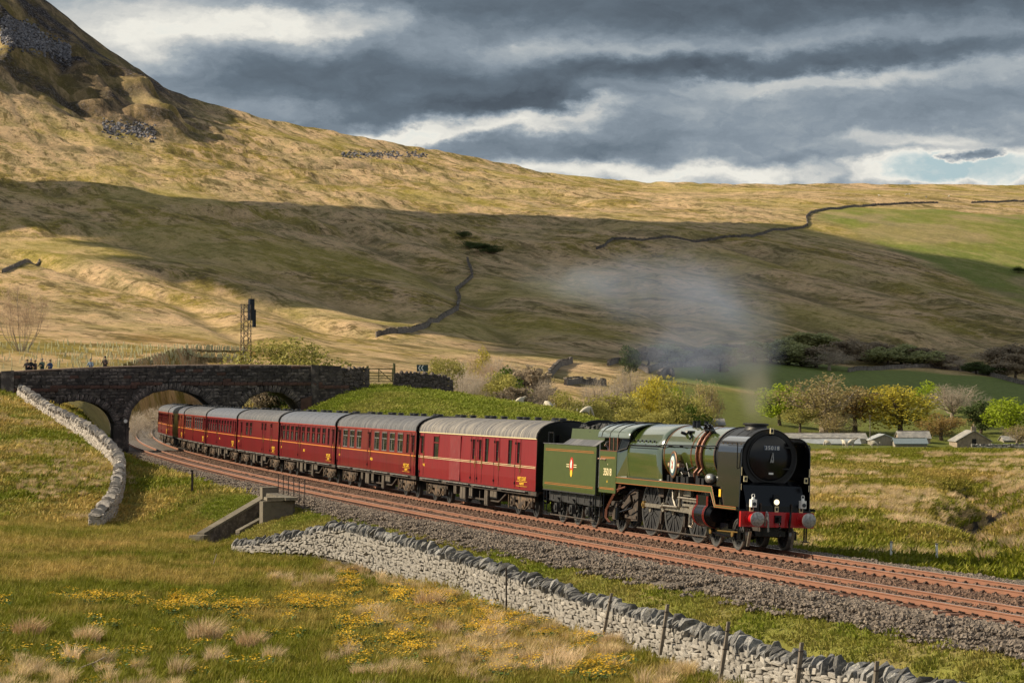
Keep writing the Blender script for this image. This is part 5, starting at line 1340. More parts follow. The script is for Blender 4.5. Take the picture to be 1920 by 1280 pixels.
    for xc in (xF - 2.75, xR + 2.75):
        B_ = MB()
        for yy in sgn:
            B_.bb(xc - 1.75, xc + 1.75, yy * 1.0, yy * 1.06, .62, .80); B_.box((xc, yy * 1.03, .50), (1.0, .1, .28)); B_.tube([(xc - 1.2, yy * 1.04, .55), (xc - .5, yy * 1.04, .30), (xc + .5, yy * 1.04, .30), (xc + 1.2, yy * 1.04, .55)], .045, 5)
            for dx in (-1.295, 1.295):
                B_.box((xc + dx, yy * 1.04, .48), (.30, .20, .30)); B_.box((xc + dx, yy * 1.03, .78), (.34, .1, .22)); B_.cyl((xc + dx, yy * 1.14, .48), (xc + dx, yy * 1.19, .48), .09, .08, 10)
                for ss in (-.24, .24):
                    B_.cyl((xc + dx + ss, yy * 1.06, .40), (xc + dx + ss, yy * 1.06, .72), .07, .07, 8)
            for k in range(5): B_.box((xc, yy * 1.08, .34 + k * .03), (1.0 - k * .14, .09, .024))
            B_.tube([(xc - 1.9, yy * 1.1, .98), (xc - 1.85, yy * 1.1, .25)], .025, 4)
        bg = B_.build('bogie', M['bogie'], K)
        for dx in (-1.295, 1.295):
            for yy in sgn:
                w = MB(); w.cyl((xc + dx, yy * .70, .457), (xc + dx, yy * .80, .457), .44, .44, 24); w.ring((xc + dx, yy * .82, .457), (0, 1, 0), .38, .457, .05, 24); w.ring((xc + dx, yy * .69, .457), (0, 1, 0), .40, .485, .03, 24); w.build('wheel', M['wheel'], bg)
    return K
mat_line = mat('orange_waist_line', (.55, .20, .03), .5)
mat_boxpanel = mat('battery_box_panel', (.085, .068, .052), .8, var=.3, vscale=4)
M['bogie'] = mat('dusty_bogie', (.035, .025, .019), .85, var=.5, vscale=5, col2=(.15, .095, .055), c2amt=.45, c2scale=4)

eng = make_engine(); place_vehicle(eng, 0, 14.3, 2.5)
ten = make_tender(); place_vehicle(ten, 14.55, 6.9, .5)
coach_specs = [
    ('van', 'red luggage van with pale weathered roof, coupled directly behind the tender', 'roofpale', 'maroon2', '94202', None),
    ('open', 'maroon carriage with seven tall windows and white headrests, second from the tender', 'roofgrey', 'maroon', '3115', 'AMELIA'),
    ('open2', 'maroon open carriage with nine windows and bluish grey roof, third from the tender', 'roofblue', 'maroon', '5229', 'JESSICA'),
    ('brake', 'maroon brake carriage with two windows and blank panels, fourth from the tender', 'roofgrey', 'maroon', '35105', None),
    ('open2', 'maroon open carriage with nine windows, fifth from the tender', 'roofblue', 'maroon', '4984', 'MAY'),
    ('open', 'maroon carriage partly hidden by the curve, sixth from the tender', 'roofgrey', 'maroon', '4960', None),
    ('brake', 'maroon carriage half in shade, entering the bridge arch, seventh from the tender', 'roofblue', 'maroon', '1840', None),
    ('open2', 'last visible maroon carriage, beyond the central bridge arch', 'roofgrey', 'maroon', '4912', None),
]
M['roofblue'] = mat('coach_roof_bluish', (0.10, 0.11, 0.14), 0.5, var=0.15, vscale=1.2, stretch=(4, .4, 1))
s_ = 21.55
for sp_ in coach_specs:
    k = make_coach(sp_[0], sp_[1], M[sp_[2]], M[sp_[3]], sp_[4], sp_[5]); place_vehicle(k, s_, 20.05, 2.75); s_ += 20.05
# ------------------------------------------------------------------ stones
def stone_mesh(seed, m, cham=True, name='stone'):
    """irregular block about 1 x 1 x 1 with knocked-off corners"""
    r = random.Random(seed); k = .5; c = r.uniform(.03, .13)
    V = []
    for sx in sgn:
        for sy in sgn:
            for sz in sgn:
                j = [r.uniform(-.12, .12) for _ in range(3)]
                V += [(sx * (k - c) + j[0], sy * k + j[1] * .6, sz * (k - c) + j[2]), (sx * k + j[0], sy * (k - c) + j[1], sz * (k - c) + j[2]), (sx * (k - c) + j[0], sy * (k - c) + j[1], sz * k + j[2] * .6)]
    import bmesh
    bm = bmesh.new(); [bm.verts.new(v) for v in V]
    bmesh.ops.convex_hull(bm, input=bm.verts)
    me = bpy.data.meshes.new(name); bm.to_mesh(me); bm.free(); me.materials.append(m); me.update(); return me
def cope_mesh(seed, m):
    """rough upright slab: thin along x, deep along y, ragged rounded top"""
    r = random.Random(seed); import bmesh
    bm = bmesh.new()
    for sx in sgn:
        for (y, z) in ((-.5, -.5), (-.54, .12), (-.30, .46), (.12, .52), (.44, .22), (.5, -.5)):
            bm.verts.new((sx * .5 * r.uniform(.5, 1.1), y * r.uniform(.75, 1.15), z + r.uniform(-.18, .12)))
    bmesh.ops.convex_hull(bm, input=bm.verts)
    me = bpy.data.meshes.new('coping_stone'); bm.to_mesh(me); bm.free(); me.materials.append(m); me.update(); return me

class Stuffer:
    """collects placed copies of meshes into one joined mesh"""
    def __init__(self): self.V = []; self.F = []; self.n = 0
    def add(self, me, Mx):
        v = np.empty(len(me.vertices) * 3, np.float32); me.vertices.foreach_get('co', v); v = v.reshape(-1, 3)
        A = np.array(Mx)[:3]; self.V.append(v @ A[:, :3].T + A[:, 3])
        for p in me.polygons:
            q = list(p.vertices); 
            for i in range(1, len(q) - 1): self.F.append((q[0] + self.n, q[i] + self.n, q[i + 1] + self.n))
        self.n += len(v)
    def build(self, name, m, parent, loc):
        if not self.V: return None
        me = npmesh(name, np.concatenate(self.V) - np.array(loc), np.array(self.F), m, False)
        o = link(name, me, parent); o['kind'] = 'stuff'; return o

def random_tinted(m_src): return m_src
def polyline(pts, step):
    """pts (x, y, ztop, zbot) -> evenly spaced samples with direction"""
    P = [Vector(p[:3]) for p in pts]; out = []; carry = 0
    seg = []
    for i in range(len(pts) - 1):
        a, b_ = np.array(pts[i], float), np.array(pts[i + 1], float); L_ = math.hypot(b_[0] - a[0], b_[1] - a[1]); seg.append((a, b_, L_))
    tot = sum(s[2] for s in seg)
    def at_(s):
        for a, b_, L_ in seg:
            if s <= L_ or (a is seg[-1][0]):
                t = min(s / L_, 1.0); p = a * (1 - t) + b_ * t; d = Vector((b_[0] - a[0], b_[1] - a[1], 0)).normalized(); return p, d
            s -= L_
    return at_, tot
def smooth_pts(pts, k=3):
    for _ in range(k):
        out = [pts[0]]
        for a, b_ in zip(pts[:-1], pts[1:]):
            a = np.array(a); b_ = np.array(b_); out += [tuple(a * .75 + b_ * .25), tuple(a * .25 + b_ * .75)]
        out.append(pts[-1]); pts = out
    return pts

def drystone_wall(label, pts, side, stone_h=(.09, .15), stone_l=(.16, .36), thick=.48, cope_w=(.09, .17), cope_h=.30, n_stone=300, n_cope=300, seed=1, mats=('stone', 'cope'), lean=.22, frame=True, both=False, name='drystone_wall', batter=.08):
    """side: +1 when the seen face lies to the left of the walking direction, -1 to the right"""
    r = random.Random(seed); pts = smooth_pts(pts, 2); at_, tot = polyline(pts, .2)
    loc = Vector((pts[0][0], pts[0][1], pts[0][3])); root = empty(name, loc, label=label, cat='stone wall')
    sv = [stone_mesh(seed * 50 + i, M[mats[0]]) for i in range(7)]; cv = [cope_mesh(seed * 70 + i, M[mats[1]]) for i in range(7)]
    # hearting
    b = MB(); secs = []
    for i in range(int(tot / .5) + 1):
        p, d = at_(min(i * .5, tot)); n = Vector((-d.y, d.x, 0)) * side; c = Vector(p[:3])
        w0, w1 = thick / 2 - .06, thick / 2 - .10
        secs.append([Vector((p[0], p[1], p[3] - .5)) + n * (w0 + batter) , Vector((p[0], p[1], p[2] - cope_h * .8)) + n * w1, Vector((p[0], p[1], p[2] - cope_h * .8)) - n * w1, Vector((p[0], p[1], p[3] - .5)) - n * (w0 + batter)])
    b.loft([[q_ - loc for q_ in s] for s in secs], 0, True, True, False); b.build('wall_core', M['stonedark'], root)
    items = []
    faces = (1, -1) if both else (1,)
    for fc in faces:
        zlev = -.15
        while zlev < 3:
            hh = r.uniform(*stone_h); s = r.uniform(0, .2); any_ = False
            while s < tot:
                l = r.uniform(*stone_l); p, d = at_(min(s + l / 2, tot)); H_ = p[2] - cope_h - p[3]
                if zlev + hh * .6 < H_:
                    any_ = True; n = Vector((-d.y, d.x, 0)) * side * fc; t = (zlev / max(H_, .3))
                    off = thick / 2 + batter * (1 - t) - .09 + r.uniform(-.025, .03)
                    c = Vector((p[0], p[1], p[3] + zlev + hh / 2 + r.uniform(-.3, .3) * hh)) + n * off
                    sl = (at_(min(s + l, tot))[0][2] - at_(s)[0][2]) / l if s + l < tot else 0
                    Mx = Matrix.Translation(c) @ Euler((r.uniform(-.2, .2), -math.atan(sl) + r.gauss(0, .13), math.atan2(d.y, d.x) + r.uniform(-.16, .16)), 'XYZ').to_matrix().to_4x4() @ Matrix.Diagonal((l * r.uniform(.8, 1.02), .22, hh * r.choice((.65, .85, 1.0, 1.1, 1.45)), 1))
                    items.append((c, l * hh, sv[r.randrange(7)], Mx, fc))
                s += l
            zlev += hh
            if not any_ and zlev > .5: break
    copes = []; s = 0
    while s < tot:
        w = cope_w[0] + (cope_w[1] - cope_w[0]) * r.random() ** 1.8; p, d = at_(min(s, tot)); ch = cope_h * r.choice((.6, .8, .95, 1.05, 1.2, 1.45)) * r.uniform(.9, 1.1)
        c = Vector((p[0], p[1], p[2] - cope_h + ch / 2 - .02)); ln = lean + r.gauss(0, .22) + .25 * math.sin(s * .9)
        Mx = Matrix.Translation(c) @ Euler((0, 0, math.atan2(d.y, d.x) + r.gauss(0, .22))).to_matrix().to_4x4() @ Euler((r.gauss(0, .06), ln, 0)).to_matrix().to_4x4() @ Matrix.Diagonal((w * 1.0, thick * r.uniform(.6, 1.2), ch, 1))
        copes.append((c, w * ch, cv[r.randrange(7)], Mx, 1)); s += w * .96
    for s_end in (0.0, tot):       # stones closing both ends
        p, d = at_(s_end); n = Vector((-d.y, d.x, 0)); out_ = -1 if s_end == 0 else 1; z = p[3]
        while z < p[2] - cope_h * .6:
            for o_ in (-.3, 0, .3):
                c = Vector((p[0], p[1], z + stone_h[1] / 2)) + n * o_ * thick + d * out_ * r.uniform(.0, .06)
                Mx = Matrix.Translation(c) @ Euler((r.uniform(-.1, .1), r.uniform(-.1, .1), math.atan2(n.y, n.x) + r.uniform(-.2, .2))).to_matrix().to_4x4() @ Matrix.Diagonal((thick * .36, .25, stone_h[1] * 1.02, 1))
                items.append((c, .03, sv[r.randrange(7)], Mx, 1))
            z += stone_h[1]
    def seen(c):
        if not frame: return True
        x = 960 + F * c.x / c.y; y = HOR - F * (c.z - CAMZ) / c.y; return -30 < x < 1950 and y < 1300
    for nm, lst, cap, mm in (('stone', items, n_stone, mats[0]), ('coping_stone', copes, n_cope, mats[1])):
        order = sorted(range(len(lst)), key=lambda i: -((lst[i][1] ** .5) / lst[i][0].y if seen(lst[i][0]) and lst[i][4] == 1 else 0))
        top = set(order[:cap]); S = Stuffer()
        for i, it in enumerate(lst):
            if i in top:
                o = link(nm, it[2], root); o.matrix_basis = Matrix.Translation(-loc) @ it[3]
            else: S.add(it[2], it[3])
        S.build('stonework' if nm == 'stone' else 'coping_stonework', M[mm], root, loc)
    return root

M['wallb'] = mat('grey_bank_stone', (0.33, 0.30, 0.27), 0.95, var=0.25, vscale=5, objrand=0.4, bump=0.8, bscale=9, col2=(0.15, 0.13, 0.115), c2amt=0.42, c2scale=3)
def W(px, Z, ztop, h):
    return ((px - 960) / F * Z, Z, ztop, ztop - h)
wall_pts = [W(445, 112, -1.42, .35), W(520, 109, -1.05, .6), W(580, 106.5, -.55, .95), W(640, 103, -.10, 1.35), W(700, 99.5, -.22, 1.4), W(760, 96, -.36, 1.45), W(880, 88, -.52, 1.5), W(1000, 80, -.66, 1.45), W(1150, 72, -.79, 1.35), W(1300, 64.6, -.72, 1.35), W(1450, 59, -.84, 1.2), W(1600, 54.6, -.70, 1.3), W(1750, 51, -.66, 1.3), W(1920, 47.5, -.66, 1.3), W(2250, 43, -.6, 1.3)]
# walking towards the camera the lit face is on the right hand
wall_pts = [(a, b_, c - .07, d) for a, b_, c, d in wall_pts]
drystone_wall('pale drystone wall with upright coping slabs running below the ballast across the foreground', wall_pts, -1, seed=3, n_stone=300, n_cope=300, stone_h=(.07, .15), stone_l=(.16, .55), cope_w=(.06, .26), cope_h=.27, both=True)
wall2 = [W(178, 134.5, -1.25, 1.1), W(205, 141, -.75, 1.25), W(219, 149, -.10, 1.3), W(226, 158, .75, 1.35), W(222, 165, 1.2, 1.35), W(205, 172, 1.9, 1.35), W(170, 182, 2.75, 1.35), W(130, 193, 3.45, 1.35), W(90, 204, 4.15, 1.35), W(58, 214, 5.15, 1.35), W(40, 222, 5.6, 1.35)]
drystone_wall('grey drystone wall climbing the left bank from the stream to the bridge', wall2, 1, seed=5, n_stone=300, n_cope=300, stone_h=(.12, .24), stone_l=(.18, .5), cope_w=(.14, .5), cope_h=.30, thick=.60, lean=.35, both=True, mats=('wallb', 'wallb'))

# ------------------------------------------------------------------ road bridge
BO = Vector((-30.0, 225.0, 0)); BR = R(3.0); BC, BS = math.cos(BR), math.sin(BR)
def blx(px):
    t = (px - 960) / F; return (t * BO.y - BO.x) / (BC - t * BS)
def bz(px, y):
    Y = BO.y + blx(px) * BS; return CAMZ + (HOR - y) / F * Y
arches = [(blx(146), blx(213) - blx(146) + .15, 1.7, bz(146, 751)), (blx(324), blx(405) - blx(324) + .05, 2.3, bz(324, 730.5)), (blx(507), blx(563) - blx(507) + .25, 2.3, bz(507, 734))]
XL, XRr = blx(-70), blx(640)
def ztop(x): return 7.50 - .00165 * (x - blx(430)) ** 2
def zstring(x): return ztop(x) - 1.72
def soffit(x):
    for c, a, sp, cr in arches:
        if abs(x - c) < a: return sp + (cr - sp) * math.sqrt(max(0, 1 - ((x - c) / a) ** 2)) ** .92
    return None
DEEP = 6.4; SK = -.17
def make_bridge():
    B = empty('road_bridge', BO, (0, 0, BR), label='dark sooty three arched stone road bridge over the railway', cat='bridge')
    xs = [XL]; x = XL
    edges = sorted([c - a for c, a, _, _ in arches] + [c + a for c, a, _, _ in arches])
    while x < XRr:
        x += .22; xs.append(min(x, XRr))
    for e in edges: xs += [e - 1e-3, e + 1e-3]
    xs = sorted(set(xs)); b = MB()
    pf = lambda x, y, z: Vector((x + SK * y, y, z))
    for xa, xb_ in zip(xs[:-1], xs[1:]):
        xm = (xa + xb_) / 2; so_ = soffit(xm)
        za = soffit(xa) if so_ is not None and soffit(xa) is not None else None; zb_ = soffit(xb_) if so_ is not None and soffit(xb_) is not None else None
        if so_ is None: za = zb_ = -1.0
        else:
            arc = min(arches, key=lambda A: abs(A[0] - xm)); za = za if za is not None else arc[2]; zb_ = zb_ if zb_ is not None else arc[2]
        ta, tb = ztop(xa) - 1.25, ztop(xb_) - 1.25
        for y, fl in ((0, 0), (DEEP, 1)):
            f = [pf(xa, y, za), pf(xb_, y, zb_), pf(xb_, y, tb), pf(xa, y, ta)]; b.add(f, [(0, 1, 2, 3) if not fl else (3, 2, 1, 0)], 0)
        b.add([pf(xa, 0, ta), pf(xb_, 0, tb), pf(xb_, DEEP, tb), pf(xa, DEEP, ta)], [(0, 1, 2, 3)], 0)
        if so_ is not None: b.add([pf(xa, 0, za), pf(xa, DEEP, za), pf(xb_, DEEP, zb_), pf(xb_, 0, zb_)], [(0, 1, 2, 3)], 0)
    for c, a, sp, cr in arches:
        for x in (c - a, c + a): b.add([pf(x, 0, -1), pf(x, DEEP, -1), pf(x, DEEP, sp), pf(x, 0, sp)], [(0, 1, 2, 3)], 0)
    for x in (XL, XRr): b.add([pf(x, 0, -1), pf(x, DEEP, -1), pf(x, DEEP, ztop(x) - 1.25), pf(x, 0, ztop(x) - 1.25)], [(0, 1, 2, 3)], 0)
    b.build('bridge_body', M['bridge'], B)
    # parapets (solid core) and copings
    for y0, y1 in ((0.03, .42), (DEEP - .42, DEEP - .03)):
        b = MB(); secs = [[pf(x, y0, ztop(x) - 1.3), pf(x, y0, ztop(x) - .14), pf(x, y1, ztop(x) - .14), pf(x, y1, ztop(x) - 1.3)] for x in np.arange(XL, XRr + .1, 1.0)]
        b.loft(secs, 0, True, True, False); b.build('parapet', M['bridge'], B)
        x = XL
        while x < XRr - .1:
            l = 1.05; b = MB(); x1 = min(x + l - .02, XRr)
            b.loft([[pf(xx, y0 - .07, ztop(xx) - .15), pf(xx, y0 - .07, ztop(xx) - .03), pf(xx, (y0 + y1) / 2, ztop(xx) + .01), pf(xx, y1 + .07, ztop(xx) - .03), pf(xx, y1 + .07, ztop(xx) - .15)] for xx in (x, x1)], 0, True, True, False)
            b.build('coping_stone', M['bridgecope'], B); x += l
    # masonry blocks on the face, by courses
    r = random.Random(12); sv = [stone_mesh(900 + i, M['bridge'], name='stone_block') for i in range(8)]; sr = [stone_mesh(950 + i, M['bridgered'], name='stone_block') for i in range(3)]
    items = []
    ch = .285
    z = -.6
    while z < 8.0:
        x = XL + r.uniform(0, .4)
        while x < XRr:
            l = r.uniform(.38, .85); xm = x + l / 2; zm = z + ch / 2
            zt = ztop(xm); ok = zm < zt - .2
            s_ = soffit(xm)
            if s_ is not None:
                arc = [A for A in arches if abs(A[0] - xm) < A[1]][0]
            for c, a, sp, cr in arches:   # keep clear of the arch ring
                if abs(xm - c) < a + .55 + l * .3 and zm < cr + .62:
                    u = (xm - c) / (a + .58); 
                    if abs(u) < 1 and zm < sp + (cr + .6 - sp) * math.sqrt(1 - u * u) and zm > sp - .1: ok = False
                    if abs(xm - c) < a + l * .35 and zm <= sp: ok = False
            if ok:
                # the string course is its own row of red stone
                red = abs(zm - zstring(xm)) < .15
                c = pf(xm, -.02 - r.uniform(0, .035) - (.07 if red else 0), zm)
                Mx = Matrix.Translation(c) @ Matrix.Rotation(r.uniform(-.01, .01), 4, 'Y') @ Matrix.Diagonal((l * .985, .2, ch * .97, 1))
                px_, pz_ = xm, zm; inview = px_ > blx(-10) and zm > -.2
                items.append((inview, l * ch + (1 if red else 0), sr[r.randrange(3)] if (red or (zm > zstring(xm) and r.random() < .08)) else sv[r.randrange(8)], Mx))
            x += l
        z += ch
    order = sorted(range(len(items)), key=lambda i: -(items[i][1] if items[i][0] else 0)); top = set(order[:300]); S = Stuffer(); S2 = Stuffer()
    for i, it in enumerate(items):
        if i in top: o = link('stone_block', it[2], B); o.matrix_basis = it[3]
        else: S.add(it[2], it[3])
    S.build('masonry', M['bridge'], B, (0, 0, 0))
    # arch rings of voussoirs
    vm = [stone_mesh(990 + i, M['bridge'], name='voussoir') for i in range(4)]
    for c, a, sp, cr in arches:
        n = int(math.pi * a / .34)
        for k in range(n + 1):
            t = math.pi * k / n; px_, pz_ = c + a * math.cos(t), sp + (cr - sp) * max(math.sin(t), 0) ** .92
            nx, nz = math.cos(t) * (cr - sp), math.sin(t) * a; L_ = math.hypot(nx, nz); nx /= L_; nz /= L_
            cpos = pf(px_ + nx * .28, -.05, pz_ + nz * .28)
            o = link('voussoir', vm[k % 4], B); o.matrix_basis = Matrix.Translation(cpos) @ Matrix.Rotation(math.atan2(nx, nz), 4, 'Y') @ Matrix.Diagonal((.30, .26, .60, 1))
    # pilasters
    for x0, x1, ex in ((blx(2), blx(26), .28), (blx(583), blx(597), .22)):
        b = MB(); b.prism([(x0, -.8), (x1, -.8), (x1, ztop(x1) + .05), (x0, ztop(x0) + .05)], lambda a, z, t: pf(a, t, z), -ex, -.0); b.build('pilaster', M['bridge'], B)
    b = MB(); x0, x1 = blx(597), blx(640); b.prism([(x0, -.8), (x1, -.8), (x1, ztop(x1) + .02), (x0, ztop(x0) + .02)], lambda a, z, t: pf(a, t, z), -.12, .0)
    # buttress foot at the right arch
    b.build('end_block', M['bridge'], B)
    b = MB(); x0, x1 = blx(563), blx(583); b.prism([(x0, 0), (x1, 0), (x1, bz(580, 742)), (x0, bz(568, 748))], lambda a, z, t: pf(a, t, z), -.55, .0); b.build('pier_foot', M['bridgered'], B)
    # cylindrical dark pier base and small lit sign disc beside the left pier
    b = MB(); b.bb(blx(214), blx(242), -.35, DEEP * .0 + .0, -1, 2.1); b.build('pier_base', M['bridge'], B)
    return B
BRG = make_bridge()
p = BO + Vector((blx(238) * BC, blx(238) * BS - .55, 0)); pz = bz(238, 789)
sg = empty('speed_board', (p.x, p.y - .1, pz - 1.6), label='small round white board by the dark pier of the bridge', cat='trackside sign')
b = MB(); b.cyl((0, 0, 0), (0, 0, 1.5), .035, .035, 8); b.build('post', M['satin'], sg)
b = MB(); b.cyl((0, -.05, 1.6), (0, -.02, 1.6), .16, .16, 18); b.build('board', M['white'], sg)

# ------------------------------------------------------------------ walls and gate at the top of the bank
def WP(px, y0, y1, Z):   # top row, bottom row in the photo
    z1 = CAMZ + (HOR - y0) / F * Z; z0 = CAMZ + (HOR - y1) / F * Z; return ((px - 960) / F * Z, Z, z1, z0 - .05)
drystone_wall('short dark stone wall between the bridge end and the field gate', [WP(641, 689, 722, 226), WP(662, 688, 723, 226.5), WP(687, 688, 722, 227)], -1, seed=21, n_stone=80, n_cope=30, stone_h=(.2, .3), stone_l=(.3, .6), cope_w=(.2, .3), cope_h=.3, mats=('oldwall', 'oldwall'), frame=False)
drystone_wall('dark stone wall to the right of the field gate with rounded top', [WP(741, 699, 722, 228), WP(760, 694, 724, 228), WP(800, 699, 728, 229), WP(842, 705, 738, 230), WP(846, 712, 740, 230)], -1, seed=22, n_stone=170, n_cope=50, stone_h=(.18, .28), stone_l=(.25, .5), cope_w=(.15, .26), cope_h=.32, mats=('oldwall', 'oldwall'), frame=False)
g0, g1 = at(689, 227.5), at(739, 228); g0.z = CAMZ + (HOR - 718) / F * 227.5; g1.z = CAMZ + (HOR - 717) / F * 228
G = empty('field_gate', g0, (0, 0, math.atan2(g1.y - g0.y, g1.x - g0.x)), label='five barred wooden field gate between two dark stone walls', cat='gate'); GL = (g1 - g0).length
for k, z in enumerate((.12, .38, .62, .88, 1.22)):
    b = MB(); b.bb(.12, GL - .12, -.03, .03, z, z + (.07 if k < 4 else .10)); b.build('bar', M['gatewood'], G)
for x in (.14, GL - .16, GL * .42): b = MB(); b.bb(x - .04, x + .04, -.06, -.03, .08, 1.34); b.build('upright', M['gatewood'], G)
b = MB(); a_ = Vector((GL * .42, -.08, 1.2)); c_ = Vector((GL - .2, -.08, .15)); d = c_ - a_; b.box((a_ + c_) / 2, (d.length, .03, .07), ry=-math.atan2(d.z, d.x)); b.build('brace', M['gatewood'], G)
for x, h in ((0, 1.5), (GL, 1.75)): b = MB(); b.box((x, 0, h / 2 - .2), (.20, .20, h + .4), jit=.05); b.build('gatepost', M['gatewood'], G)
p = at(792, 245, 0); SGN = empty('chevron_sign', p, (0, 0, .1), label='black road sign with white chevrons pointing left behind the stone wall', cat='road sign'); ph = CAMZ + (HOR - 690) / F * 245 - p.z
for x in (-.3, .3): b = MB(); b.cyl((x, 0, 0), (x, 0, ph), .03, .03, 6); b.build('post', M['steel'], SGN)
b = MB(); b.bb(-.55, .55, -.05, -.03, ph - .30, ph + .33); pn = b.build('sign_panel', mat('sign_black', (.02, .05, .06), .5), SGN)
for x in (-.42, -.14):
    b = MB(); b.prism([(x, ph + .02), (x + .16, ph + .28), (x + .27, ph + .28), (x + .11, ph + .02), (x + .27, ph - .25), (x + .16, ph - .25)], lambda a, z, t: Vector((a, t, z)), -.06, -.05); b.build('chevron', M['white'], pn)

# ------------------------------------------------------------------ culvert
cp, ct = path(46.5, 7.1); dirv = Vector((math.sin(ct), -math.cos(ct), 0)); nrm = Vector((-math.cos(ct), -math.sin(ct), 0))
CV = empty('stone_culvert', (cp.x, cp.y, -.2), (0, 0, math.atan2(dirv.y, dirv.x)), label='old stone culvert headwall with sloping wing walls beside the track', cat='culvert')
# local +x towards the camera, -y towards the camera side field
def cblock(x0, x1, y0, y1, z0, z1, nm, mm='concrete', split=.45):
    n = max(1, round(abs(x1 - x0) / split)); r = random.Random(int(x0 * 10 + z0 * 7 + 99))
    for i in range(n):
        xa = x0 + (x1 - x0) * i / n; xb_ = x0 + (x1 - x0) * (i + 1) / n
        b = MB(); b.box(((xa + xb_) / 2, (y0 + y1) / 2, (z0 + z1) / 2), (abs(xb_ - xa) - .035, abs(y1 - y0) + r.uniform(-.02, .03), z1 - z0 - .02), jit=.04, rnd=r); b.build(nm, M[mm], CV)
for k in range(4): cblock(-1.9 + (.2 if k % 2 else 0), 4.0, -.22, .22, -1.3 + k * .38, -.93 + k * .38, 'stone_block', split=.6)
cblock(-1.1, 4.4, -.28, .28, .20, .36, 'coping_stone', split=1.1)
cblock(-2.3, -1.5, -.38, .38, -.4, .62, 'pier', split=2); cblock(3.3, 4.1, -1.3, .1, -1.0, .18, 'stone_block', split=2); cblock(3.2, 4.2, -1.1, .1, .2, .36, 'coping_stone', split=2)
for (x0_, y0_, x1_, y1_, za_, zb2, th_) in ((-1.95, -.3, .55, -3.7, .05, -1.55, .22), (.9, -.3, 2.3, -2.2, -.55, -1.35, .12)):
    e0, e1 = Vector((x0_, y0_, 0)), Vector((x1_, y1_, 0)); dd = (e1 - e0); nn = Vector((-dd.y, dd.x, 0)).normalized() * th_; dn = dd.normalized()
    def wq(t, z): return e0 + dd * t + Vector((0, 0, z))
    b = MB(); b.loft([[wq(t, -2.9) - nn, wq(t, za_ + (zb2 - za_) * t) - nn, wq(t, za_ + (zb2 - za_) * t) + nn, wq(t, -2.9) + nn] for t in (0, .5, 1)], 0, True, True, False); wg = b.build('wing_wall', M['oldwall'], CV)
    nc = 6
    for i in range(nc):
        t0, t1 = i / nc, (i + .97) / nc; zf = lambda t: za_ + (zb2 - za_) * t
        b = MB(); b.loft([[wq(t, zf(t)) - nn * 1.15, wq(t, zf(t) + .11) - nn * 1.1, wq(t, zf(t) + .11) + nn * 1.1, wq(t, zf(t)) + nn * 1.15] for t in (t0, t1)], 0, True, True, False); b.build('coping_slab', M['concrete'], wg)
b = MB(); b.bb(-1.85, .15, -.3, .3, -2.9, -.9); b.build('mouth_shade_block', M['stonedark'], CV)  # solid dark block standing in for the shade inside the culvert mouth
b = MB(); b.box((.75, -3.75, -1.72), (.9, .7, .4), rz=-.5, jit=.15); b.build('end_slab', M['concrete'], CV)
for k in range(6):
    p, t = path(44.0 + k * 1.45, 6.15); o = empty('handrail_post', (p.x, p.y, -.35), label=('farthest', 'second farthest', 'third farthest', 'third nearest', 'second nearest', 'nearest')[k] + ' thin rusty railing post behind the culvert coping', cat='post', group='railing posts at the culvert')
    b = MB(); b.cyl((0, 0, -.3), (0, 0, 1.25), .022, .022, 6); b.build('shaft', M['iron'], o); b = MB(); b.sphere((0, 0, 1.26), .04, n=6, m=4); b.build('knob', M['iron'], o)

# ------------------------------------------------------------------ posts along the near wall
posts = [(972, 1121, 1060, .0, 80.0, 'thin dark iron fence post standing against the lit wall face, leftmost of the row', 'iron'), (1150, 1186, 1108, .22, 71.5, 'leaning grey stake behind a gap in the wall coping with a coil of wire', 'wood'),
         (1263, 1196, 1128, .16, 66.0, 'leaning wooden fence post beside reddish stems on the wall', 'wood'), (1376, 1244, 1160, .16, 61.3, 'split leaning fence post against the wall above tall brown grass', 'wood'),
         (1519, 1256, 1198, .12, 56.8, 'fence post with notched top in front of two large coping slabs', 'wood'), (1664, 1285, 1232, .08, 52.7, 'dark fence post near the lower edge, right of the big coping slabs', 'wood'), (1902, 1300, 1270, .0, 47.3, 'fence post top at the lower right corner', 'wood')]
for px_, yb, yt, ln, Z, lab, mm in posts:
    x = (px_ - 960) / F * (Z - .2); zt = CAMZ + (HOR - yt) / F * Z; zb = zt - max((yb - yt) * Z / F, .9) - .35
    d0 = Vector((x - .62 + .0, Z - .45, 0)) if mm != 'x' else None
    o = empty('fence_post', (x - .38, Z - .62, zb), (0, 0, .3), label=lab, cat='fence post', group='posts along the near wall')
    b = MB(); h = zt - zb; w = .045 if mm == 'iron' else .085
    secs = []; rr = random.Random(int(px_))
    for k in range(6):
        t = k / 5; secs.append([Vector((ln * t * h + .38 * 0 + sx * w * (1 - .1 * t) + rr.uniform(-.008, .008), sy * w * .8 + rr.uniform(-.008, .008), h * t)) for sx, sy in ((-.5, -.5), (.5, -.5), (.5, .5), (-.5, .5))])
    b.loft(secs, 0, True, True, False); b.build('shaft', M[mm], o)
    b = MB(); 
    for zz in (.55, .85): b.ring((ln * zz * h, 0, zz * h), (0, 0, 1), w * .62, w * .74, .02, 8)
    b.build('wire_staple', M['iron'], o)
for (px_, Z, q_) in ((391, 150.5, 7.6), ):
    p, t = path(71, 7.9); o = empty('marker_post', (p.x, p.y, hz(p.x, p.y)), label='solitary dark trackside post on the ballast edge of the cutting', cat='post'); b = MB(); b.box((0, 0, .6), (.12, .1, 1.6), jit=.04); b.build('shaft', M['iron'], o); b = MB(); b.box((0, 0, 1.42), (.16, .14, .05)); b.build('cap', M['iron'], o)
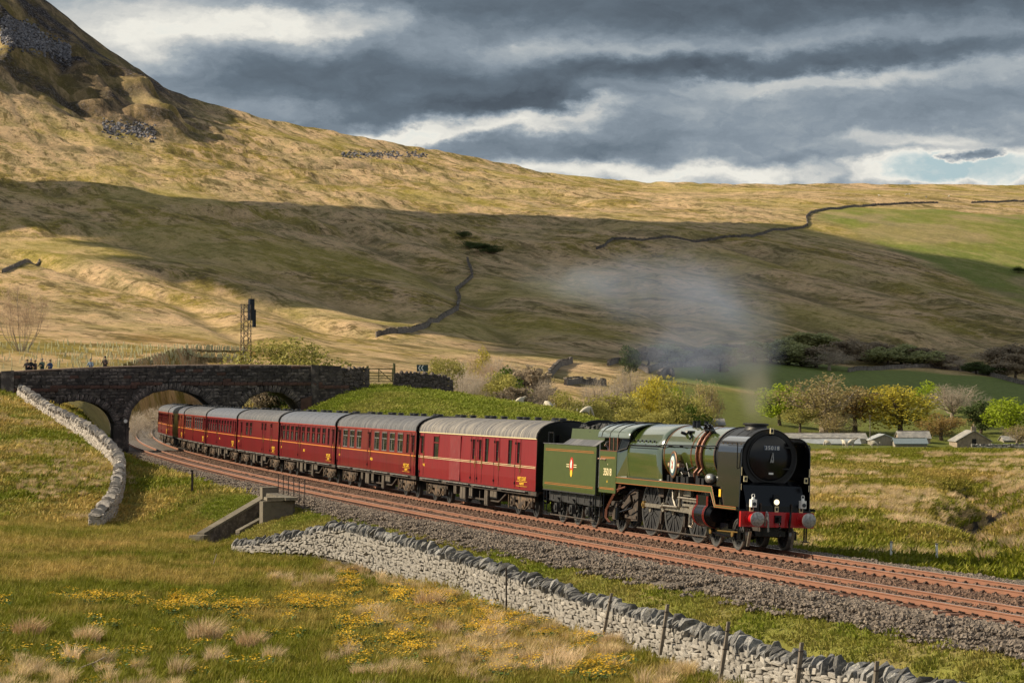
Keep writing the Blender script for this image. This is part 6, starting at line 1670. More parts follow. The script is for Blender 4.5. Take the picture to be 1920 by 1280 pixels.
for k in range(2):
    p = Vector((12.6 + 1.35 * k, 85.2 - 1.0 * k, 0)); o = empty('marker_peg', (p.x, p.y, hz(p.x, p.y)), label=('small pale marker peg in the grass just right of the front steps', 'taller pale marker peg at the ballast edge right of the engine')[k], cat='marker peg')
    b = MB(); b.box((0, 0, .25), (.07, .07, .7)); b.build('shaft', M['white'], o); b = MB(); b.box((0, 0, .62), (.09, .09, .04)); b.build('cap', M['steel'], o)

# ------------------------------------------------------------------ lattice signal mast
p = at(461, 262); zt = CAMZ + (HOR - 560) / F * 262; zg = p.z; hh = zt - zg
SM = empty('signal_mast', p, (0, 0, .5), label='tall lattice steel signal mast with dark box signal at its head behind the bridge', cat='signal')
w = .42
for sx, sy in ((-1, -1), (1, -1), (1, 1), (-1, 1)): b = MB(); b.cyl((sx * w, sy * w, 0), (sx * w * .9, sy * w * .9, hh - .6), .045, .045, 5); b.build('leg', M['iron'], SM)
b = MB(); n = 17
for k in range(n):
    z0, z1 = (hh - .6) * k / n, (hh - .6) * (k + 1) / n; s_ = 1 if k % 2 else -1
    for (ax, ay, bx, by) in ((-1, -1, 1, -1), (1, -1, 1, 1), (1, 1, -1, 1), (-1, 1, -1, -1)):
        b.cyl((ax * w, ay * w, z0 if s_ > 0 else z1), (bx * w, by * w, z1 if s_ > 0 else z0), .028, .028, 4)
        b.cyl((ax * w, ay * w, z1), (bx * w, by * w, z1), .02, .02, 4)
o = b.build('lattice_bracing', M['iron'], SM); o['kind'] = 'stuff'
b = MB(); b.bb(.35, .85, -.25, .25, hh - 2.2, hh); b.build('signal_head', M['black'], SM)
b = MB(); b.bb(.75, 1.05, -.15, .15, hh - 2.9, hh - 1.1); b.build('relay_box', M['black'], SM)
b = MB(); b.cyl((.6, 0, hh), (.6, 0, hh + .35), .03, .02, 6); b.build('finial', M['iron'], SM)

# ------------------------------------------------------------------ people and sheep (skinned bodies)
def skin_mesh(name, verts, edges, radii, sub=1):
    me = bpy.data.meshes.new(name + '_skel'); me.from_pydata([Vector(v) for v in verts], edges, [])
    o = bpy.data.objects.new(name + '_skel', me); C.objects.link(o)
    md = o.modifiers.new('skin', 'SKIN'); md.use_smooth_shade = True
    for v, r_ in zip(me.skin_vertices[0].data, radii): v.radius = (r_, r_) if not isinstance(r_, tuple) else r_
    me.skin_vertices[0].data[0].use_root = True
    if sub: s = o.modifiers.new('sub', 'SUBSURF'); s.levels = sub; s.render_levels = sub
    bpy.context.view_layer.update(); dg = bpy.context.evaluated_depsgraph_get()
    out = bpy.data.meshes.new_from_object(o.evaluated_get(dg), depsgraph=dg); out.name = name
    bpy.data.objects.remove(o); bpy.data.meshes.remove(me); return out
def person(loc, yaw, jacket, trousers, hair, label, group=None, arms='rest', bend=0.0, hat=None):
    P = [(0, 0, .95), (0, 0, 1.15), (0, 0, 1.38), (0, 0, 1.50), (0, .015, 1.56), (0, .02, 1.66), (0, .02, 1.74)]
    E_ = [(i, i + 1) for i in range(6)]; Rr = [(.16, .12), (.15, .11), (.18, .12), (.07, .07), (.055, .06), (.085, .10), (.06, .075)]
    for s in (-1, 1):
        b0 = len(P); hand = {'rest': (s * .20, .40, 1.08), 'rail': (s * .16, .42, 1.16), 'down': (s * .28, .04, .78)}[arms]; elb = {'rest': (s * .28, .12, 1.12), 'rail': (s * .30, .14, 1.12), 'down': (s * .27, -.03, 1.08)}[arms]
        P += [(s * .19, 0, 1.42), elb, hand, (hand[0], hand[1] + .06, hand[2] - .02)]; Rr += [(.062, .062), (.048, .048), (.032, .032), (.03, .045)]; E_ += [(2, b0), (b0, b0 + 1), (b0 + 1, b0 + 2), (b0 + 2, b0 + 3)]
        b0 = len(P); P += [(s * .10, 0, .86), (s * .11, .02, .48), (s * .12, -.01, .09), (s * .13, .13, .04)]; Rr += [(.095, .10), (.065, .07), (.045, .05), (.045, .035)]; E_ += [(0, b0), (b0, b0 + 1), (b0 + 1, b0 + 2), (b0 + 2, b0 + 3)]
    if bend:
        P = [Vector(p) if p[2] < .97 else Vector((p[0], p[1] + (p[2] - .95) * math.sin(bend), .95 + (p[2] - .95) * math.cos(bend))) for p in P]
    root = empty('person', loc, (0, 0, yaw), label=label, cat='person', group=group)
    me = skin_mesh('body', P, E_, Rr)
    for m in (M['skin'], jacket, trousers, M['black']): me.materials.append(m)
    for f in me.polygons:
        c = f.center; z = c.z
        ishand = abs(c.y) > .36 and z < 1.3 and z > .9 or (arms == 'down' and z < .84 and abs(c.x) > .22)
        f.material_index = 0 if (z > 1.50 * (1 if not bend else math.cos(bend) + .25) or ishand) else (1 if z > .90 else (2 if z > .10 else 3))
    o = link('body', me, root)
    hd = Vector((0, .02 + (.75 * math.sin(bend) if bend else 0), .95 + .73 * math.cos(bend) if bend else 1.68))
    b = MB(); b.sphere(hd + Vector((0, -.025, .035)), .105, .92, 1.08, .95, 12, 7); b.build('hair', hair, root)
    b = MB()
    for s in (-1, 1): b.sphere(hd + Vector((s * .033, .098, -.005)), .012, n=6, m=4)
    b.build('eyes', M['black'], root); b = MB(); b.sphere(hd + Vector((0, .115, -.03)), .018, .8, 1, 1.3, 6, 4); b.build('nose', M['skin'], root)
    if hat:
        b = MB(); b.cyl(hd + Vector((0, -.01, .075)), hd + Vector((0, -.01, .125)), .115, .105, 14); b.bb(-.07, .07, hd.y + .08, hd.y + .17, hd.z + .07, hd.z + .085); b.build('cap', hat, root)
    return root
cl = lambda n, c: mat(n, c, .85, var=.15)
J = {k: cl('cloth_' + k, c) for k, c in dict(black=(.015, .015, .02), green=(.02, .05, .045), blue=(.03, .07, .16), pale=(.16, .22, .30), brown=(.05, .035, .03), navy=(.015, .016, .04), grey=(.10, .10, .10)).items()}
hair = {k: cl('hair_' + k, c) for k, c in dict(dark=(.03, .02, .015), grey=(.25, .24, .22), fair=(.2, .13, .07)).items()}
def on_bridge(px_, head_y, back=.9):
    lx = blx(px_); w = BO + Vector((lx * BC - 0 * BS, lx * BS, 0)) + Vector((SK * back * 0, back, 0)); w.x = (px_ - 960) / F * w.y
    zh = CAMZ + (HOR - head_y) / F * w.y; w.z = zh - 1.78; return w
ppl = [(51, 674, 'black', 'dark', 'person in a black coat at the left end of the group on the bridge', None), (58, 673, 'black', 'grey', 'person in black close behind the first pair of watchers on the bridge', None), (66, 675, 'brown', 'fair', 'person in dark brown leaning beside the green jacket on the bridge', None),
       (79, 672, 'green', 'grey', 'person in a dark green jacket on the bridge parapet', None), (94, 674, 'blue', 'fair', 'person in a blue jacket, right end of the group on the bridge', None), (170, 672, 'pale', 'grey', 'person in a pale blue jacket standing alone on the bridge', None), (197, 668, 'brown', 'dark', 'person in a dark coat standing highest above the bridge parapet', None)]
for k, (px_, hy, jk, hr, lab, _) in enumerate(ppl):
    person(on_bridge(px_, hy), math.pi + random.uniform(-.5, .3), J[jk], J['grey'], hair[hr], lab, 'watchers on the bridge', 'rail')
def train_local(root, v):
    bpy.context.view_layer.update(); return root.matrix_world @ Vector(v)
ez = eng.rotation_euler.z
cy = ez + math.pi * 0   # crew lean out on the camera side (-y local)
pA = train_local(eng, (-13.45, -.92, 1.42)); pB = train_local(eng, (-14.05, -.80, 1.42))
person(pA, ez + math.pi - .25, J['navy'], J['navy'], hair['dark'], 'driver in navy overalls and cap leaning out of the cab window', 'locomotive crew', 'rail', .30, J['black'])
person(pB, ez + math.pi - .6, J['navy'], J['navy'], hair['grey'], 'second crewman in dark overalls standing behind the driver', 'locomotive crew', 'rail', .22, None)

M['wool'] = mat('sheep_wool', (.50, .46, .38), 1.0, var=.12, bump=.8, bscale=25); M['face'] = mat('sheep_face', (.42, .37, .30), .9)
def sheep(loc, yaw, label, graze=False, lying=False, s=1.0, group=None, lamb=False):
    root = empty('sheep' if not lamb else 'lamb', loc, (0, 0, yaw), label=label, cat='sheep' if not lamb else 'lamb', group=group); root.scale = (s, s, s)
    hz_ = .62 if not lying else .32
    P = [(-.32, 0, hz_), (0, 0, hz_ + .01), (.30, 0, hz_ + .02), (.46, 0, hz_ + .14)]; Rr = [(.19, .20), (.235, .245), (.20, .22), (.11, .12)]; E_ = [(0, 1), (1, 2), (2, 3)]
    hp = [(.62, 0, hz_ + .26), (.80, 0, hz_ + .18)] if not graze else [(.62, 0, .28), (.72, 0, .10)]
    P += hp; Rr += [(.075, .085), (.045, .05)]; E_ += [(3, 4), (4, 5)]
    for x in (-.30, .30):
        for sy in sgn:
            b0 = len(P)
            if lying: P += [(x, sy * .16, hz_ - .18), (x + .2, sy * .2, .07), (x + .05, sy * .2, .05)]
            elif x < 0: P += [(x + .02, sy * .11, hz_ - .17), (x - .05, sy * .12, .26), (x, sy * .12, .03)]
            else: P += [(x, sy * .10, hz_ - .18), (x + .02, sy * .11, .28), (x, sy * .11, .03)]
            Rr += [(.075, .08), (.034, .036), (.03, .03)]; E_ += [(0 if x < 0 else 2, b0), (b0, b0 + 1), (b0 + 1, b0 + 2)]
    me = skin_mesh('body', P, E_, Rr); me.materials.append(M['wool']); me.materials.append(M['face'])
    for f in me.polygons: f.material_index = 1 if (f.center.x > .53 or f.center.z < hz_ - .28) else 0
    link('body', me, root); hx, _, hzz = hp[0]
    for sy in sgn: b = MB(); b.sphere((hx - .02, sy * .11, hzz + .03), .05, .5, 1.3, .4, 6, 4); b.build('ear', M['face'], root)
    b = MB(); b.sphere((-.55, 0, hz_ - .02), .07, .5, .7, 1.6, 6, 4); b.build('tail', M['wool'], root)
    return root
def sheep_at(px_, y_, Z, *a, **k):
    p = at(px_, Z); z = CAMZ + (HOR - y_) / F * Z; return sheep((p.x, p.y, max(p.z, z if Z > 260 else p.z) - .02), *a, **k)
sheep_at(972, 765, 236, .5, 'white sheep lying down on the crest of the green bank', lying=True, s=1.15)
sheep_at(1030, 770, 244, 2.4, 'white sheep standing head down behind the green bank, middle of three', graze=True, s=1.15)
sheep_at(1096, 780, 236, .1, 'white sheep standing broadside beside the olive bushes', graze=True, s=1.25)
sheep_at(1594, 838, 277, .3, 'sheep standing broadside on the ridge in front of the long barn', s=1.05)
sheep_at(1584, 839, 276, 2.0, 'sheep facing the camera overlapping another before the long barn', s=1.0)
sheep_at(1640, 839, 277, 3.0, 'sheep on the ridge in front of the small gabled shed', s=.95)
sheep_at(1553, 836, 278, 2.9, 'grazing lamb on the ridge at the left end of the long barn', graze=True, s=.8, lamb=True)
for i, (px_, y_) in enumerate(((1700, 367), (1706, 366), (1650, 369), (1738, 372), (1780, 370))):
    p = ray(px_, y_, 1200); sheep(p, i * 1.3, ('dark hill cow on the far skyline pasture, first of a few specks', 'hill cow speck close to the first one on the far ridge', 'lone speck of a hill cow on the far ridge left of the others', 'hill cow speck above the bend of the far wall', 'hill cow speck farthest right on the far ridge')[i].replace('cow', 'sheep'), s=2.6)
# ------------------------------------------------------------------ trees and shrubs
def leafmat(name, c, var=.3):
    m = mat(name, c, .7, spec=.2, trans=.35, objrand=.12)
    nt = m.node_tree; N = nt.nodes; L = nt.links
    return m
LM = dict(lime=leafmat('lime_leaves', (.30, .38, .025)), olive=leafmat('olive_buds', (.36, .33, .09)), straw=leafmat('straw_buds', (.36, .29, .13)), rust=leafmat('rust_buds', (.27, .18, .06)),
          gold=leafmat('golden_green_leaves', (.46, .39, .05)), green=leafmat('mid_green_leaves', (.085, .13, .018)), dark=leafmat('dark_green_leaves', (.07, .10, .03)), grey=leafmat('grey_twigs', (.50, .42, .34)), dull=leafmat('dull_brown_twigs', (.30, .24, .17)), pink=leafmat('dry_pinkish_twigs', (.58, .43, .30)), greygreen=leafmat('grey_green_buds', (.36, .37, .17)))
def make_branches(r, h, spread, levels=4, trunk_frac=.28, rt=.02, bushy=False):
    """returns tube segments (p0, p1, r0, r1, level) and the tips"""
    segs = []; tips = []
    def grow(p, d, L_, rad, lev):
        k = 3; q = p.copy()
        for i in range(k):
            d = (d + Vector((r.gauss(0, .12), r.gauss(0, .12), r.gauss(0, .08) + .03))).normalized(); n = q + d * (L_ / k); segs.append((q, n, rad * (1 - .12 * i), rad * (1 - .12 * (i + 1)), lev)); q = n
            if lev >= 1 and lev < levels and i < k - 1 and r.random() < .8:
                sd = (d + Vector((r.gauss(0, .8), r.gauss(0, .8), r.gauss(.1, .35)))).normalized(); grow(q, sd, L_ * r.uniform(.5, .75), rad * .5, lev + 1)
        if lev < levels:
            for _ in range(2 if lev else 4):
                a = r.uniform(0, 6.28); sd = (d * .75 + Vector((math.cos(a), math.sin(a), 0)) * spread * r.uniform(.5, 1.1) + Vector((0, 0, .12))).normalized(); grow(q, sd, L_ * r.uniform(.62, .85), rad * .6, lev + 1)
        else: tips.append(q)
        if lev >= levels - 1: tips.append(q)
    if bushy:
        for i in range(7):
            a = i * .9 + r.uniform(0, .5); grow(Vector((.05 * math.cos(a), .05 * math.sin(a), 0)) * h, Vector((math.cos(a) * spread, math.sin(a) * spread, 1)).normalized(), h * .33, h * rt * .5, 1)
    else: grow(Vector((0, 0, 0)), Vector((0, 0, 1)), h * trunk_frac, h * rt, 0)
    return segs, tips
def tree_meshes(seed, wide, base, leaf, bark, n_leaf, lsize, lobes=26, twig=False, bushy=False, rough=.25, limb=1.0):
    """unit tree 10 m high: limbs reach into overlapping lobes that carry the leaves"""
    h = 10.0; r = random.Random(seed); rng = np.random.default_rng(seed); b = MB()
    cz = h * (base + 1) / 2; az = h * (1 - base) / 2 * .80; ax = wide * h / 2 * .78; L_ = []
    for i in range(lobes * 6):
        if len(L_) >= lobes: break
        d = Vector((r.gauss(0, 1), r.gauss(0, 1), r.gauss(.12, 1))).normalized() * (r.random() ** .45)
        tw = 1 - .25 * max(d.z, 0) + (0 if bushy else -.18 * max(-d.z, 0)); c = Vector((d.x * ax * tw, d.y * ax * tw, cz + d.z * az)); rad = h * r.uniform(.075, .155) * (.8 + .5 * wide) * (1.1 - .3 * abs(d.z))
        if all((c - o[0]).length > rad * .55 for o in L_): L_.append((c, rad))
    th = h * (.30 if not bushy else .05); tr = h * .02 * limb; k = Vector((r.uniform(-.2, .2), r.uniform(-.2, .2), 0))
    if not bushy:
        b.cyl((0, 0, -.3), k + Vector((0, 0, th * .5)), tr * 1.5, tr * 1.15, 7, cap=False); b.cyl(k + Vector((0, 0, th * .5)), Vector((0, 0, th)), tr * 1.15, tr, 7, cap=False)
        b.cyl((0, 0, th), (k.x * 2, k.y * 2, h * .72), tr * .9, tr * .3, 6, cap=False)
    for c, rad in L_:
        p0 = Vector((c.x * .12, c.y * .12, th + (c.z - th) * r.uniform(0, .45) if c.z > th else th * .8)); 
        if bushy: p0 = Vector((c.x * .25, c.y * .25, 0))
        mid = p0.lerp(c, .5) + Vector((c.x * .12, c.y * .12, -rad * .35)); rr_ = tr * r.uniform(.28, .5) * (.45 if bushy else 1)
        b.cyl(p0, mid, rr_, rr_ * .75, 5, cap=False); b.cyl(mid, c, rr_ * .75, rr_ * .35, 4, cap=False)
        for _ in range(4):
            d = Vector((r.gauss(0, 1), r.gauss(0, 1), r.gauss(.4, .8))).normalized(); b.cyl(mid.lerp(c, r.uniform(.3, 1)), c + d * rad * .95, rr_ * .4, rr_ * .12, 3, cap=False)
    trunk = b.mesh('trunk', bark)
    Cn = np.array([tuple(c) for c, _ in L_]); Rd = np.array([q for _, q in L_]); w = Rd ** 2; w = w / w.sum(); kk = rng.choice(len(L_), n_leaf, p=w)
    d = rng.normal(size=(n_leaf, 3)); d /= np.linalg.norm(d, axis=1)[:, None]; rad_ = (1.05 - rough * np.abs(rng.normal(size=(n_leaf, 1))) ** 1.3).clip(.1, 1.25)
    cen = Cn[kk] + d * Rd[kk][:, None] * rad_ * np.array([1, 1, .85]); cen[:, 2] = np.abs(cen[:, 2] - .02) + .02
    if twig:
        u = d + np.array([0, 0, .5]) + rng.normal(0, .45, (n_leaf, 3))
    else: u = rng.normal(size=(n_leaf, 3)) + d * .2
    u /= np.linalg.norm(u, axis=1)[:, None]; v = np.cross(u, rng.normal(size=(n_leaf, 3))); v /= np.linalg.norm(v, axis=1)[:, None]
    s = lsize * rng.uniform(.5, 1.35, (n_leaf, 1)); asp = .10 if twig else .7; ll = s * (2.4 if twig else 1)
    V = np.stack([cen - u * ll - v * s * asp, cen + u * ll - v * s * asp * .4, cen + u * ll + v * s * asp * .4, cen - u * ll + v * s * asp], 1).reshape(-1, 3)
    return trunk, npmesh('crown', V, np.arange(4 * n_leaf).reshape(-1, 4), leaf, False)
TV = {}
def tv(key, *a, **k): TV[key] = [tree_meshes(s * 13 + hash_(key), *a, **k) for s in range(3)]
def hash_(s): return sum(ord(c) * (i + 3) for i, c in enumerate(s)) % 997
tv('lime', .95, .08, LM['lime'], M['bark'], 3000, .19); tv('green', .95, .08, LM['green'], M['bark'], 3000, .20)
tv('straw', 1.05, .06, LM['straw'], M['barkpale'], 4200, .11, lobes=34, rough=.4, limb=1.5); tv('rust', 1.0, .05, LM['rust'], M['bark'], 3800, .13, lobes=30, rough=.4, limb=1.2); tv('gold', 1.05, .03, LM['gold'], M['bark'], 3600, .15, lobes=32, rough=.35)
tv('olive', .95, .08, LM['olive'], M['bark'], 3200, .15, rough=.4); tv('grey', 1.0, .18, LM['grey'], M['barkpale'], 3600, .13, twig=True, lobes=30, rough=.5); tv('pinkbush', 1.2, .0, LM['pink'], M['barkpale'], 3600, .15, twig=True, bushy=True, rough=.5)
tv('bush', 1.3, .0, LM['olive'], M['bark'], 6000, .15, bushy=True, rough=.35); tv('darkbush', 1.3, .0, LM['dark'], M['bark'], 2400, .26, bushy=True)
tv('greybush', 1.3, .0, LM['grey'], M['barkpale'], 3800, .16, twig=True, bushy=True, rough=.5); tv('dull', .9, .0, LM['dull'], M['bark'], 3200, .24, rough=.4); tv('greygreen', .95, .0, LM['greygreen'], M['bark'], 3200, .27, rough=.35)
tv('dark', .8, .05, LM['dark'], M['bark'], 2800, .20)
tcount = [0]
def tree(key, px, ybase, ytop, Z, width, label, name='tree', cat='tree', group=None):
    """width in photo pixels"""
    p = at(px, Z); top = CAMZ + (HOR - ytop) / F * Z; h = max(top - p.z, .8); vs = TV[key]; t, c = vs[tcount[0] % len(vs)]; tcount[0] += 1
    r = random.Random(int(px * 7 + ytop)); w_n = (p.y); o = empty(name, p, (0, 0, r.uniform(0, 6.28)), label=label, cat=cat, group=group)
    if 'w' not in c: xs = np.empty(len(c.vertices) * 3, np.float32); c.vertices.foreach_get('co', xs); xs = xs.reshape(-1, 3); c['w'] = float(np.percentile(np.abs(xs[:, :2]), 96) * 2); c['h'] = float(np.percentile(xs[:, 2], 99.5))
    sx = width * (1.22 if Z < 700 else 1.1) * Z / F / c['w']; o.scale = (sx, sx, h / c['h'])
    link('trunk', t, o); link('crown', c, o); return o
# farm trees
tree('lime', 1462, 820, 722, 600, 75, 'lime green tree nearest the locomotive chimney beside the smoke')
tree('straw', 1545, 822, 704, 590, 135, 'large pale straw coloured tree with spreading limbs behind the long barn')
tree('rust', 1602, 822, 727, 600, 85, 'brown budding tree between the pale tree and the golden one behind the barn')
tree('gold', 1690, 822, 724, 595, 115, 'broad golden olive tree behind the slate roofed shed')
tree('lime', 1738, 800, 716, 660, 50, 'small lime tree rising behind the golden one')
tree('grey', 1785, 815, 722, 620, 95, 'bare grey tree behind the farmhouse gable')
tree('rust', 1765, 828, 776, 575, 70, 'low rust brown tree left of the farmhouse gable')
tree('dark', 1838, 830, 752, 600, 60, 'dark green tree right of the bare grey tree')
tree('lime', 1896, 828, 746, 590, 85, 'bright green tree at the right edge above the long field wall')
tree('straw', 1908, 832, 797, 560, 50, 'small pale shrub at the right edge by the field wall', 'shrub', 'shrub')
tree('olive', 1500, 825, 765, 585, 60, 'low olive tree beside the lime green one', )
tree('straw', 1568, 826, 770, 580, 60, 'low pale tree at the near end of the long barn roof')
# middle group behind the tender
tree('gold', 1222, 795, 707, 400, 62, 'yellow green tree above the middle of the locomotive boiler')
tree('olive', 1150, 800, 738, 380, 90, 'olive budding shrub behind the cab roof', 'shrub', 'shrub')
tree('grey', 1180, 780, 690, 420, 55, 'pale bare tree behind the yellow green tree')
tree('olive', 1288, 800, 722, 420, 62, 'olive green tree above the front of the boiler')
tree('green', 1298, 800, 762, 405, 52, 'darker green bush near the small stone cottage', 'bush', 'bush')
tree('bush', 1192, 806, 765, 370, 80, 'low olive bush over the cab', 'bush', 'bush')
tree('pinkbush', 1036, 775, 742, 300, 40, 'dry pink bush behind the standing sheep', 'bush', 'bush')
tree('straw', 1172, 780, 698, 425, 62, 'pale airy tree rising above the cab roof, left of the yellow green one')
tree('lime', 1242, 790, 716, 410, 44, 'fresh green tree directly right of the yellow green one')
tree('straw', 1322, 800, 716, 440, 48, 'pale airy tree above the front end of the boiler')
tree('grey', 1120, 770, 706, 380, 50, 'bare grey tree above the rear of the tender')
# scrub on the bank crest
sc_l = ['pinkish bare thicket right of the chevron sign', 'yellowish twiggy bush above the wall end', 'grey bare thicket in the middle of the scrub', 'olive bush low in the scrub on the bank', 'brown bare thicket towards the right of the scrub', 'small gold topped bush high in the scrub', 'grey twiggy bush at the right end of the scrub', 'pale thicket behind the dark wall end', 'green budded bush in the centre of the scrub', 'low brown bramble at the foot of the scrub', 'slender bare thicket on the skyline of the scrub', 'pinkish thicket behind the centre of the scrub', 'grey thicket filling the middle front of the scrub', 'olive bush at the right foot of the scrub', 'broad grey thicket behind the wall end', 'pinkish thicket at the upper right of the scrub']
for k, (key, px, yt, Z, w) in enumerate((('pinkbush', 890, 662, 330, 95), ('bush', 828, 672, 262, 70), ('greybush', 930, 672, 335, 90), ('bush', 940, 700, 300, 75), ('dull', 985, 690, 330, 75), ('gold', 905, 655, 345, 40), ('greybush', 1008, 712, 325, 60), ('greybush', 862, 680, 290, 80), ('green', 952, 690, 318, 45), ('dull', 968, 728, 290, 60), ('greybush', 820, 700, 250, 45), ('pinkbush', 955, 684, 345, 90), ('greybush', 890, 700, 300, 80), ('bush', 1050, 735, 300, 60), ('greybush', 845, 690, 300, 90), ('pinkbush', 1000, 700, 340, 80))):
    tree(key, px, 0, yt, Z, w, sc_l[k], 'thicket' if 'thicket' in sc_l[k] else 'bush', 'thicket' if 'thicket' in sc_l[k] else 'bush', 'scrub on the crest of the bank')
tree('bush', 530, 690, 638, 262, 150, 'wide rounded olive thorn bush behind the bridge parapet', 'bush', 'bush')
tree('pinkbush', 40, 570, 535, 560, 100, 'pale bare thicket on the hill at the left edge', 'thicket', 'thicket')
for k, (px, w, yt) in enumerate(((492, 20, 700), (513, 22, 704), (523, 25, 690), (540, 22, 700))):
    tree('dark' if k == 2 else 'dull', px, 770, yt, 243, w * 1.6, ('thin dark stemmed tree seen through the right arch, leftmost', 'thin tree seen near the middle of the right arch', 'thicker dark trunk seen through the right arch', 'slim tree nearest the right pier inside the arch')[k])
for k, (px, w, yt) in enumerate(((262, 40, 772), (285, 50, 765), (310, 40, 760), (250, 26, 778))):
    tree('greybush', px, 790, yt, 300 - 6 * k, w, ('grey bramble beyond the central arch beside the track', 'grey bramble left of the last carriage beyond the arch', 'pale bramble just above the last carriage roof', 'small bramble at the left pier beyond the arch')[k], 'bramble', 'bramble')
# dark wood strip on the lower fell
rr = random.Random(8)
kinds = {'dull': ('dull brown leafless tree', 'tree'), 'greygreen': ('grey green budding tree', 'tree'), 'dark': ('dark evergreen tree', 'tree'), 'grey': ('pale grey bare tree', 'tree')}
strip = [(1180, 652, 24, 'dark', 700), (1215, 655, 40, 'dull', 800), (1250, 650, 50, 'greygreen', 840), (1290, 655, 55, 'dull', 850), (1335, 652, 55, 'greygreen', 860), (1375, 650, 60, 'dull', 880), (1415, 645, 55, 'greygreen', 890), (1445, 648, 60, 'greygreen', 895), (1478, 640, 60, 'greygreen', 895), (1505, 652, 55, 'greygreen', 890), (1530, 655, 60, 'dull', 890), (1555, 662, 60, 'grey', 880), (1580, 645, 55, 'dull', 930),
         (1610, 640, 50, 'dull', 960), (1640, 648, 50, 'dull', 955), (1665, 655, 55, 'greygreen', 940), (1690, 650, 50, 'greygreen', 950), (1715, 655, 50, 'dull', 950), (1740, 662, 55, 'greygreen', 940), (1765, 668, 45, 'dull', 940), (1800, 678, 40, 'grey', 930), (1830, 682, 34, 'dark', 915), (1850, 688, 30, 'dark', 910), (1868, 690, 30, 'dark', 905), (1885, 684, 36, 'dull', 905), (1905, 668, 50, 'dull', 930), (1895, 650, 60, 'dull', 990), (1540, 630, 50, 'greygreen', 990), (1500, 628, 50, 'greygreen', 990), (1860, 655, 50, 'grey', 1000)]
strip += [(px + 14, yt + 6, w * .9, ('dull', 'grey', 'greygreen', 'dull')[i % 4], Z + 45) for i, (px, yt, w, k_, Z) in enumerate(strip[6:24])] + [(1350, 668, 40, 'dull', 800), (1320, 672, 36, 'grey', 780)]
strip.sort(key=lambda s: s[0]); ordn = 'first second third fourth fifth sixth seventh eighth ninth tenth eleventh twelfth thirteenth fourteenth fifteenth sixteenth seventeenth eighteenth nineteenth twentieth'.split()
cnt_ = {}
for i, (px, yt, w, key, Z) in enumerate(strip):
    part_ = 'left half' if px < 1570 else 'right half'; k_ = (key, part_); cnt_[k_] = cnt_.get(k_, 0) + 1
    tree(key, px, 0, yt - 4, Z, w * 1.3, '%s %s from the left in the %s of the shaded wood' % (ordn[cnt_[k_] - 1], kinds[key][0], part_), group='trees of the shaded wood strip')
# a dark clough high on the moor
for i, (px, py, w, h) in enumerate(((868, 432, 16, 9), (882, 452, 26, 20), (905, 456, 30, 24), (925, 462, 24, 18))):
    p = ray(px, py + 14, 900); tree('darkbush', px, 0, py, p.y, w * 1.5, ('highest', 'leftmost lower', 'middle', 'rightmost')[i] + ' dark thorn bush in the gully high on the moor', 'bush', 'bush', 'thorn bushes in the moor gully')
for k, (key, px, yt, Z, w) in enumerate((('bush', 1120, 748, 330, 70), ('olive', 1255, 730, 395, 55), ('gold', 1205, 722, 390, 45), ('greybush', 1150, 722, 400, 60), ('bush', 1235, 770, 360, 60), ('olive', 1320, 745, 430, 40))):
    tree(key, px, 0, yt, Z, w, ('olive bush left of the cab roof', 'olive tree filling the gap above the boiler', 'yellow green sapling beside the pale bare tree', 'grey thicket behind the olive shrubs', 'low olive bush just above the boiler', 'small olive tree above the smokebox')[k], 'tree' if key in ('olive', 'gold') else 'bush', 'tree' if key in ('olive', 'gold') else 'bush')
p = ray(1915, 512, 1000); tree('darkbush', 1912, 0, 500, p.y, 26, 'single dark bush on the green slope at the right edge', 'bush', 'bush')

# ------------------------------------------------------------------ field walls on the fell
def hill_wall(label, pts, h=1.3, w=.7, m='fellwall', z0=350.0, step=None):
    P = [ray(px, py, z0) for px, py in pts]; root = empty('field_wall', P[0], label=label, cat='stone wall')
    secs = []; b = MB(); r = random.Random(len(label)); out = []
    for a, c in zip(P[:-1], P[1:]):
        n = max(2, int((c - a).length / 3))
        for i in range(n):
            q_ = a.lerp(c, i / n); q_.z = hz(q_.x, q_.y); out.append(q_)
    out.append(P[-1])
    for i, q_ in enumerate(out):
        d = (out[min(i + 1, len(out) - 1)] - out[max(i - 1, 0)]); d.z = 0; d.normalize(); n = Vector((-d.y, d.x, 0)); hh = h * r.uniform(.72, 1.2); q_ = q_ - P[0]
        secs.append([q_ + n * w / 2 - Vector((0, 0, .6)), q_ + n * w * .3 + Vector((0, 0, hh)), q_ - n * w * .3 + Vector((0, 0, hh)), q_ - n * w / 2 - Vector((0, 0, .6))])
    b.loft(secs, 0, True, True, False); b.build('stonework', M[m], root)
    c = MB(); 
    for i in range(0, len(out) - 1):
        q_ = (out[i] + out[i + 1]) / 2 - P[0]; c.box((q_.x, q_.y, q_.z + h + .05), (1.2, .5, .35), rz=r.uniform(0, 3), jit=.2, rnd=r)
    o = c.build('coping_stonework', M[m], root); o['kind'] = 'stuff'
hill_wall('dark field wall rising from the lit slope into the shaded moor', [(705, 633), (745, 625), (790, 617), (825, 600), (858, 582), (862, 562), (855, 545), (875, 530), (886, 520), (880, 500), (876, 488)], 1.9, 1.0)
hill_wall('long winding wall around the green enclosure high on the right', [(1515, 424), (1513, 408), (1530, 397), (1580, 391), (1640, 385), (1700, 382), (1760, 381)], 1.6, 1.0)
hill_wall('dark wall along the skyline at the upper right edge', [(1822, 381), (1870, 380), (1922, 378)], 1.6, 1.0)
hill_wall('dark wall crossing the shaded moor down to the left of the enclosure', [(1118, 468), (1135, 462), (1150, 450), (1240, 447), (1330, 452), (1390, 445), (1440, 436), (1490, 430), (1514, 424)], 1.6, .9)
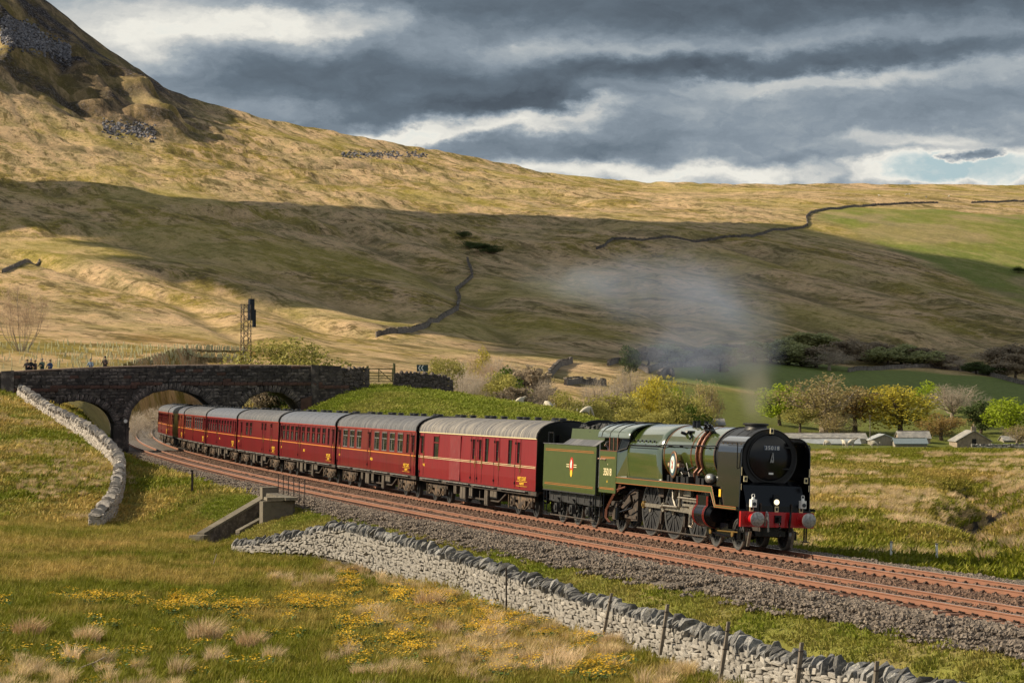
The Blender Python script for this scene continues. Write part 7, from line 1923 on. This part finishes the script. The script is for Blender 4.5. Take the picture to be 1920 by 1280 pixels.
hill_wall('stone wall below the green field beside the shaded wood', [(1590, 698), (1700, 690), (1800, 695), (1921, 722)], 1.3, .6)
hill_wall('short dark peat bank on the hillside at the left edge', [(4, 512), (30, 500), (48, 492), (74, 491)], 1.5, 1.0)
hill_wall('dark stone wall of the lane with a hooked end in the valley', [(1030, 708), (1042, 694), (1056, 685), (1072, 680)], 1.7, 1.0)
hill_wall('short stone wall below the lane in the valley', [(1060, 722), (1085, 719), (1110, 721), (1135, 723)], 1.6, .9)
hill_wall('stone wall of the lane half hidden by smoke', [(1140, 686), (1160, 680), (1185, 684), (1215, 700), (1240, 690), (1285, 688), (1330, 680), (1365, 672)], 1.5, .9)
hill_wall('low wall between the lane and the green field behind the smoke', [(1235, 712), (1250, 700), (1262, 706)], 2.0, 1.2)
p = at(1128, 470); o = empty('telegraph_pole', p, label='wooden pole at the lane corner in the valley', cat='pole'); b = MB(); b.cyl((0, 0, 0), (0, 0, 5.5), .14, .1, 6); b.build('shaft', M['wood'], o); b = MB(); b.box((0, 0, 5.1), (1.2, .1, .12)); b.build('crossarm', M['wood'], o)
p = at(1631, 560); o = empty('telegraph_pole', p, label='thin grey pole between the long barn and the gabled shed', cat='pole'); b = MB(); b.cyl((0, 0, 0), (0, 0, 6.5), .1, .07, 6); b.build('shaft', M['wood'], o); b = MB(); b.box((0, 0, 6.2), (.8, .08, .1)); b.build('crossarm', M['wood'], o)

# ------------------------------------------------------------------ farm buildings
M['slate'] = mat('stone_slate_roof', (.20, .195, .19), .9, var=.25, vscale=1.5, col2=(.34, .32, .28), c2amt=.45, c2scale=.6, bump=.3, bscale=4)
M['tin'] = mat('pale_tin_roof', (.34, .36, .37), .6, var=.15, vscale=.7, col2=(.22, .23, .24), c2amt=.4, c2scale=.5)
M['bluetin'] = mat('bluish_tin_roof', (.17, .21, .23), .5, var=.15)
M['render'] = mat('whitewashed_wall', (.40, .38, .34), .9, var=.15, vscale=.8)
M['boards'] = mat('weathered_boards', (.24, .215, .18), .9, var=.35, vscale=2, stretch=(6, 6, .2))
M['housestone'] = mat('farmhouse_stone', (.25, .20, .15), .95, var=.3, vscale=1.4, bump=.4, bscale=3)
def building(label, px0, px1, yr, ye, yg, Z, depth, wall, roof, gable_front=False, cat='barn', name='barn', chimney=False, openings=(), skew=0):
    s = Z / F; x0, x1 = (px0 - 960) * s, (px1 - 960) * s; zr, ze, zg = [CAMZ + (HOR - y) * s for y in (yr, ye, yg)]; zg -= 1.0
    o = empty(name, ((x0 + x1) / 2, Z, zg), label=label, cat=cat); w = x1 - x0; hr, he = zr - zg, ze - zg; b = MB(); o.rotation_euler = (0, 0, skew)
    if gable_front:
        b.prism([(-w / 2, 0), (w / 2, 0), (w / 2, he), (0, hr), (-w / 2, he)], lambda a, z, t: Vector((a, t, z)), 0, depth); b.build('wall', wall, o)
        for s1 in sgn:
            b = MB(); b.prism([(0, hr + .02), (s1 * (w / 2 + .3), he - .1), (s1 * (w / 2 + .3), he + .08), (0, hr + .2)], lambda a, z, t: Vector((a, t, z)), -.25, depth + .2); b.build('roof_slope', roof, o)
    else:
        b.bb(-w / 2, w / 2, 0, depth, 0, he); b.build('wall', wall, o)
        b = MB(); b.prism([(0, he), (depth, he), (depth / 2, hr - .1)], lambda a, z, t: Vector((t, a, z)), -w / 2, w / 2); b.build('gable', wall, o)
        for (ya, yb) in ((-.3, depth / 2), (depth + .3, depth / 2)):
            b = MB(); b.prism([(ya, he - .05), (yb, hr), (yb, hr + .14), (ya, he + .10)], lambda a, z, t: Vector((t, a, z)), -w / 2 - .25, w / 2 + .25); b.build('roof_slope', roof, o)
        b = MB()
        n = int(w / 1.2)
        for i in range(n): b.bb(-w / 2 + i * w / n, -w / 2 + (i + 1) * w / n - .08, depth / 2 - .14, depth / 2 + .14, hr + .08, hr + .25)
        q_ = b.build('ridge_tiles', M['housestone'], o); q_['kind'] = 'stuff'
    for (fx, z0, z1, ww) in openings:
        b = MB(); b.bb(-w / 2 + fx * w - ww / 2, -w / 2 + fx * w + ww / 2, -.04, .02, z0, z1); b.build('doorway' if z0 < .3 else 'window', M['black'], o)
    if chimney:
        b = MB(); b.bb(-.5, .5, .2, 1.1, hr - .3, hr + 1.0); b.cyl((0, .6, hr + 1.0), (0, .6, hr + 1.6), .16, .13, 8); b.build('chimney', M['housestone'], o)
    return o
building('long low barn with pale stone slate roof in front of the farm trees', 1462, 1625, 813, 823, 836, 562, 7.5, M['render'], M['slate'], openings=((.4, 0, 2.2, 1.6), (.75, 0, 2.2, 1.6)))
building('lower lean-to shed with pale roof along the front of the long barn', 1500, 1612, 823, 832, 840, 556, 4, M['render'], M['tin'], name='shed', cat='shed')
building('small gabled board shed with pale tin roof beside the pole', 1633, 1684, 815, 825, 840, 556, 9, M['boards'], M['tin'], gable_front=True, name='shed', cat='shed')
building('board shed with bluish tin roof right of the gabled shed', 1678, 1738, 822, 832, 840, 552, 4.5, M['boards'], M['bluetin'], name='shed', cat='shed')
building('stone slate roofed barn behind the bluish tin shed', 1686, 1744, 809, 822, 840, 562, 6, M['housestone'], M['slate'])
building('stone farmhouse gable with chimney near the right edge', 1794, 1858, 808, 827, 845, 552, 10, M['housestone'], M['slate'], gable_front=True, chimney=True, name='farmhouse', cat='house', openings=((.5, 2.6, 3.6, .9),))
building('grey barn wall behind the right-hand field wall', 1882, 1940, 818, 826, 840, 575, 6, M['boards'], M['slate'])
building('small stone cottage roof with two chimneys behind the boiler', 1284, 1358, 786, 797, 815, 430, 6, M['housestone'], M['slate'], name='cottage', cat='house', chimney=True)
fw = [((px - 960) / F * 540, 540, CAMZ + (HOR - y) / F * 540, CAMZ + (HOR - y - 16) / F * 540) for px, y in ((1822, 833), (1870, 832), (1925, 831))]
drystone_wall('long sunlit buff field wall at the right edge below the farmhouse', fw, -1, seed=31, n_stone=120, n_cope=60, stone_h=(.28, .4), stone_l=(.5, 1.1), cope_w=(.35, .5), cope_h=.25, thick=.5, frame=False)

# ------------------------------------------------------------------ young tree guards on the hillside
gm = mat('tree_guard_plastic', (.62, .60, .38), .6, objrand=.12, trans=.3)
b = MB(); b.cyl((0, 0, 0), (0, 0, 1.35), .15, .14, 6, 0); b.box((.16, 0, .6), (.06, .06, 1.5), mi=1); GM_ = b.mesh('tree_guard', [gm, M['wood']])
rg = random.Random(77); cand = []
for i in range(1500):
    px_ = rg.uniform(-40, 470); lo = np.interp(px_, [0, 130, 240, 480], [592, 604, 626, 664]); hi = np.interp(px_, [0, 480], [702, 682])
    py_ = rg.uniform(lo, hi); t = (py_ - lo) / (hi - lo)
    if rg.random() > np.interp(px_, [0, 60, 140, 470], [.25, .55, .8, .55]): continue
    p = ray(px_, py_, 330)
    if p.y < 334: continue
    cand.append((p.y, p))
cand.sort(key=lambda c: c[0]); S = Stuffer()
for i, (_, p) in enumerate(cand[:620]):
    sc_ = rg.uniform(5.5, 10.5) * p.y / F / 1.35; rot = Euler((rg.gauss(0, .06), rg.gauss(0, .06), rg.uniform(0, 6)))
    if i < 300:
        o = link('tree_guard', GM_, None, loc=p, rot=rot, scale=(sc_ * .9, sc_ * .9, sc_)); tag(o, 'pale plastic guard around a sapling on the planted hillside behind the bridge', 'tree guard', 'tree guards on the hillside')
    else: S.add(GM_, Matrix.LocRotScale(p, rot, (sc_ * .9, sc_ * .9, sc_)))
o = S.build('tree_guards_beyond', gm, None, (0, 0, 0)); tag(o, 'rows of pale sapling guards farther up the hillside', 'tree guards')

# scree and boulders on the steep shoulder
sm = [stone_mesh(1500 + i, mat('scree_rock_%d' % i, (.05 + .05 * i, .047 + .05 * i, .055 + .055 * i), .9), name='boulder') for i in range(4)]
rs = random.Random(5); pts = []; scl = []
for i in range(2600):
    k = rs.random()
    if k < .55: px_ = rs.uniform(0, 130); py_ = np.interp(px_, [0, 60, 130], [66, 78, 100]) + rs.gauss(0, 9)
    elif k < .75: px_ = rs.uniform(0, 70); py_ = 38 + px_ * .3 + rs.gauss(0, 5)
    elif k < .85: px_ = rs.uniform(640, 800); py_ = 290 + rs.gauss(0, 3)
    else: px_ = rs.uniform(190, 290); py_ = 238 + (px_ - 190) * .12 + rs.gauss(0, 7)
    p = ray(px_, py_, 900); pts.append(tuple(p)); s_ = rs.uniform(.8, 3.2) * (1.0 if py_ < 200 else .8); scl.append((s_, s_, s_ * .8))
n = len(pts); rngs = np.random.default_rng(3); rot = rngs.uniform(0, 6, (n, 3))
scatter('scree', sm, pts, rot, scl, rngs.uniform(0, 1, n), label='grey boulder scree spilling down the steep shoulder of the fell', cat='scree')
# ------------------------------------------------------------------ grass
GMAT = grass_mat('grass_blades', (.15, .165, .010), (.44, .31, .095))
GMATG = grass_mat('bank_grass_blades', (.16, .20, .016), (.36, .29, .09))
RMAT = grass_mat('rush_blades', (.40, .30, .12), (.72, .55, .36), trans=.25)
tufts = [tuft(34, .20, .24, .012, .6, 10 + i, GMAT, wind=.12) for i in range(4)] + [tuft(26, .34, .2, .010, .5, 20 + i, GMAT, wind=.2) for i in range(3)]
gtufts = [tuft(40, .15, .34, .020, .6, 40 + i, GMATG, wind=.12) for i in range(4)]
ftufts = [tuft(24, .30, .45, .035, .6, 60 + i, GMAT, wind=.15) for i in range(4)]
rushes = [tuft(150, .80, .30, .009, .55, 80 + i, RMAT, wind=.18, bend=.25) for i in range(4)]
rg = np.random.default_rng(17)
def seed_points(n, zmin, zmax, pmin, pmax, keep):
    """uniform on the ground between two distances and two bearings"""
    Z = np.sqrt(rg.uniform(zmin ** 2, zmax ** 2, n)); px = rg.uniform(pmin, pmax, n); X = (px - 960) / F * Z
    k = keep(X, Z, px); X, Z = X[k], Z[k]; return np.stack([X, Z, height(X, Z) - .01], 1)
def spread(P, smin, smax, tilt=.12):
    n = len(P); rot = np.stack([rg.normal(0, tilt, n), rg.normal(0, tilt, n), rg.uniform(-.9, .9, n)], 1); s = rg.uniform(smin, smax, (n, 1)); return rot, np.concatenate([s, s, s * rg.uniform(.8, 1.2, (n, 1))], 1)
_wx = np.array([p[1] for p in wall_pts][::-1]); _wv = np.array([p[0] for p in wall_pts][::-1])
def wall_x(Z): return np.interp(Z, _wx, _wv)
def field_keep(X, Z, px): return np.where(Z < 111, X < wall_x(Z) - .35, qof(X, Z) > 9.5)
P = seed_points(62000, 44, 139, -60, 2050, field_keep); rot, s = spread(P, .7, 1.35)
t = .36 + 1.7 * fbm(P[:, 0] / 6, P[:, 1] / 9, 3, 61) + .9 * fbm(P[:, 0] / 1.6, P[:, 1] / 2, 2, 66)
t = t - .35 * np.exp(-((P[:, 1] - 102) / 1.6) ** 2) * (P[:, 0] < -8) * (P[:, 0] > -18)
scatter('meadow_grass', tufts, P, rot, s, np.clip(t, 0, 1), label='rough olive and straw coloured meadow grass covering the foreground', cat='grass')
# verge between ballast and wall, and slope by the culvert
def verge_keep(X, Z, px):
    q_ = qof(X, Z); return (q_ > 5.95 + .25 * fbm(X / 2, Z / 2, 2, 8)) & np.where(Z < 111, X > wall_x(Z) + .3, q_ < 11)
P = seed_points(60000, 42, 139, 250, 2100, verge_keep); rot, s = spread(P, .6, 1.1)
t = .42 + 1.7 * fbm(P[:, 0] / 3, P[:, 1] / 4, 3, 71)
scatter('verge_grass', gtufts, P, rot, s * [1, 1, 1.0], np.clip(t, 0, 1), label='short green grass between the ballast and the drystone wall', cat='grass')
# left bank
P = seed_points(52000, 137, 320, -60, 660, lambda X, Z, px: (qof(X, Z) > 6.2) | ((Z > 233) & (qof(X, Z) < -3.5))); rot, s = spread(P, 1.0, 1.9)
t = .20 + 2.8 * fbm(P[:, 0] / 8, P[:, 1] / 13, 3, 61) + .9 * fbm(P[:, 0] / 2, P[:, 1] / 3, 2, 72); t = np.where(qof(P[:, 0], P[:, 1]) < 10.5, t - .15, t)
scatter('left_bank_grass', [tuft(30, .16, .42, .03, .6, 140 + i, GMATG, wind=.12) for i in range(3)] + ftufts[:1], P, rot, s * [1, 1, .8], np.clip(t, 0, 1), label='green and brown pasture grass on the left bank of the cutting', cat='grass')
# right bank, bright green
P = seed_points(34000, 110, 300, 560, 1180, lambda X, Z, px: qof(X, Z) < -3.4); rot, s = spread(P, 1.0, 1.9)
t = .12 + 1.3 * fbm(P[:, 0] / 5, P[:, 1] / 7, 3, 73)
scatter('right_bank_grass', [tuft(30, .13, .42, .03, .6, 150 + i, GMATG, wind=.12) for i in range(3)], P, rot, s * [1, 1, .8], np.clip(t, 0, 1), label='bright green grass on the bank behind the carriages', cat='grass')
# right pasture
P = seed_points(68000, 78, 300, 1150, 2420, lambda X, Z, px: qof(X, Z) < -3.5); rot, s = spread(P, .9, 1.7)
gdp = np.exp(-((P[:, 0] - (19.9 + (P[:, 1] - 105) * 0.17 + 1.1 * np.sin(P[:, 1] / 6.0))) / 1.5) ** 2) * (P[:, 1] > 95) * (P[:, 1] < 185); k = gdp < .5; P, rot, s = P[k], rot[k], s[k]
t = .20 + 1.8 * fbm(P[:, 0] / 9, P[:, 1] / 14, 3, 61) + .6 * fbm(P[:, 0] / 2, P[:, 1] / 3, 2, 75)
scatter('pasture_grass', ftufts, P, rot, s * [1, 1, .75], np.clip(t, 0, 1), label='mixed green and straw grass on the pasture right of the engine', cat='grass')
# rushes: patches of tall dry clumps
def rush_scatter(n, zmin, zmax, pmin, pmax, keep, smin, smax, thr, name, label, seed):
    P = seed_points(n, zmin, zmax, pmin, pmax, keep); f = fbm(P[:, 0] / 4.5, P[:, 1] / 6, 3, seed); P = P[f > thr]; rot, s = spread(P, smin, smax, .08)
    scatter(name, rushes, P, rot, s, np.clip(rg.normal(.55, .25, len(P)), 0, 1), label=label, cat='rushes')
rush_scatter(1500, 46, 96, -40, 2000, lambda X, Z, px: field_keep(X, Z, px) & ((wall_x(Z) - X < 5.5) | (Z < 68)) , .45, .85, .02, 'meadow_rushes', 'dry straw coloured rushes in drifts across the foreground meadow', 81)
rush_scatter(7000, 82, 270, 1480, 2000, lambda X, Z, px: (qof(X, Z) < -5), .4, .9, .09, 'pasture_rushes', 'dry straw coloured rushes in bands across the right pasture', 61)
rush_scatter(2200, 138, 215, -40, 260, lambda X, Z, px: qof(X, Z) > 10, .35, .7, .08, 'bank_rushes', 'brown rush patches on the left bank', 83)
rush_scatter(2600, 46, 104, 500, 2000, lambda X, Z, px: (X < wall_x(Z) - .45) & (X > wall_x(Z) - 1.6), .35, .72, -.06, 'wall_foot_rushes', 'dry straw coloured grass standing along the foot of the near wall', 87)
# big single tussocks
tus = [(385, 1205, 1.15, 'large brown tussock in the lower left meadow, widest of the meadow tussocks'), (470, 1215, .9, 'dark tussock directly right of the large brown one'), (55, 1195, 1.0, 'pale tussock near the left edge of the meadow'), (165, 1205, .85, 'thin straw tussock in the lower left between two others'), (805, 1140, 1.1, 'tall straw tussock near the wall with pink top'), (835, 1188, .75, 'small brown tussock below the tall straw one among yellow flowers'), (925, 1195, .8, 'small dark tussock among yellow flowers right of centre'), (1290, 1232, 1.0, 'brown tussock against the wall foot below a leaning post'), (660, 1078, .8, 'straw tussock under the wall left of the yellow flowers'), (1150, 1215, .8, 'reddish straw tussock at the wall foot')]
big = [tuft(420, .85, .42, .009, .5, 180 + i, mat('tussock_blades_%d' % i, (.60 - .08 * i, .44 - .07 * i, .26 - .05 * i), .8, trans=.2, objrand=.15), wind=.15, bend=.2) for i in range(3)]
for i, (px_, py_, s_, lab) in enumerate(tus):
    p = ray(px_, py_, 45); o = link('tussock', big[i % 3], None, loc=p + Vector((0, 0, -.02)), rot=(0, 0, rg.uniform(-.5, .5)), scale=(s_, s_, s_ * .95)); tag(o, lab, 'tussock', 'single tussocks in the meadow')
# marsh marigolds
FY = mat('marigold_petals', (.74, .45, .01), .5, trans=.2); FG = mat('marigold_leaves', (.06, .12, .012), .5)
def marigold(seed):
    r = random.Random(seed); b = MB()
    for i in range(26):
        a, d = r.uniform(0, 6.28), .26 * math.sqrt(r.random()); x, y, z = d * math.cos(a), d * math.sin(a), r.uniform(.12, .26); s = r.uniform(.018, .034)
        b.add([(x + s * math.cos(k * 1.257), y + s * math.sin(k * 1.257), z + r.uniform(-.008, .012)) for k in range(5)], [(0, 1, 2, 3, 4)], 0)
        b.add([(x - .003, y, .02), (x + .003, y, .02), (x + .002, y, z)], [(0, 1, 2)], 1)
    for i in range(26):
        a, d = r.uniform(0, 6.28), .26 * math.sqrt(r.random()); x, y, z = d * math.cos(a), d * math.sin(a), r.uniform(.03, .15); s = .045
        b.add([(x + s * math.cos(k * 1.05), y + s * math.sin(k * 1.05), z + r.uniform(-.02, .02)) for k in range(6)], [(0, 1, 2, 3, 4, 5)], 1)
    return b.mesh('marigold_clump', [FY, FG])
fl = []
def band(n, x0, x1, y0, y1, sy, clump=0):
    for i in range(n):
        px_ = rg.uniform(x0, x1); py_ = np.interp(px_, [x0, x1], [y0, y1]) + rg.normal(0, sy); k = fbm(np.array([px_ / 38.0]), np.array([py_ / 16.0]), 3, 91)[0]
        if k > clump: fl.append((px_, py_))
band(150, 0, 340, 1128, 1125, 5, -.02); band(430, 290, 640, 1124, 1128, 9, -.06); band(330, 640, 850, 1128, 1105, 12, -.03); band(120, 640, 700, 1080, 1110, 10, -.15)
band(520, 640, 960, 1180, 1165, 24, .0); band(330, 880, 1180, 1168, 1212, 20, .0); band(240, 760, 1150, 1225, 1250, 12, .03); band(140, 0, 560, 1215, 1225, 28, .08); band(60, 180, 640, 1160, 1165, 20, .1); band(40, 1080, 1400, 1240, 1270, 12, .1)
PP = []
for px_, py_ in fl:
    z = -1.92; Z = (CAMZ - z) * F / (py_ - HOR); X = (px_ - 960) / F * Z
    if X < wall_x(Z) - .6: PP.append((X, Z, hz(X, Z) + .02))
PP = np.array(PP); rot, s = spread(PP, .75, 1.35); scatter('marsh_marigolds', [marigold(i) for i in range(4)], PP, rot, s, rg.uniform(0, 1, len(PP)), label='yellow marsh marigolds flowering in bands across the wet meadow', cat='flowers')
# dead branches lying in the grass
for i, (px_, py_, lab) in enumerate(((172, 1262, 'bleached forked dead branch lying in the lower left grass'), (400, 1062, 'bleached thin dead stem standing in the meadow'))):
    p = ray(px_, py_, 45); o = empty('dead_branch', p, (0, 0, .4 * i), label=lab, cat='dead branch'); b = MB()
    b.tube([(-.35, 0, .12), (-.1, 0, .22), (.12, 0, .3), (.35, .05, .42)] if i == 0 else [(0, 0, 0), (.06, 0, .25), (.16, 0, .52)], .018, 5); b.build('stem', M['cream'] if False else M['barkpale'], o)
    b = MB(); b.tube([(.0, 0, .26), (.2, 0, .12), (.3, .03, .05)] if i == 0 else [(.0, 0, .1), (-.1, 0, .22)], .014, 5); b.build('twig', M['barkpale'], o)

# ------------------------------------------------------------------ unseen cloud, shaped to throw the shadow on the fell
def make_shadow_cloud():
    up = [(-500, 320), (0, 331), (150, 346), (300, 362), (450, 374), (600, 380), (750, 388), (880, 400), (1000, 405), (1200, 410), (1350, 411), (1430, 424), (1520, 440), (1600, 455), (1700, 476), (1800, 500), (1920, 530), (2400, 590)]
    lo = [(-500, 430), (0, 440), (120, 462), (220, 492), (330, 540), (430, 585), (540, 625), (640, 640), (760, 648), (900, 660), (1050, 672), (1200, 690), (1350, 720), (1500, 742), (1650, 745), (1800, 745), (1920, 745), (2400, 745)]
    A = np.array(up, float); B = np.array(lo, float); n = 150; m = 46
    xs = np.linspace(-480, 2380, n); yu = np.interp(xs, A[:, 0], A[:, 1]); yl = np.interp(xs, B[:, 0], B[:, 1])
    alt = 620.0; V = np.zeros((n, m, 3)); keep = np.zeros((n, m), bool)
    for i in range(n):
        for j in range(m):
            t = j / (m - 1); py_ = yl[i] * t + yu[i] * (1 - t); p = ray_fast(xs[i], py_); k = (alt - p[2]) / SUN.z; V[i, j] = (p[0] + SUN.x * k, p[1] + SUN.y * k, alt)
    I, Jj = np.meshgrid(np.arange(n), np.arange(m), indexing='ij'); t = Jj / (m - 1)
    nz = fbm(V[..., 0] / 130, V[..., 1] / 130, 4, 5)
    st = fbm(I / 6.0 + Jj / 3.2, Jj / 2.2, 3, 15)
    d = np.minimum(t * 9, 1) - .15 + nz * .7 - sstep(.30, .95, t) * .95 * (1 - sstep(700, 1250, xs))[:, None] + st * 2.3 * sstep(.25, .7, t) * (1 - .6 * sstep(1000, 1400, xs))[:, None]
    keep = d > 0
    keep = keep | (t < .28) & (t > .03)
    th = 6 + 60 * np.clip(d, 0, 1) ** .5 + 30 * np.abs(nz)
    Vt = V.copy(); Vt[..., 2] += th; Vb = V.copy(); Vb[..., 2] -= 6 * np.clip(d, 0, 1)
    idx = np.arange(n * m).reshape(n, m); Fs = []
    K = keep[:-1, :-1] & keep[1:, :-1] & keep[:-1, 1:] & keep[1:, 1:]
    a, b_ = np.nonzero(K); q0 = np.stack([idx[a, b_], idx[a + 1, b_], idx[a + 1, b_ + 1], idx[a, b_ + 1]], 1); Fs = np.concatenate([q0, q0[:, ::-1] + n * m])
    # close the rims
    rim = []
    for i, j in zip(a, b_):
        for (di, dj, c0, c1) in ((-1, 0, (i, j + 1), (i, j)), (1, 0, (i + 1, j), (i + 1, j + 1)), (0, -1, (i, j), (i + 1, j)), (0, 1, (i + 1, j + 1), (i, j + 1))):
            ii, jj = i + di, j + dj
            if not (0 <= ii < n - 1 and 0 <= jj < m - 1 and K[ii, jj]): rim.append((idx[c0], idx[c1], idx[c1] + n * m, idx[c0] + n * m))
    Fs = np.concatenate([Fs, np.array(rim)]); me = npmesh('shadow_cloud', np.concatenate([Vt.reshape(-1, 3), Vb.reshape(-1, 3)]), Fs, mat('shadow_cloud', (.8, .8, .82), 1.0, spec=0), True)
    o = link('shadow_cloud', me); tag(o, kind='structure')
_dd = np.exp(np.linspace(math.log(330), math.log(3300), 700))
def ray_fast(px, py):
    X = (px - 960) / F * _dd; Zr = CAMZ + (HOR - py) / F * _dd; hit = np.nonzero(height(X, _dd) >= Zr)[0]; k = hit[0] if len(hit) else len(_dd) - 1; return (X[k], _dd[k], Zr[k])
make_shadow_cloud()

# ------------------------------------------------------------------ smoke
def smoke_mat(name, colr, dens, seed):
    m = bpy.data.materials.new(name); m.use_nodes = True; nt = m.node_tree; N = nt.nodes; L = nt.links; N.remove(N['Principled BSDF'])
    v = N.new('ShaderNodeVolumePrincipled'); v.inputs['Color'].default_value = (*colr, 1); v.inputs['Anisotropy'].default_value = .3
    tc = N.new('ShaderNodeTexCoord'); ln = N.new('ShaderNodeVectorMath'); ln.operation = 'LENGTH'; L.new(tc.outputs['Object'], ln.inputs[0])
    mr = N.new('ShaderNodeMapRange'); mr.interpolation_type = 'SMOOTHERSTEP'; mr.inputs['From Min'].default_value = 1.0; mr.inputs['From Max'].default_value = .05; L.new(ln.outputs['Value'], mr.inputs['Value'])
    geo = N.new('ShaderNodeNewGeometry'); n = N.new('ShaderNodeTexNoise'); n.inputs['Scale'].default_value = .38; n.inputs['Detail'].default_value = 3; n.inputs['Distortion'].default_value = .6; L.new(geo.outputs['Position'], n.inputs['Vector'])
    m2 = N.new('ShaderNodeMapRange'); m2.inputs['From Min'].default_value = .38; m2.inputs['From Max'].default_value = .68; m2.inputs['To Min'].default_value = .15; L.new(n.outputs[0], m2.inputs['Value'])
    a = N.new('ShaderNodeMath'); a.operation = 'MULTIPLY'; L.new(mr.outputs[0], a.inputs[0]); L.new(m2.outputs[0], a.inputs[1])
    b_ = N.new('ShaderNodeMath'); b_.operation = 'MULTIPLY'; L.new(a.outputs[0], b_.inputs[0]); b_.inputs[1].default_value = dens; L.new(b_.outputs[0], v.inputs['Density'])
    L.new(v.outputs[0], N['Material Output'].inputs['Volume']); return m
SMK = empty('smoke', at(1410, 85, 3), label='thin grey smoke drifting back and up from the locomotive chimney', cat='smoke', kind='stuff')
sA = smoke_mat('pale_smoke', (.66, .76, 1.0), .17, 1); sB = smoke_mat('brown_smoke', (.56, .52, .42), 1.15, 2)
def ico():
    import bmesh
    bm = bmesh.new(); bmesh.ops.create_icosphere(bm, subdivisions=3, radius=1); me = bpy.data.meshes.new('puff'); bm.to_mesh(me); bm.free(); return me
mA = ico(); mA.materials.append(sA); mB = ico(); mB.materials.append(sB); mC = ico(); mC.materials.append(smoke_mat('thin_smoke', (.85, .92, 1.0), .12, 3))
for (px_, py_, Z, rx, rz, tilt, m_) in ((1415, 775, 84.5, 30, 36, 0, mB), (1418, 735, 86, 42, 50, 0, mB), (1410, 690, 89, 58, 62, 0, mB), (1425, 650, 92, 56, 70, 0, mA), (1400, 610, 95, 85, 90, 0, mA), (1370, 555, 100, 100, 96, .2, mA), (1300, 590, 103, 120, 90, .2, mA), (1290, 520, 108, 120, 66, .2, mA), (1300, 665, 105, 150, 60, .1, mA), (1190, 540, 118, 130, 80, .2, mA), (1080, 530, 128, 130, 50, .1, mC)):
    s_ = Z / F; o = link('puff', m_, SMK); w_ = Vector(((px_ - 960) * s_, Z, CAMZ + (HOR - py_) * s_)); o.location = w_ - SMK.location; o.rotation_euler = (0, tilt, 0); o.scale = (rx * s_ * 1.2, rx * s_ * 1.2, rz * s_ * 1.2)
